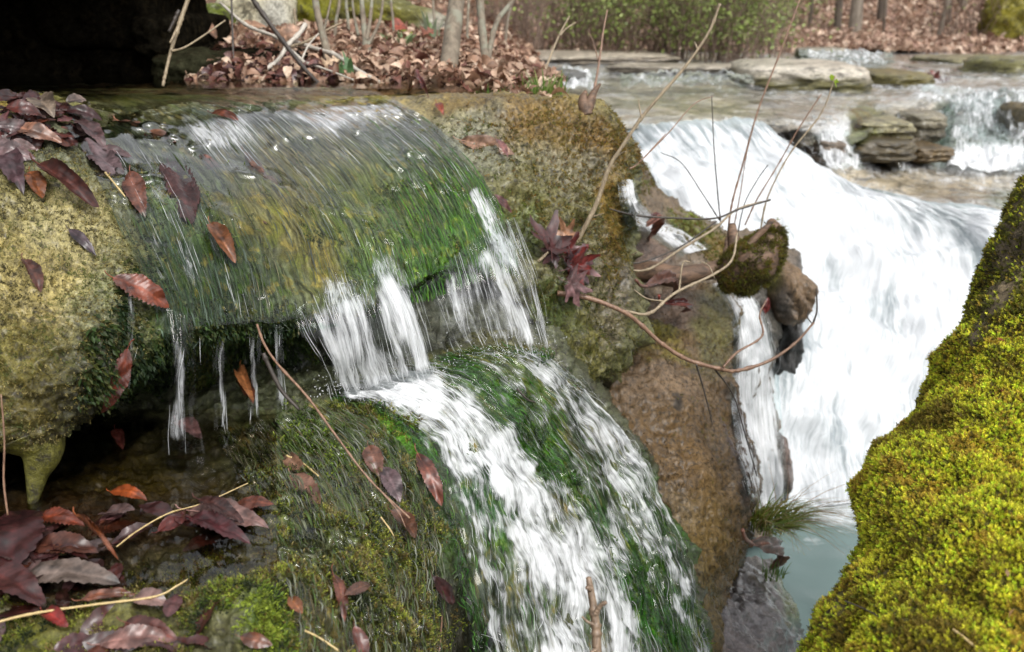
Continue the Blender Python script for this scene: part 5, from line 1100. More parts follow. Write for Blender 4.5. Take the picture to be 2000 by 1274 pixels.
RED = (.085, .018, .012); MAR = (.045, .012, .012); MAU = (.11, .06, .06); ORB = (.17, .055, .018); BRN = (.12, .05, .024); SAL = (.22, .10, .06); PNK = (.2, .12, .105); PLT = (.22, .13, .075); DRED = (.06, .012, .008); TANL = (.25, .14, .07)
LV = [
 ((328, 326), (372, 448), 62, (.075, .028, .026), 'large ribbed maroon leaf with toothed edge standing up in the thin flow', dict(pleat=.16, fold=.12, teeth=15, curl=.06)),
 ((258, 346), (286, 432), 40, (.14, .05, .03), 'reddish brown pointed leaf just left of the large ribbed maroon leaf', dict(pleat=.08)),
 ((84, 338), (206, 428), 42, (.07, .02, .014), 'long curled dark red leaf lying on the top edge of the pale bulge', dict(roll=.42, lift=.02)),
 ((4, 308), (48, 388), 46, (.075, .04, .045), 'dark purple pointed leaf at the far left edge above the pale bulge', dict(pleat=.06)),
 ((58, 345), (82, 398), 34, ORB, 'small orange brown leaf between the purple leaf and the long curled one', {}),
 ((168, 278), (244, 358), 46, (.15, .1, .105), 'mauve leaf pressed flat under the water left of centre of the lip', dict(lift=.003, curl=.02, fold=.04)),
 ((392, 308), (522, 442), 40, (.2, .09, .07), 'long blurred pink leaf washed down beneath the middle of the sheet', dict(lift=.002, curl=.0, fold=.03)),
 ((478, 300), (556, 384), 26, (.19, .085, .05), 'narrow brown leaf beneath the sheet, right of the long pink one', dict(lift=.002, curl=.0, fold=.03)),
 ((236, 240), (348, 284), 36, SAL, 'salmon coloured leaf under the water at the left of the lip', dict(lift=.003, curl=.02, fold=.04)),
 ((418, 230), (472, 244), 18, (.15, .04, .02), 'small rusty leaf caught on the crest of the lip', dict(lift=.012)),
 ((84, 222), (118, 258), 46, (.2, .15, .11), 'pale grey rotting leaf on top of the leaf pile at the lip', dict(roll=.15, lift=.03)),
 ((125, 232), (196, 250), 24, MAR, 'dark maroon leaf to the right of the pale rotting leaf on the pile', dict(lift=.025, curl=.2)),
 ((0, 222), (70, 218), 26, DRED, 'dark red leaf at the far left of the pile by the dark rock', dict(lift=.03)),
 ((-10, 250), (62, 262), 30, MAU, 'flat mauve leaf at the left edge under the leaf pile', dict(lift=.02)),
 ((30, 262), (126, 292), 34, SAL, 'salmon leaf with a curled rim below the leaf pile', dict(lift=.018)),
 ((148, 246), (206, 306), 34, MAU, 'purple grey leaf sliding off the right end of the leaf pile', dict(lift=.012)),
 ((-20, 290), (76, 318), 36, (.16, .1, .1), 'broad pinkish mauve leaf above the dark purple leaf at the left edge', dict(lift=.014)),
 ((16, 234), (86, 250), 30, RED, 'wet red leaf in the middle of the leaf pile at the lip', dict(lift=.032, curl=.15)),
 ((70, 222), (24, 240), 26, MAR, 'small dark leaf tucked beneath the top of the pile', dict(lift=.034)),
 ((-30, 232), (30, 224), 32, (.06, .016, .012), 'dark leaf cut by the frame at the left of the pile', dict(lift=.034)),
 ((118, 224), (158, 220), 22, (.16, .11, .09), 'little greyish leaf tip poking up at the right of the pile', dict(lift=.03)),
 ((186, 298), (262, 322), 26, MAU, 'thin mauve leaf lying across the flow right below the pile', dict(lift=.008)),
 ((42, 516), (76, 584), 30, (.1, .035, .022), 'single reddish brown leaf stuck to the face of the pale bulge', dict(roll=.2, pleat=.08)),
 ((214, 548), (324, 606), 48, (.19, .045, .02), 'large bright rust red leaf plastered across the dark flow', dict(pleat=.12, lift=.012)),
 ((240, 674), (190, 800), 36, (.13, .026, .012), 'upright red leaf standing in the dark hollow beside the bulge', dict(pleat=.1, lift=.02)),
 ((414, 450), (462, 526), 36, (.2, .075, .03), 'curled orange brown leaf caught above the overhang', dict(roll=.3, lift=.015)),
 ((476, 782), (500, 826), 30, (.12, .035, .016), 'dark half of a torn leaf in the hollow below the brown twig', dict(lift=.03, roll=.2)),
 ((492, 762), (518, 832), 24, (.26, .1, .035), 'orange brown folded leaf in the hollow below the brown twig', dict(lift=.045, roll=.3)),
 ((136, 456), (188, 506), 20, (.05, .03, .036), 'small dark purple leaf on the wet edge of the pale bulge', {}),
 ((226, 848), (242, 888), 22, (.08, .015, .01), 'dim dark red leaf at the back of the hollow', {}),
 ((352, 838), (402, 878), 32, (.17, .08, .075), 'pink leaf at the foot of the little trickle', dict(lift=.016)),
 ((20, 1130), (44, 1000), 100, MAR, 'large dark maroon leaf standing up at the left of the puddle', dict(lift=0.003, pleat=.05)),
 ((78, 1018), (168, 1034), 36, (.17, .035, .015), 'bright red orange leaf at the head of the puddle under the hanging tufa', dict(lift=0.007, pleat=.1)),
 ((160, 1032), (240, 1116), 22, (.2, .06, .022), 'tightly rolled orange brown leaf lying across the puddle', dict(roll=.85, lift=0.019, pleat=.1)),
 ((64, 1072), (194, 1084), 56, (.09, .03, .018), 'flat brown red leaf floating behind the rolled leaf', dict(lift=0.003)),
 ((218, 964), (288, 980), 30, (.26, .055, .012), 'short bright orange red leaf in the shade of the hollow', dict(lift=0.003)),
 ((308, 1044), (374, 1014), 32, (.09, .014, .01), 'small plain red leaf in the middle of the puddle', dict(lift=0.005)),
 ((376, 1022), (494, 1072), 40, (.07, .018, .02), 'glossy maroon leaf with a raised rim at the right of the puddle', dict(lift=0.009, pleat=.06, roll=.15)),
 ((398, 1002), (488, 1050), 30, (.055, .02, .016), 'dark serrated leaf overlapping the glossy maroon one', dict(lift=0.023, pleat=.14)),
 ((366, 1000), (526, 1034), 50, (.19, .105, .09), 'flat pinkish leaf beneath the serrated one at the right of the puddle', dict(lift=0.003)),
 ((56, 1128), (236, 1142), 62, (.15, .11, .09), 'broad greyish leaf glossy with water in front of the rolled leaf', dict(lift=0.003)),
 ((-30, 1120), (92, 1196), 64, (.07, .02, .018), 'maroon leaf reaching in from the left edge below the broad grey leaf', dict(lift=0.005)),
 ((160, 1178), (268, 1166), 22, (.18, .06, .03), 'narrow brown leaf along the yellow straw', dict(lift=0.005)),
 ((262, 1172), (328, 1184), 42, (.2, .12, .105), 'mauve pink leaf lying under the yellow straw', dict(lift=0.003)),
 ((94, 1212), (142, 1244), 32, (.22, .02, .015), 'crumpled bright crimson leaf in the moss at lower left', dict(roll=.3, lift=.014, pleat=.2)),
 ((252, 1222), (356, 1258), 42, (.13, .04, .03), 'red brown leaf in the moss near the bottom edge', dict(lift=.012)),
 ((196, 1270), (344, 1256), 46, (.24, .12, .1), 'pale pink leaf along the bottom edge', dict(lift=.012)),
 ((92, 1278), (176, 1264), 40, (.09, .03, .03), 'dark maroon leaf at the bottom edge left of the pale pink one', dict(lift=.012)),
 ((476, 1246), (538, 1262), 26, (.17, .06, .03), 'brown leaf at the bottom edge beside the bright green moss', dict(lift=.012)),
 ((568, 1180), (594, 1212), 24, (.25, .09, .035), 'small orange triangular leaf beside the dark stick', dict(lift=.012)),
 ((556, 888), (602, 938), 28, (.24, .13, .08), 'pale tan leaf pinned under the film, upper of a pair', dict(lift=.004, curl=.03, fold=.06)),
 ((572, 930), (628, 988), 44, (.2, .1, .065), 'broad tan leaf pinned under the film, lower of a pair', dict(lift=.004, curl=.03, fold=.06)),
 ((722, 884), (744, 944), 36, (.16, .07, .045), 'brown leaf hung on the long thin twig', dict(lift=.016, pleat=.08)),
 ((748, 924), (780, 994), 36, (.12, .075, .08), 'purple leaf hung on the long thin twig beside the brown one', dict(lift=.014, pleat=.1)),
 ((812, 892), (860, 996), 32, (.17, .055, .035), 'long reddish brown leaf left of the cascade edge', dict(lift=.014)),
 ((748, 1000), (798, 1056), 36, (.14, .06, .035), 'crumpled brown leaf at the lower end of the long thin twig', dict(lift=.014, roll=.25)),
 ((640, 1130), (662, 1230), 26, (.15, .05, .03), 'long rusty strip of leaf trailing below the dark stick', dict(lift=.012)),
 ((684, 1226), (704, 1300), 28, (.13, .04, .028), 'red brown leaf trailing at the bottom edge below the dark stick', dict(lift=.012)),
 ((656, 1180), (706, 1158), 22, (.13, .06, .04), 'small brown leaf at the tip of the dark stick', dict(lift=.016)),
 ((832, 1120), (872, 1175), 26, (.06, .02, .02), 'dark wine coloured leaf beside the lower left of the cascade', dict(lift=.014)),
 ((900, 277), (1004, 304), 32, (.31, .18, .12), 'pale pinkish tan leaf lying on the mossy top of the ledge', dict(lift=.01)),
 ((968, 286), (990, 322), 14, (.2, .08, .07), 'tiny reddish leaf overlapping the pale tan one on the ledge', dict(lift=.018)),
 ((853, 210), (867, 234), 14, (.22, .04, .015), 'small bright red upright leaf on the ledge top', dict(lift=.012)),
 ((800, 186), (838, 204), 14, (.13, .02, .012), 'small curved dark red leaf behind the upright one', dict(lift=.012)),
 ((948, 384), (992, 420), 18, (.16, .06, .055), 'mauve brown leaf at the right margin of the upper sheet', dict(lift=.01)),
 ((1262, 428), (1294, 446), 22, (.09, .015, .012), 'dark red leaf lying by the narrow chute', dict(lift=.02)),
 ((1248, 574), (1300, 596), 34, (.12, .05, .035), 'brown leaf below the root on top of the brown boulder', dict(lift=.02)),
 ((1268, 596), (1304, 614), 20, (.13, .02, .012), 'small red curled leaf on top of the brown boulder', dict(lift=.03, roll=.3)),
 ((1446, 1066), (1492, 1118), 34, (.2, .09, .06), 'large brown leaf hanging under the grass tuft', dict(lift=.02)),
 ((1258, 476), (1246, 450), 18, (.2, .06, .03), 'rusty leaf standing on the rounded rock behind the ledge', dict(lift=.02)),
 ((1497, 612), (1503, 582), 14, (.2, .02, .015), 'single red leaf beside the dark splitting rock in the waterfall', dict(lift=.02)),
]
for b, t, w, c, lab, kw in LV: lay_leaf(b, t, w, c, lab, **kw)
# lobed leaves jammed in the crack of the ledge
for b, t, c, lab, cu in [((1112, 482), (1092, 430), (.28, .14, .075), 'tan lobed leaf on top of the cluster in the crack of the ledge', .25),
                         ((1086, 500), (1034, 486), (.075, .03, .03), 'purplish lobed leaf at the left of the cluster in the crack', .3),
                         ((1076, 506), (1128, 486), (.085, .014, .012), 'dark red lobed leaf in the middle of the cluster in the crack', .2),
                         ((1092, 500), (1152, 530), (.11, .014, .012), 'deep red lobed leaf at the right of the cluster in the crack', .15),
                         ((1080, 528), (1136, 510), (.1, .05, .055), 'wet mauve lobed leaf at the front of the cluster in the crack', .12),
                         ((1078, 546), (1130, 568), (.14, .075, .075), 'pale mauve lobed leaf at the bottom of the cluster in the crack', .1),
                         ((1062, 520), (1056, 456), (.05, .014, .012), 'narrow dark upright leaf at the back of the cluster in the crack', .3)]:
    lay_leaf((b[0] - .03 * (t[0] - b[0]), b[1] - .03 * (t[1] - b[1])), (t[0] + .03 * (t[0] - b[0]), t[1] + .03 * (t[1] - b[1])), 60, tuple(k * 1.15 for k in c), lab, kind='maple', lift=.03, curl=cu, normal=np.array([.3, -.9, .25]) + RNG.normal(0, .25, 3))

def leaf_mat_scatter(name, spots, size, cols, seed, lift=.004):
    rng = np.random.default_rng(seed); Vs, Fs, Cs, off = [], [], [], 0
    for i, (x, y) in enumerate(spots):
        loc, nr = hit(x, y)
        if loc is None or np.linalg.norm(loc - np.array([0, 0, CZ])) > 2.1: continue
        L = rng.uniform(*size); v, f, vein = leaf_blade(L, L * rng.uniform(.38, .55), 'toothed', curl=rng.uniform(-.05, .1), fold=rng.uniform(.0, .2), pleat=rng.uniform(.02, .1), roll=rng.choice([0, 0, 0, .25]), nl=26, nw=7, seed=int(rng.integers(0, 99)))
        ax, ay, az = frames(nr[None], rng.uniform(0, 6.28, 1), rng.normal(0, .13, (1, 3)) + [[0, 0, .3]])
        W_ = loc + nr * (lift + .014 * rng.random()) + (v[:, :1] - L / 2) * ax + v[:, 1:2] * ay + v[:, 2:] * az
        c = np.array(cols[rng.integers(0, len(cols))]) * rng.uniform(.6, 1.3) * (1 + .5 * vein[:, None]) * (1 + .4 * fbm(W_, 60, 3, .6, i)[:, None])
        Vs.append(W_); Fs.append(f + off); Cs.append(np.clip(c, .002, .8)); off += len(v)
    return mk(name, np.concatenate(Vs), np.concatenate(Fs), M_wetleaf, attrs={'Col': np.concatenate(Cs)}, kind='stuff')
_q = np.random.default_rng(55)
DKL = [(.05, .012, .01), (.035, .01, .009), (.075, .03, .03), (.09, .026, .014), (.1, .06, .055), (.06, .016, .012)]
leaf_mat_scatter('matted_leaves', [(x, y) for x, y in zip(_q.uniform(-40, 175, 95), _q.uniform(216, 305, 95)) if y < 300 - .12 * x], (.03, .055), DKL, 56)
leaf_mat_scatter('matted_leaves', list(zip(_q.uniform(-40, 230, 34), _q.uniform(1000, 1150, 34))) + list(zip(_q.uniform(230, 500, 14), _q.uniform(985, 1060, 14))) + list(zip(_q.uniform(-40, 430, 14), _q.uniform(1150, 1290, 14))), (.03, .058), [tuple(.75 * k for k in c) for c in DKL], 57, lift=-.006)
# ================================================================== twigs, sticks and stubs
M_twig = bark_mat('pale_twig_bark', (.14, .1, .06), (.36, .29, .19), scale=160, rough=.6)
M_twigr = bark_mat('reddish_twig_bark', (.1, .05, .03), (.27, .16, .1), scale=160, rough=.5)
M_twigd = bark_mat('dark_twig_bark', (.02, .016, .013), (.07, .055, .045), scale=140, rough=.5)
M_straw = bark_mat('straw', (.36, .26, .11), (.55, .42, .2), scale=200, rough=.5)
M_white = bark_mat('bleached_stick', (.3, .27, .22), (.52, .48, .42), scale=120, rough=.7)
M_grey = bark_mat('grey_sapling_bark', (.075, .058, .04), (.22, .18, .13), scale=45, rough=.8, lichen=(.2, .2, .15))

def twig(name, pts, wpx, mat, label, cat='twig', branches=(), knots=True, sides=7, rest=None, part='branch', group=None, bump=.15):
    """pts: (px,py,d); wpx (start,end) widths in pixels. branches: (pts, wpx[, material])"""
    def mesh(pts, w):
        jr = np.random.default_rng(int(abs(pts[0][0] * 7 + pts[-1][1]) * 10) % 9999); jit = lambda i: 0 if i in (0, len(pts) - 1) else jr.normal(0, 1.3)
        P = [(p[0] + jit(i), p[1] + jit(i), p[2] if len(p) > 2 else hit_depth(p[0], p[1], 2.) - (rest or .006)) for i, p in enumerate(pts)]
        A = np.array([world(*p) for p in P]); D = np.array([p[2] for p in P])
        R = np.interp(np.linspace(0, 1, len(P)), np.linspace(0, 1, len(w)), w) * D / F / 2
        n = max(10, len(P) * 9); v, q, t = tube(A, R, sides, n, bump, abs(hash(tuple(pts[0]))) % 50)
        if knots:
            ring = v[:n * sides].reshape(n, sides, 3); cen = ring.mean(1, keepdims=True)
            rr = np.random.default_rng(len(P)); k = rr.random(n) < .12; ring = cen + (ring - cen) * np.where(k, 1.35, 1.)[:, None, None]
            v[:n * sides] = ring.reshape(-1, 3)
        return v, q, t, A[0]
    v, q, t, o0 = mesh(pts, wpx)
    o = mk(name, v, [q, t], mat, origin=o0, label=label, cat=cat, group=group)
    for br in branches:
        v, q, t, _ = mesh(br[0], br[1]); mk(part, v, [q, t], br[2] if len(br) > 2 else mat, parent=o, origin=o0)
    return o

def dz(pts, d0, d1):
    m = len(pts); return [(p[0], p[1], d0 + (d1 - d0) * i / (m - 1)) for i, p in enumerate(pts)]

twig('tall_twig', dz([(1126, 474), (1140, 445), (1165, 398), (1190, 330), (1215, 288), (1252, 232), (1290, 188), (1340, 128), (1382, 64), (1406, 8)], 1.84, 1.72), (10, 9, 7, 6, 5), M_twig,
     'tall pale slanting twig rising from the crack in the ledge', branches=[
     (dz([(1200, 312), (1212, 300), (1222, 296)], 1.82, 1.8), (3, 2)), (dz([(1150, 425), (1165, 422), (1178, 417)], 1.83, 1.81), (4, 2)), (dz([(1253, 230), (1249, 210), (1247, 195)], 1.77, 1.77), (3, 2)),
     (dz([(1362, 96), (1357, 82)], 1.74, 1.74), (4, 2)), (dz([(1248, 318), (1300, 262), (1352, 205), (1392, 188)], 1.84, 1.9), (2.5, 1.5), M_twigr), (dz([(1230, 330), (1250, 315), (1300, 262)], 1.83, 1.9), (3, 2), M_twigr)])
twig('forked_twig', dz([(1088, 573), (1150, 582), (1212, 606), (1242, 627), (1290, 672), (1342, 702), (1410, 720), (1442, 723), (1500, 706), (1552, 670), (1590, 630)], 1.76, 1.86), (11, 9, 8, 7, 4), M_twigr,
     'long bare forked twig curving out from the ledge in front of the waterfall', branches=[
     (dz([(1588, 632), (1594, 610), (1597, 585), (1594, 564)], 1.86, 1.86), (4, 2.5), M_twigd), (dz([(1586, 632), (1580, 618), (1581, 606)], 1.86, 1.86), (2.5, 1.5), M_twigd),
     (dz([(1412, 718), (1440, 690), (1484, 658), (1486, 618), (1496, 588)], 1.8, 1.84), (5, 4, 3)),
     (dz([(1222, 608), (1268, 613), (1318, 572), (1396, 534), (1430, 508), (1440, 455)], 1.79, 1.88), (6, 6, 5, 4), M_twig),
     (dz([(1326, 571), (1334, 518), (1348, 512)], 1.83, 1.83), (4, 3), M_twig), (dz([(1300, 589), (1262, 584), (1238, 566)], 1.82, 1.84), (3.5, 2), M_twig), (dz([(1396, 544), (1385, 520), (1370, 512)], 1.86, 1.87), (2.5, 2), M_twig),
     (dz([(1360, 712), (1372, 750), (1385, 800), (1391, 830)], 1.8, 1.86), (4, 2), M_twigd), (dz([(1392, 716), (1430, 770), (1455, 850), (1478, 930)], 1.82, 1.95), (3.5, 2), M_twigd)])
twig('thin_twig', dz([(1186, 407), (1240, 418), (1300, 425), (1392, 428), (1440, 410), (1505, 390)], 1.95, 2.1), (3, 4, 4, 3), M_twigd, 'thin dark twig stretching level from the ledge rim over the stump')
twig('thin_twig', dz([(1222, 528), (1268, 526), (1330, 486), (1396, 446), (1440, 410), (1504, 391)], 2.15, 2.2), (4, 5, 5, 4), M_twig, 'pale slanting twig crossing the level dark one over the stump', branches=[(dz([(1218, 514), (1260, 510), (1330, 480), (1400, 432)], 2.18, 2.2), (3, 3), M_twigd), (dz([(1225, 505), (1245, 492)], 2.16, 2.14), (3, 2))])
sh = [((1420, 470), [(1428, 400), (1450, 320), (1480, 210), (1520, 110), (1562, 0)], (4, 3.5, 3.5, 3), M_twigr, 'longest reddish shoot of the stump, reaching the top of the frame'),
      ((1408, 440), [(1398, 380), (1392, 290), (1390, 186)], (3, 2.5, 2), M_twigd, 'straight dark shoot at the left of the stump'),
      ((1485, 450), [(1500, 385), (1545, 300), (1600, 220), (1632, 148)], (3.5, 3, 3), M_twig, 'pale shoot with a green bud at its tip, right of the stump'),
      ((1455, 440), [(1480, 390), (1520, 320), (1560, 250), (1604, 184)], (3, 2.5, 2.5), M_twigr, 'shoot just left of the one with the green bud'),
      ((1434, 440), [(1446, 380), (1460, 300), (1474, 240)], (2.5, 2, 1.5), M_twigr, 'thin faint shoot in the middle of the stump'),
      ((1440, 460), [(1455, 395), (1480, 350), (1500, 322)], (2.5, 2, 2), M_twigd, 'short dark shoot leaning right above the stump'),
      ((1405, 430), [(1370, 380), (1330, 320), (1290, 298)], (2.5, 2, 1.5), M_twigd, 'fine dark shoot bending left over the white water')]
for b, p, w, m, lab in sh:
    twig('stump_shoot', dz([b] + p, 2.52, 2.45), w, m, lab, 'shoot', group='bare shoots growing from the stump')
bp, bf = np.array([[0, 0, 0], [.5, .3, .2], [1, 0, .1], [.5, -.3, .2]], float), np.array([[0, 1, 2, 3]])
bud = [o for o in bpy.data.objects if o.get('label', '').startswith('pale shoot with')][0]
ax, ay, az = frames(RNG.normal(0, 1, (5, 3)), RNG.uniform(0, 6, 5)); v, f, c = instanced(bp, bf, np.repeat(world(1629, 158, 2.45)[None], 5, 0), ax, ay, az, np.full(5, .022), np.tile((.35, .5, .03), (5, 1)))
mk('leaf_bud', v, f, M_green, parent=bud, origin=bud.location[:], attrs={'Col': c})

# ---- stump / root with the mossy stub
M_root = bark_mat('wet_root_bark', (.022, .014, .009), (.2, .12, .075), scale=70, rough=.7, coat=.0, stretch=(.35, 1, 1))
pts = world([1225, 1275, 1320, 1365, 1405, 1440, 1470], [536, 532, 540, 534, 526, 520, 512], [2.5, 2.47, 2.45, 2.45, 2.46, 2.47, 2.48])
rv, rq, rt = tube(pts, np.array([18, 20, 21, 19, 20, 24, 26]) * 2.46 / F, 16, 70, .22, 3)
stump = mk('stump', rv, [rq, rt], M_root, origin=world(1420, 540, 2.47), label='broken root stump with a thick mossy stub lying across the brown rocks', cat='stump')
pts = world([1402, 1440, 1474, 1498, 1512, 1506], [545, 532, 512, 484, 456, 430], [2.46, 2.44, 2.42, 2.42, 2.42, 2.43])
sv, sq, st3 = tube(pts, np.array([18, 36, 42, 36, 27, 10]) * 2.43 / F, 20, 60, .45, 6)
mk('stub', sv, [sq, st3], M_root, parent=stump, origin=world(1420, 540, 2.47))
P, D0 = sv[:1200].reshape(60, 20, 3), None
P = np.concatenate([P, P[:, :1]], 1)
rng_ = np.random.default_rng(5); pr = np.ones(P.shape[:2]); pr[50:] = .08; pr[:, :] *= (fbm(P, 30, 2, .5, 7) > -.25)
gn = P - P.mean(1, keepdims=True); gn /= np.linalg.norm(gn, axis=-1)[..., None]
_p, _n, _r, _c = sample_grid(P, pr, 5200, rng_); _n = gn[_r, _c]
ax, ay, az = frames(_n, rng_.uniform(0, 6.28, len(_p)), rng_.normal(0, .5, (len(_p), 3)) + [0, 0, .1])
mc = np.array([(.06, .05, .01), (.1, .085, .012), (.13, .12, .014), (.15, .17, .018), (.16, .11, .016)])[np.clip((fbm(_p, 22, 2, .5, 9) * .8 + .5 + rng_.normal(0, .2, len(_p))) * 5, 0, 4).astype(int)] * rng_.uniform(.7, 1.3, (len(_p), 1))
v, f, c = instanced(SPRIG_S, SPRIG_SF, _p, ax, ay, az, rng_.uniform(.008, .016, len(_p)), mc)
mk('moss', v, f, M_moss, parent=stump, origin=world(1420, 540, 2.47), attrs={'Col': c}, kind='stuff', smooth=False)
for px, w, h in (((1432, 505, 2.43), 24, (1430, 438, 2.45)), ((1462, 480, 2.385), 15, (1507, 434, 2.38)), ((1416, 500, 2.44), 10, (1420, 462, 2.45))):
    a, b = world(*px), world(*h); v, q, t = tube([a, a * .6 + b * .4 + .003, a * .3 + b * .7, b], np.array([w, w * .95, w * .85, w * .55]) * 2.43 / F / 2, 10, 30, .25, 8)
    mk('broken_prong', v, [q, t], M_root, parent=stump, origin=world(1420, 540, 2.47))

# ---- jagged snag on the ledge top right
a = world(1146, 222, 2.16); v1 = tube(world([1148, 1142, 1140, 1144], [226, 205, 190, 178], [2.06] * 4), np.array([22, 20, 15, 6]) * 2.06 / F / 2 * 1.3, 9, 24, .4, 2); v2 = tube(world([1146, 1152, 1160, 1172], [222, 200, 182, 164], [2.06] * 4), np.array([18, 15, 11, 5]) * 2.06 / F / 2 * 1.3, 9, 24, .4, 3)
snag = mk('broken_snag', v1[0], [v1[1], v1[2]], M_root, origin=a, label='short jagged two pronged snag at the right end of the mossy ledge', cat='snag')
mk('prong', v2[0], [v2[1], v2[2]], M_root, parent=snag, origin=a)
twig('slender_stem', dz([(1156, 190), (1166, 150), (1174, 100), (1176, 62), (1186, 20)], 2.3, 2.35), (5, 4, 3), M_twigr, 'slender reddish stem rising behind the jagged snag', 'stem', branches=[(dz([(1170, 128), (1160, 90), (1150, 60)], 2.33, 2.33), (2.5, 1.5))])
twig('slender_stem', dz([(1054, 168), (1070, 120), (1092, 75), (1112, 32)], 2.9, 3.0), (5, 4, 3), M_twig, 'pale stem leaning right in front of the leafy shrub', 'stem', branches=[(dz([(1094, 70), (1104, 56), (1124, 44)], 2.95, 3.), (3, 2))])

# ---- foreground twigs
twig('brown_twig', dz([(502, 634), (516, 670), (545, 712), (600, 772), (655, 850), (720, 935), (800, 1012)], 1.29, 1.16), (5, 5, 5, 4, 4), M_twigr, 'long thin brown twig slanting down from the overhang across the shelf', rest=.01, branches=[(dz([(740, 955), (775, 1000), (792, 1030)], 1.17, 1.16), (3, 2))])
twig('brown_twig', dz([(514, 690), (530, 725), (552, 765), (584, 800)], 1.33, 1.35), (9, 9, 8, 6), M_twigd, 'short dark broken stick under the long brown twig in the hollow')
twig('upright_twig', dz([(1170, 1330), (1166, 1270), (1164, 1225), (1158, 1180), (1149, 1128)], .985, 1.0), (20, 19, 18, 15, 12), bark_mat('knobbly_twig_bark', (.085, .055, .035), (.25, .175, .115), scale=150, rough=.5), 'knobbly brown twig standing upright before the cascade at the bottom edge', sides=12, branches=[
    (dz([(1164, 1198), (1172, 1184), (1184, 1176)], .99, .985), (11, 8, 7)), (dz([(1160, 1220), (1150, 1214), (1137, 1205)], .985, .985), (7, 5, 4)), (dz([(1154, 1150), (1146, 1148)], .99, .985), (10, 7)), (dz([(1166, 1268), (1152, 1276)], .985, .98), (10, 6))], bump=.2)
twig('hanging_stalk', dz([(2, 770), (6, 860), (10, 940), (15, 1006)], 1.02, 1.03), (3, 4, 4), M_twigr, 'thin brown stem hanging down past the pale bulge at the left edge', 'stem')
twig('straw', dz([(-30, 1222), (60, 1200), (180, 1182), (300, 1166), (345, 1145), (366, 1132)], .885, .935), (6, 5, 4, 3), M_straw, 'long yellow straw lying across the leaves at lower left', 'straw')
twig('straw', dz([(228, 1068), (270, 1036), (330, 1005), (400, 985), (484, 944)], .995, 1.13), (3, 3, 2), M_straw, 'thin pale straw floating over the puddle', 'straw')
twig('straw', [(560, 890), (590, 905), (622, 930)], (4, 3), M_straw, 'short bit of straw on the tan leaves under the film', 'straw', rest=.02)
twig('straw', [(206, 338), (222, 358), (244, 384)], (4, 3), M_straw, 'short pale straw left of the pointed reddish leaf', 'straw', rest=.02)
twig('straw', [(595, 1232), (622, 1246), (660, 1270)], (4, 4), M_straw, 'pale straw at the bottom edge by the trailing red leaves', 'straw', rest=.014)
twig('straw', [(744, 1010), (762, 1040), (778, 1068)], (3, 2), M_straw, 'fine straw below the leaves of the long twig', 'straw', rest=.014)
twig('dark_stick', dz([(612, 1108), (636, 1136), (660, 1162), (690, 1178)], 1.06, 1.08), (8, 8, 7, 5), M_twigd, 'short black stick poking from the mossy shelf', 'stick', branches=[(dz([(690, 1172), (712, 1142), (728, 1118)], 1.08, 1.1), (4, 3), M_twigr)])
twig('hanging_stalk', [(858, 1272), (862, 1210), (864, 1160), (852, 1125)], (4, 3), M_twigr, 'thin reddish stem beside the dark hollow at the lower left of the cascade', 'stem', rest=.02)
twig('brown_twig', [(1010, 760), (1030, 782), (1046, 786)], (4, 3), M_twigd, 'tiny dark twig lying in the green of the cascade', rest=.02)
twig('brown_twig', dz([(1026, 530), (1050, 510), (1070, 492)], 1.74, 1.74), (7, 6), M_twig, 'orange brown twig end in the leaf cluster of the crack')
twig('thin_twig', dz([(1650, 1174), (1690, 1192), (1730, 1215), (1795, 1278)], .935, .86), (2.5, 3, 3), M_twigd, 'fine dark twig hanging across the moss of the leaning tree')
twig('straw', dz([(1862, 1230), (1890, 1250), (1925, 1282)], .83, .80), (5, 7), M_straw, 'broken pale straw lying on the moss of the leaning tree', 'straw')
twig('hanging_twig', dz([(374, -20), (352, 40), (338, 80), (335, 104), (322, 140), (318, 168)], 2.12, 2.1), (9, 8, 7, 6, 6), M_twig, 'pale crooked twig hanging before the dark rock', branches=[(dz([(335, 100), (360, 92), (395, 70), (440, 40)], 2.1, 2.2), (4, 3)), (dz([(343, 62), (332, 84)], 2.1, 2.08), (5, 4)), (dz([(350, 20), (330, 62)], 2.13, 2.13), (8, 6), M_twigd)])

# ================================================================== dark overhang on the left
DK = []
ov = empty('rock_overhang', tuple(world(100, 170, 2.9)), label='black shaded rock overhang of stacked stone courses above the pool on the left', cat='rock overhang')
M_black = rock_mat('shade_black_rock', fine=40, coarse=5, lo=.4, hi=1.6, coat=0, rough=(.85, .95), speckamt=0., spec=0.)  # deep shade under the overhang put into a near-black, glossless rock colour
def block(c, size, seed, name, power=6, amp=.05):
    v, f = boulder(size, seed, 5, power, amp, 2.2, .012, .0)
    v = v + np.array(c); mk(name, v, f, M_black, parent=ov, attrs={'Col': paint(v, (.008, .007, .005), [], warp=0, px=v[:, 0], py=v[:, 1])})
    TARGETS_TRI.append((v, f))
zz = CZ - .26
for i, (x0, x1, z0, z1, y0) in enumerate([(-1.4, -1.02, .0, .16, 2.92), (-1.1, -.62, -.04, .13, 2.95), (-2.6, -1.35, -.04, .3, 2.9), (-1.5, -1.12, .14, .36, 2.86), (-1.16, -1.03, .12, .24, 2.80), (-1.9, -1.4, .28, .5, 2.9), (-1.42, -1.03, .34, .6, 2.84), (-2.8, -1.8, .3, .7, 2.9)]):
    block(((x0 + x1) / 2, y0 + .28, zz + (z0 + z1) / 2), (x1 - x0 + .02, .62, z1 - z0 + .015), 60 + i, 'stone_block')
block((-1.95, 2.45, CZ + .27), (1.95, 2.3, .34), 80, 'shade_roof_slab', 5, .04)  # unseen slab above the frame, added to keep light off the stone courses
block((-3.2, 2.3, CZ - .0), (.9, 1.6, .9), 81, 'side_block', 4, .08)
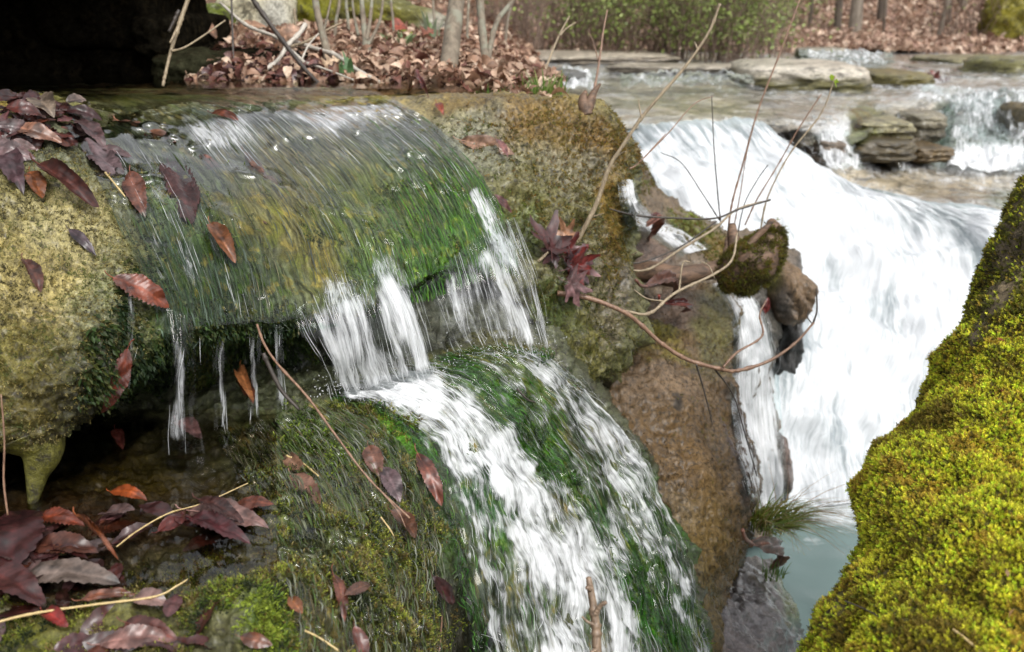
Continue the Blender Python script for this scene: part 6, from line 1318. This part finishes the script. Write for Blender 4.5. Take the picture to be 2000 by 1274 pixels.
# near-black stone put in as the shady recess between the overhang and the leaves
vv, ff = boulder((.22, .4, .13), 83, 5, 3, .12); vv = vv + world(388, 136, 2.80)
mk('bank_shade_stone', vv, ff, M_black, attrs={'Col': paint(vv, (.02, .02, .012), [], px=vv[:, 0], py=vv[:, 1])}, label='low dark mossy stone at the foot of the leaf bank beside the overhang', cat='rock')

# ================================================================== leaf-covered bank
BK = {-500: [(188, 2.55), (172, 2.75), (150, 3.1), (110, 3.5), (70, 4.3), (35, 5.5), (0, 7.5), (-80, 12), (-200, 22)],
      200: [(188, 2.55), (172, 2.75), (150, 3.0), (110, 3.4), (70, 4.2), (35, 5.4), (0, 7.4), (-80, 12), (-200, 22)],
      400: [(186, 2.5), (171, 2.62), (136, 2.85), (92, 3.2), (60, 3.8), (30, 5), (0, 7), (-80, 12), (-200, 22)],
      560: [(186, 2.48), (171, 2.56), (140, 2.75), (100, 3.15), (64, 3.8), (32, 5), (0, 7), (-80, 12), (-200, 22)],
      720: [(186, 2.45), (170, 2.52), (144, 2.72), (108, 3.1), (74, 3.8), (40, 5), (8, 7), (-70, 12), (-200, 22)],
      860: [(188, 2.4), (172, 2.46), (150, 2.68), (120, 3.1), (92, 3.8), (60, 5), (30, 7), (-30, 12), (-200, 22)],
      940: [(196, 2.3), (182, 2.38), (162, 2.62), (135, 3.1), (105, 3.8), (78, 5), (55, 7), (10, 12), (-150, 22)],
      1010: [(202, 2.25), (190, 2.36), (176, 2.6), (148, 3.15), (118, 3.9), (92, 5.1), (72, 7.1), (40, 12), (-100, 22)],
      1075: [(206, 2.25), (196, 2.36), (186, 2.6), (172, 3.2), (150, 4.0), (122, 5.3), (100, 7.4), (70, 12.2), (-60, 22)],
      1120: [(240, 2.4), (236, 2.5), (230, 2.8), (220, 3.4), (200, 4.3), (170, 5.6), (140, 7.8), (100, 12.6), (-20, 22)]}
xb = sorted(BK)
bctrl = np.array([[(x, BK[x][r][0], BK[x][r][1]) for x in xb] for r in range(9)], float)
bctrl[5:, 6, 0] += 10; bctrl[4:, 7, 0] -= 20; bctrl[4:, 8, 0] -= 45; bctrl[4:, 9, 0] -= 60
gp = patch(bctrl, 150, 190); gB = world(gp[..., 0], gp[..., 1], gp[..., 2]); nB = gnormals(gB)
gB[..., 2] += .02 * fbm(gB, 4, 3, .5, 141) + .012 * fbm(gB, 14, 2, .5, 142)
TARGETS.append(gB)
M_litter = rock_mat('leaf_litter_soil', fine=38, coarse=6, lo=.4, hi=1.5, coat=0, rough=(.8, .95), bump=.8, bdist=.02, speck=(.3, .19, .12), speckamt=.5)
mk('leaf_bank', gB, gfaces(150, 190), M_litter, attrs={'Col': paint(gB, (.13, .075, .045), [(1020, 185, 90, 16, 0, (.07, .1, .02), .8), (450, 150, 120, 40, 0, (.06, .035, .025), .7)])}, kind='structure')
BVH = build_bvh()

def litter(name, g, prob, n, size, cols, seed, mat=None, jit=.55, parent=None, kind='stuff', lift=.01):
    rng = np.random.default_rng(seed)
    tv0, tf0, vein = leaf_blade(1, .55, 'plain', curl=.22, fold=.35, pleat=.0, nl=7, nw=5, seed=1)
    tv1, tf1, _ = leaf_blade(1, .6, 'oak', curl=-.15, fold=.5, pleat=.0, nl=15, nw=5, seed=2)
    Vs, Fs, Cs, off = [], [], [], 0
    for tv, tf, k in ((tv0, tf0, n // 2), (tv1, tf1, n - n // 2)):
        p, nn, r, c = sample_grid(g, prob, k, rng)
        ax, ay, az = frames(nn, rng.uniform(0, 6.28, k), rng.normal(0, jit, (k, 3)))
        cc = np.array(cols)[rng.integers(0, len(cols), k)] * rng.uniform(.7, 1.3, (k, 1))
        V, Fc, C = instanced(tv, tf, p + nn * (lift * rng.random((k, 1))), ax, ay, az, rng.uniform(*size, k), cc)
        Vs.append(V); Fs.append(Fc + off); Cs.append(C); off += len(V)
    return mk(name, np.concatenate(Vs), np.concatenate(Fs), mat or M_dryleaf, parent=parent, attrs={'Col': np.concatenate(Cs)}, kind=kind)
DRY = [(.24, .14, .09), (.34, .21, .14), (.44, .3, .21), (.17, .085, .05), (.52, .39, .29), (.28, .165, .11), (.12, .045, .03)]
WETD = [(.08, .03, .025), (.12, .05, .04), (.16, .1, .09), (.06, .02, .018)]
rB = np.linspace(0, 8, 150)[:, None]
pB = sstep(.55, 1.1, rB) * sstep(330, 400, gp[..., 0]) * np.where(rB > 5, .25, 1.) * (1 - fmask(gB, [(1020, 185, 90, 14, 0, .8)]).reshape(150, 190)) * (gp[..., 0] < 1080)
nearw = pB * (rB < 4.6)
litter('leaf_litter', gB, nearw, 15000, (.024, .058), DRY, 31, lift=.035, jit=.45)
litter('leaf_litter', gB, pB * (rB >= 4.2), 9000, (.035, .08), DRY, 32, lift=.03)
litter('wet_leaf_litter', gB, nearw * (rB < 2.2) * (gp[..., 0] < 640), 700, (.035, .075), WETD, 33, mat=M_wetleaf, lift=.02)
DRYL = [((1040 - 220, 92), (852, 66), 'reddish brown upright leaf before the mossy log on the bank', (.17, .06, .035)), ((556, 104), (600, 66), 'pale tan leaf standing under the forked sticks on the bank', (.36, .22, .15)), ((470, 92), (530, 70), 'large curled brown leaf below the pale boulder', (.28, .16, .1)), ((760, 74), (800, 68), 'bright red brown leaf near the trunk sprouts on the bank', (.26, .06, .035)), ((640, 150), (672, 128), 'pale leaf propped against the white stick', (.42, .3, .2)), ((420, 92), (372, 70), 'brown leaf hanging over the dark stone by the overhang', (.24, .13, .08)), ((560, 160), (600, 150), 'tan leaf at the pool edge below the dark slanting stick', (.4, .27, .18)), ((910, 160), (890, 178), 'pale leaf at the foot of the slim forked sapling', (.42, .32, .24))]
for b, t, lab, c in DRYL: lay_leaf(b, t, 34, c, lab, kind='oak' if len(lab) % 2 else 'toothed', lift=.03, mat=M_dryleaf, curl=.25, pleat=.0, stalk=False)

# bank boulders, log
place_boulder('bank_boulder', 505, 40, 3.75, (.34, .4, .28), 91, .2, (.4, .37, .27), 'pale lichen covered boulder at the top of the leaf bank', mat=M_boulder, power=2.6, blobs=[(410, 30, 30, 30, 0, (.08, .1, .015), .8), (540, 40, 30, 60, 0, (.3, .3, .28), .7)])
place_boulder('bank_boulder', 600, 28, 3.95, (.28, .4, .3), 92, .1, (.12, .11, .02), 'moss covered boulder right of the pale one on the bank', mat=M_boulder, power=2.6, amp=.15, blobs=[(560, 30, 20, 50, 0, (.35, .35, .32), .8), (620, 20, 40, 30, 0, (.13, .13, .012), .8)])
place_boulder('bank_boulder', 425, 42, 3.6, (.16, .2, .14), 93, .4, (.09, .11, .02), 'small green mossy stone left of the pale boulder', mat=M_boulder, power=2.4)
place_boulder('bank_boulder', 790, 78, 3.7, (.1, .12, .08), 94, .4, (.14, .15, .016), 'little yellow green mossy cushion before the long mossy rock', mat=M_boulder, power=2.2)
place_boulder('bank_boulder', 765, 44, 4.3, (.62, .35, .22), 95, -.1, (.1, .095, .03), 'long low mossy rock lying behind the leaf bank', mat=M_boulder, power=2.8, amp=.15, tilt=.22, blobs=[(700, 20, 80, 20, 10, (.13, .12, .014), .8), (850, 55, 30, 30, 0, (.3, .28, .25), .7), (780, 60, 60, 14, 10, (.04, .04, .015), .7)])
# sticks on the bank
twig('fallen_stick', dz([(486, -12), (525, 45), (560, 92), (600, 140), (632, 172)], 2.62, 2.5), (9, 9, 9, 8, 7), M_twigd, 'dark slanting stick from the top of the frame to the pool edge', 'stick', rest=.03)
twig('fallen_stick', dz([(430, 6), (480, 45), (540, 72), (570, 100), (630, 150), (646, 172)], 2.9, 2.52), (6, 7, 7, 6, 5), M_white, 'pale bent stick crossing the dark slanting one', 'stick')
twig('fallen_stick', dz([(504, 146), (540, 120), (562, 88), (584, 66), (596, 48)], 2.6, 2.75), (7, 8, 9, 9, 10), M_white, 'thick whitish stub of stick leaning up right', 'stick')
twig('fallen_stick', dz([(560, 78), (620, 96), (660, 108), (700, 136), (748, 165)], 2.85, 2.5), (8, 9, 9, 9), M_white, 'long straight whitish stick pointing down to the pool', 'stick')
twig('fallen_stick', dz([(564, 92), (600, 82), (640, 58), (668, 44)], 2.75, 2.9), (5, 5, 4, 3), M_twig, 'thin pale stick rising to the right behind the sapling', 'stick')
twig('fallen_stick', dz([(590, 115), (606, 88), (622, 66)], 2.65, 2.7), (4, 3, 3), M_white, 'short thin pale stick standing among the leaves', 'stick')
twig('fallen_stick', dz([(590, 120), (640, 136), (690, 156)], 2.6, 2.5), (5, 4, 3), M_white, 'thin wavy pale stick low above the pool edge', 'stick')
twig('fallen_stick', dz([(452, 0), (453, 60), (456, 120)], 2.75, 2.7), (4, 4, 4), M_twigd, 'thin dark upright stick left of the slanting one', 'stick')
twig('fallen_stick', dz([(575, 18), (578, 60)], 3.1, 3.1), (5, 4), M_twig, 'short bare peg of wood in front of the mossy boulder', 'stick')

# saplings and trees on the bank
def sapling(name, pts, w, mat, label, branches=(), cat='sapling', crown=True, group=None):
    base = world(*pts[0]); o = empty(name, tuple(base), label=label, cat=cat, group=group)
    def mm(pts, w, nm, sides=9):
        A = np.array([world(*p) for p in pts]); R = np.interp(np.linspace(0, 1, len(pts)), np.linspace(0, 1, len(w)), w) * np.array([p[2] for p in pts]) / F / 2
        v, q, t = tube(A, R, sides, len(pts) * 10, .12, int(pts[0][0]) % 40); mk(nm, v, [q, t], mat, parent=o)
    mm(pts, w, 'trunk', 12)
    for b in branches: mm(b[0], b[1], 'limb')
    return o
sapling('tree', [(868, 178, 2.72), (874, 140, 2.75), (880, 100, 2.78), (886, 50, 2.82), (892, 0, 2.87), (905, -120, 2.95), (930, -420, 3.1)], (46, 38, 36, 34, 34, 30, 22), M_grey, 'thick grey barked trunk standing on the bank beyond the pool end', [([(888, 40, 2.83), (905, -10, 2.9), (950, -140, 3.0)], (14, 10, 6))], 'tree')
sapling('tree', [(954, 152, 2.95), (948, 110, 2.97), (942, 60, 3.0), (938, 0, 3.03), (930, -200, 3.1)], (18, 17, 16, 16, 12), M_grey, 'slim dark forked sapling right of the grey trunk', [([(953, 130, 2.96), (958, 90, 2.98), (972, 40, 3.02), (1002, 0, 3.06), (1080, -120, 3.2)], (12, 11, 10, 9, 6))], 'tree')
sapling('tree', [(642, 124, 2.72), (636, 90, 2.75), (626, 50, 2.79), (616, 0, 2.85), (598, -160, 3.0)], (17, 15, 14, 13, 9), M_grey, 'slender dark sapling behind the sticks in the middle of the bank', [([(630, 70, 2.77), (640, 30, 2.8), (650, -20, 2.9)], (5, 4, 3))], 'tree')
sapling('tree', [(719, 140, 2.9), (716, 90, 2.95), (710, 40, 3.0), (706, -10, 3.05), (700, -120, 3.2)], (26, 16, 10, 9, 6), M_grey, 'clump of thin stems with a dark stool base on the bank', [([(716, 80, 2.95), (724, 30, 3.0), (728, -30, 3.1)], (9, 7, 5)), ([(718, 90, 2.94), (742, 40, 3.0), (750, -20, 3.1)], (8, 6, 4)), ([(700, 70, 3.0), (690, 20, 3.05), (688, -20, 3.1)], (6, 5, 4))], 'tree')
for x, xt, d, w, lab in ((652, 664, 3.4, 7, 'thin pale stem behind the slender sapling on the bank'), (682, 676, 3.5, 7, 'thin straight stem left of the stem clump'), (770, 764, 3.6, 6, 'thin brown stem in front of the long mossy rock'), (850, 846, 3.8, 6, 'fine stem left of the grey trunk'), (912, 916, 3.9, 6, 'fine pale stem between the grey trunk and the forked sapling'), (986, 1000, 4.6, 6, 'fine stem right of the forked sapling')):
    sapling('tree', [(x, 92, d), (x + (xt - x) * .4, 40, d), (xt, -10, d + .05), (xt + 4, -160, d + .2)], (w, w * .9, w * .8, w * .5), M_grey, lab, cat='sapling', group='thin stems on the leaf bank')

# small plants on the bank, grass
def tuft(name, px, py, d, n, h, cols, label, spread=.06, seed=0, droop=.5, wd=.004, cat='grass tuft', kind=None, side=(0, 0, 0)):
    rng = np.random.default_rng(seed); c0 = world(px, py, d); V, Fq, C, off = [], [], [], 0
    for i in range(n):
        a = rng.uniform(0, 6.28); r = spread * math.sqrt(rng.random()); b = c0 + np.array([math.cos(a) * r, math.sin(a) * r, 0])
        hh = h * rng.uniform(.5, 1.1); out = np.array([math.cos(a), math.sin(a), 0]) * rng.uniform(.1, 1) * droop + rng.normal(0, .15, 3) + np.array(side)
        t = np.linspace(0, 1, 7)[:, None]; P = b + np.array([0, 0, 1]) * hh * t * (1 - .35 * droop * t) + out * hh * t ** 2
        s = np.cross(out + [.01, 0, .3], [0, 0, 1]); s /= np.linalg.norm(s); w = wd * (1 - t ** 2) * rng.uniform(.6, 1.3) + .0004
        V.append(np.concatenate([P + s * w / 2, P - s * w / 2])); k = np.arange(6); Fq.append(np.stack([k, k + 1, k + 8, k + 7], 1) + off); off += 14
        C.append(np.tile(np.array(cols[rng.integers(0, len(cols))]) * rng.uniform(.7, 1.3), (14, 1)))
    return mk(name, np.concatenate(V), np.concatenate(Fq), M_green, origin=c0, attrs={'Col': np.concatenate(C)}, label=label, cat=cat, kind=kind)
GR = [(.1, .2, .03), (.16, .25, .05), (.22, .27, .08), (.07, .14, .02)]
tuft('grass_tuft', 1000, 190, 2.5, 260, .05, GR, 'low spread of fresh grass on the bank above the ledge', .16, 1, .6, .004)
tuft('grass_tuft', 1062, 188, 2.45, 60, .08, GR, 'taller green blades at the right end of the low grass', .06, 2, .7, .005)
tuft('grass_tuft', 1500, 1030, 2.05, 260, .10, [(.12, .2, .02), (.2, .22, .03), (.3, .22, .08), (.16, .18, .02)], 'yellow green grass tuft hanging from the rock above the lower pool', .045, 3, .9, .003, side=(.6, -.1, -.3))
tuft('grass_tuft', 1535, 1035, 2.1, 90, .2, [(.38, .26, .12), (.34, .2, .09), (.3, .2, .1)], 'dry tan grass stalks leaning out over the lower pool', .03, 4, 1., .0016, side=(.7, -.05, -.45))
tuft('grass_tuft', 1508, 1130, 2.2, 50, .05, [(.08, .16, .03), (.14, .2, .04)], 'small green blades at the waterline of the lower pool', .03, 5, .6, .003)
tuft('green_plant', 782, 96, 3.3, 30, .09, [(.16, .24, .1), (.22, .3, .14)], 'pale green leafy plant among the dead leaves', .05, 6, .8, .022, 'plant')
tuft('green_plant', 845, 72, 3.6, 10, .14, [(.3, .36, .24), (.18, .26, .1)], 'upright whitish green shoot left of the grey trunk', .03, 7, .5, .02, 'plant')
tuft('green_plant', 682, 142, 2.55, 9, .06, [(.1, .2, .08), (.14, .26, .1)], 'small broad leaved green seedling beside the white stick', .03, 8, .8, .02, 'plant')

# ================================================================== far bank, woodland
nx, ny = 220, 160
tx = np.linspace(-1, 1, nx); X = np.sign(tx) * np.abs(tx) ** 1.6 * 60
ty = np.linspace(0, 1, ny) ** 1.7; gx, gy = np.meshgrid(X, ty, indexing='ij')
yfront = 12.1 + .25 * np.sin(gx * .9) + .35 * fbm(np.stack([gx, 0 * gx, 0 * gx], -1), .5, 2, .5, 5) - 4. * sstep(-.3, -4, gx) - 2.5 * sstep(6, 14, gx)
Y = yfront + gy * 75
rise = (Y - yfront)
Z = CZ - .56 + .05 * sstep(0, .5, rise) + .05 * rise + .3 * np.maximum(rise - 2, 0) * sstep(1, 6, rise) + .12 * fbm(np.stack([gx, Y, 0 * gx], -1), .6, 3, .5, 6)
gH = np.stack([gx, Y, Z], -1).transpose(1, 0, 2)
mk('forest_floor', gH, gfaces(ny, nx), rock_mat('woodland_litter', fine=9, coarse=1.2, lo=.45, hi=1.4, coat=0, rough=(.8, .95), bump=.8, bdist=.05, speck=(.36, .25, .18), speckamt=.5), attrs={'Col': np.tile((.3, .19, .13), (nx * ny, 1))}, kind='structure')
pxH, pyH, dH = project(gH)
inview = (pxH > 850) & (pxH < 2100) & (pyH > -60) & (dH < 45) & (gH[..., 1] > 0)
litter('leaf_litter', gH, inview * np.clip(14 / dH, 0, 1) ** 2, 22000, (.06, .14), [(.34, .22, .16), (.43, .3, .22), (.5, .38, .29), (.24, .14, .1), (.38, .25, .18)], 41, lift=.05)
# one broad sheet of ground under everything
gg = np.array([[[-200, -60, 0], [200, -60, 0]], [[-200, 200, 0], [200, 200, 0]]], float); gg[..., 2] = CZ - 2.6
mk('ground', gg.reshape(-1, 3), np.array([[0, 1, 3, 2]]), M_litter, attrs={'Col': np.tile((.06, .045, .03), (4, 1))}, kind='structure')

def ground_z(x, y):
    j = np.argmin(np.abs(gH[0, :, 0] - x)); i = np.argmin(np.abs(gH[:, j, 1] - y)); return gH[i, j, 2]
def far_tree(px, d, w, lean, label, seed, mat=M_grey, h=6., limbs=4, low=False, group='tree trunks on the far bank'):
    x = (px - 1000) / F * d; rng = np.random.default_rng(seed)
    yy = d / CP * .985; z0 = ground_z(x, yy) - .05
    o = empty('tree', (x, yy, z0), label=label, cat='tree', group=group)
    t = np.linspace(0, 1, 7); P = np.stack([x + lean * h * t + .05 * rng.normal(0, 1, 7) * t, yy + .05 * rng.normal(0, 1, 7), z0 + h * t], 1)
    r = w * d / F / 2; R = r * np.array([1.35, 1.02, .95, .9, .8, .65, .45])
    v, q, tt = tube(P, R, 9, 40, .1, seed); mk('trunk', v, [q, tt], mat, parent=o)
    parts = []
    for k in range(limbs):
        tb = rng.uniform(.04 if low else .12, .8); b = P[0] + (P[-1] - P[0]) * tb; a = rng.uniform(0, 6.28); ln = rng.uniform(.5, 1.6)
        dr = np.array([math.cos(a), .5 * math.sin(a), rng.uniform(.15, 1.)]); pts = np.array([b, b + dr * ln * .4, b + dr * ln * .75 + [0, 0, .1], b + dr * ln + [0, 0, .25]]) + rng.normal(0, .04, (4, 3))
        parts.append(tube(pts, r * np.array([.35, .28, .2, .1]) + .003, 5, 16, .1, k))
    if parts: v, q, tt = join(parts); mk('crown', v, [q, tt], mat, parent=o)
    return o
M_farbark = bark_mat('far_bark', (.1, .08, .06), (.26, .22, .175), scale=14, rough=.85)
M_darkbark = bark_mat('dark_far_bark', (.055, .042, .034), (.15, .12, .09), scale=14, rough=.85)
for i, (px, d, w, ln, dk, lab) in enumerate([
 (1660, 13.2, 20, .0, 0, 'thickest grey trunk on the far bank, right of the shrubs'), (1630, 13.6, 12, -.02, 1, 'thinner dark trunk just left of the thickest grey one'), (1716, 14.2, 14, -.05, 1, 'dark trunk with spreading twigs right of the thickest one'), (1574, 14.0, 6, .01, 1, 'thin dark stem rising behind the green shrub'),
 (1600, 17.0, 9, .03, 0, 'distant grey trunk behind the thickest pair'), (1760, 16.5, 7, .04, 0, 'slight trunk leaning right in the middle of the far slope'), (1822, 12.9, 8, .17, 0, 'pale thin tree leaning strongly right above the mossy rock step'), (1868, 15.0, 10, .02, 0, 'faint grey trunk behind the pale leaning tree'),
 (1935, 13.0, 7, -.08, 0, 'pale thin tree leaning left near the right edge'), (1968, 12.8, 8, .06, 0, 'whitish thin tree at the mossy mound'), (1500, 16.0, 8, -.03, 1, 'dark trunk glimpsed above the green shrub'), (1440, 18.0, 10, .02, 1, 'blurred trunk over the left half of the shrubs'),
 (1050, 15.0, 9, .04, 0, 'grey stem behind the left end of the shrubs'), (1010, 17.0, 12, -.04, 0, 'blurred grey trunk behind the slim forked sapling'), (960, 16.0, 8, .02, 0, 'faint trunk between the two bank trees')]):
    far_tree(px, d, w, ln, lab, 200 + i, M_darkbark if dk else M_farbark, low=px in (1822, 1716, 1935, 1968), limbs=7 if px in (1822, 1716, 1935, 1968) else 4)
_tr = np.random.default_rng(17)
for i in range(22):
    far_tree(float(_tr.uniform(930, 2010)), float(_tr.uniform(13.5, 19)), float(_tr.uniform(3, 6)), float(_tr.normal(0, .07)), 'slender bare stem, one of many alike in the far brush', 400 + i, M_farbark if i % 2 else M_darkbark, h=5., limbs=8, low=True, group='slender stems in the far brush')
place_boulder('bank_boulder', 1975, 50, 12.4, (.75, .8, .95), 97, .2, (.16, .14, .02), 'tall yellow mossy boulder at the far right among thin trees', mat=M_boulder, power=2.4, amp=.2)

def shrub(px, py, d, w, h, nst, nlf, label, seed, cols, green=1., dens=None):
    rng = np.random.default_rng(seed); c0 = world(px, py, d); o = empty('shrub', tuple(c0), label=label, cat='shrub', group='shrubs along the far side of the creek')
    parts, tips = [], []
    for i in range(nst):
        a = rng.uniform(0, 6.28); b = c0 + np.array([rng.normal(0, w * .22), rng.normal(0, .25), 0]); hh = h * rng.uniform(.5, 1.15)
        out = np.array([math.cos(a) * w * .7, math.sin(a) * .7, 0]) * rng.uniform(.2, 1)
        t = np.linspace(0, 1, 5)[:, None]; P = b + out * t ** 1.4 + np.array([0, 0, hh]) * t ** .85 + rng.normal(0, .07, (5, 3)) * t
        parts.append(tube(P, np.array([.006, .005, .004, .003, .002]) * rng.uniform(.7, 1.5), 3, 12, 0, i, cap=False)); tips.append(P[1:])
        for k in range(5):
            s = P[rng.integers(1, 4)]; e = s + rng.normal(0, .24, 3) + [0, 0, .12]; q_ = np.array([s, (s + e) / 2 + rng.normal(0, .02, 3), e]); parts.append(tube(q_, [.003, .002, .0015], 3, 8, 0, i, cap=False)); tips.append(q_[1:])
    v, q, t = join(parts); mk('branches', v, [q, t], M_shrubbark, parent=o)
    T = np.concatenate(tips); n = nlf; p = T[rng.integers(0, len(T), n)] + rng.normal(0, .07, (n, 3))
    keep = rng.random(n) < np.clip(.25 + .9 * (p[:, 2] - c0[2]) / h + .5 * fbm(p, 2.5, 2, .5, seed), .05, 1); p = p[keep]; n = len(p)
    tv = np.array([[0, 0, 0], [.5, .28, .06], [1, 0, 0], [.5, -.28, .06]]); tf = np.array([[0, 1, 2, 3]])
    ax, ay, az = frames(rng.normal(0, 1, (n, 3)) * [1, 1, .6] + [0, 0, .9], rng.uniform(0, 6.28, n))
    cc = np.array(cols)[rng.integers(0, len(cols), n)] * rng.uniform(.7, 1.3, (n, 1))
    V, Fc, C = instanced(tv, tf, p, ax, ay, az, rng.uniform(.03, .065, n), cc); mk('foliage', V, Fc, M_green, parent=o, attrs={'Col': C}, kind='stuff')
M_shrubbark = bark_mat('shrub_bark', (.09, .06, .045), (.22, .15, .11), scale=30, rough=.8)
SG = [(.2, .27, .06), (.28, .36, .09), (.34, .4, .14), (.15, .19, .05)]
shrub(1090, 108, 10.6, 1.1, 1.25, 60, 1500, 'sparse twiggy brown shrub at the left end of the shrubs', 301, SG)
shrub(1200, 112, 10.2, 1.2, 1.2, 60, 3600, 'green flecked shrub second from the left on the far bank', 302, SG)
shrub(1310, 116, 9.9, 1.2, 1.15, 64, 3600, 'dense brown based shrub in the middle of the shrubs', 303, SG)
shrub(1425, 122, 9.4, 1.1, 1.1, 64, 4600, 'brightest leafy shrub at the right end overhanging the creek', 304, SG)
shrub(1500, 100, 11.0, .8, 1.0, 36, 1800, 'airy green shrub behind the brightest one', 305, SG)
shrub(1140, 96, 12.0, 1.4, 1.6, 50, 2600, 'tall thin brush behind the left shrubs', 306, SG)
shrub(1360, 98, 11.8, 1.4, 1.6, 50, 3000, 'tall thin green brush behind the middle shrubs', 307, SG)
shrub(1000, 92, 9.0, .8, 1.1, 46, 160, 'leafless tangle of twigs behind the forked sapling', 308, SG)
shrub(1880, 92, 12.6, 1.1, .9, 40, 80, 'leafless brush on the slope above the mossy rock steps', 309, SG)
# dark leaf pile at the chute
v0 = world(1822, 160, 7.6); vv, ff = boulder((.18, .14, .07), 311, 4, 2.2, .2)
pile = mk('leaf_pile', vv + v0, ff, M_wetleaf, attrs={'Col': np.tile((.07, .025, .018), (len(vv), 1))}, origin=v0, label='small heap of dark red leaves caught at the far chute', cat='leaf pile')
rng = np.random.default_rng(3); k = 60; pp = vv[rng.integers(0, len(vv), k)] + v0; tv, tf, _ = leaf_blade(1, .55, 'plain', curl=.2, nl=5, nw=3)
ax, ay, az = frames(vv[rng.integers(0, len(vv), k)] * [1, 1, 2], rng.uniform(0, 6, k), rng.normal(0, .3, (k, 3))); V, Fc, C = instanced(tv, tf, pp, ax, ay, az, np.full(k, .08), np.tile((.13, .035, .025), (k, 1)))
mk('leaves', V, Fc, M_wetleaf, parent=pile, origin=v0, attrs={'Col': C}, kind='stuff')

# ================================================================== sky, sun, camera
W = bpy.data.worlds.new('World'); SC.world = W; W.use_nodes = True; nt = W.node_tree; nt.nodes.clear()
EL, AZ = math.radians(52), math.radians(150)      # bright overcast, light from above right, slightly behind the viewer
sky = nt.nodes.new('ShaderNodeTexSky'); sky.sky_type = 'NISHITA'; sky.sun_disc = False; sky.sun_elevation = EL; sky.sun_rotation = AZ; sky.dust_density = 4.; sky.air_density = 1.3
hs = nt.nodes.new('ShaderNodeHueSaturation'); hs.inputs['Saturation'].default_value = .14
bg = nt.nodes.new('ShaderNodeBackground'); bg.inputs['Strength'].default_value = .15; wo = nt.nodes.new('ShaderNodeOutputWorld')
nt.links.new(sky.outputs[0], hs.inputs['Color']); nt.links.new(hs.outputs[0], bg.inputs['Color']); nt.links.new(bg.outputs[0], wo.inputs['Surface'])
L = bpy.data.lights.new('sun', 'SUN'); L.energy = 1.0; L.angle = math.radians(25); L.color = (1., .96, .9)
lo = bpy.data.objects.new('sun', L); COL.objects.link(lo)
dirv = Vector((math.sin(AZ) * math.cos(EL), math.cos(AZ) * math.cos(EL), math.sin(EL)))
lo.rotation_euler = dirv.to_track_quat('Z', 'Y').to_euler(); lo.location = (0, 0, 8)
cam = bpy.data.cameras.new('camera'); co = bpy.data.objects.new('camera', cam); COL.objects.link(co)
co.location = (0, 0, CZ); co.rotation_euler = (math.radians(90) - PITCH, 0, 0)
cam.sensor_width = 36; cam.lens = 36 * F / 2000; cam.clip_start = .02; cam.clip_end = 500
cam.dof.use_dof = True; cam.dof.focus_distance = 1.35; cam.dof.aperture_fstop = 5.6
SC.camera = co
SC.view_settings.view_transform = 'Standard'; SC.view_settings.look = 'None'; SC.view_settings.exposure = 0.82; SC.view_settings.gamma = 1
SC.render.engine = 'CYCLES'; SC.cycles.use_denoising = True
SC.cycles.max_bounces = 6; SC.cycles.diffuse_bounces = 3; SC.cycles.glossy_bounces = 3; SC.cycles.transmission_bounces = 4; SC.cycles.transparent_max_bounces = 16
SC.cycles.caustics_reflective = False; SC.cycles.caustics_refractive = False; SC.cycles.sample_clamp_indirect = 6
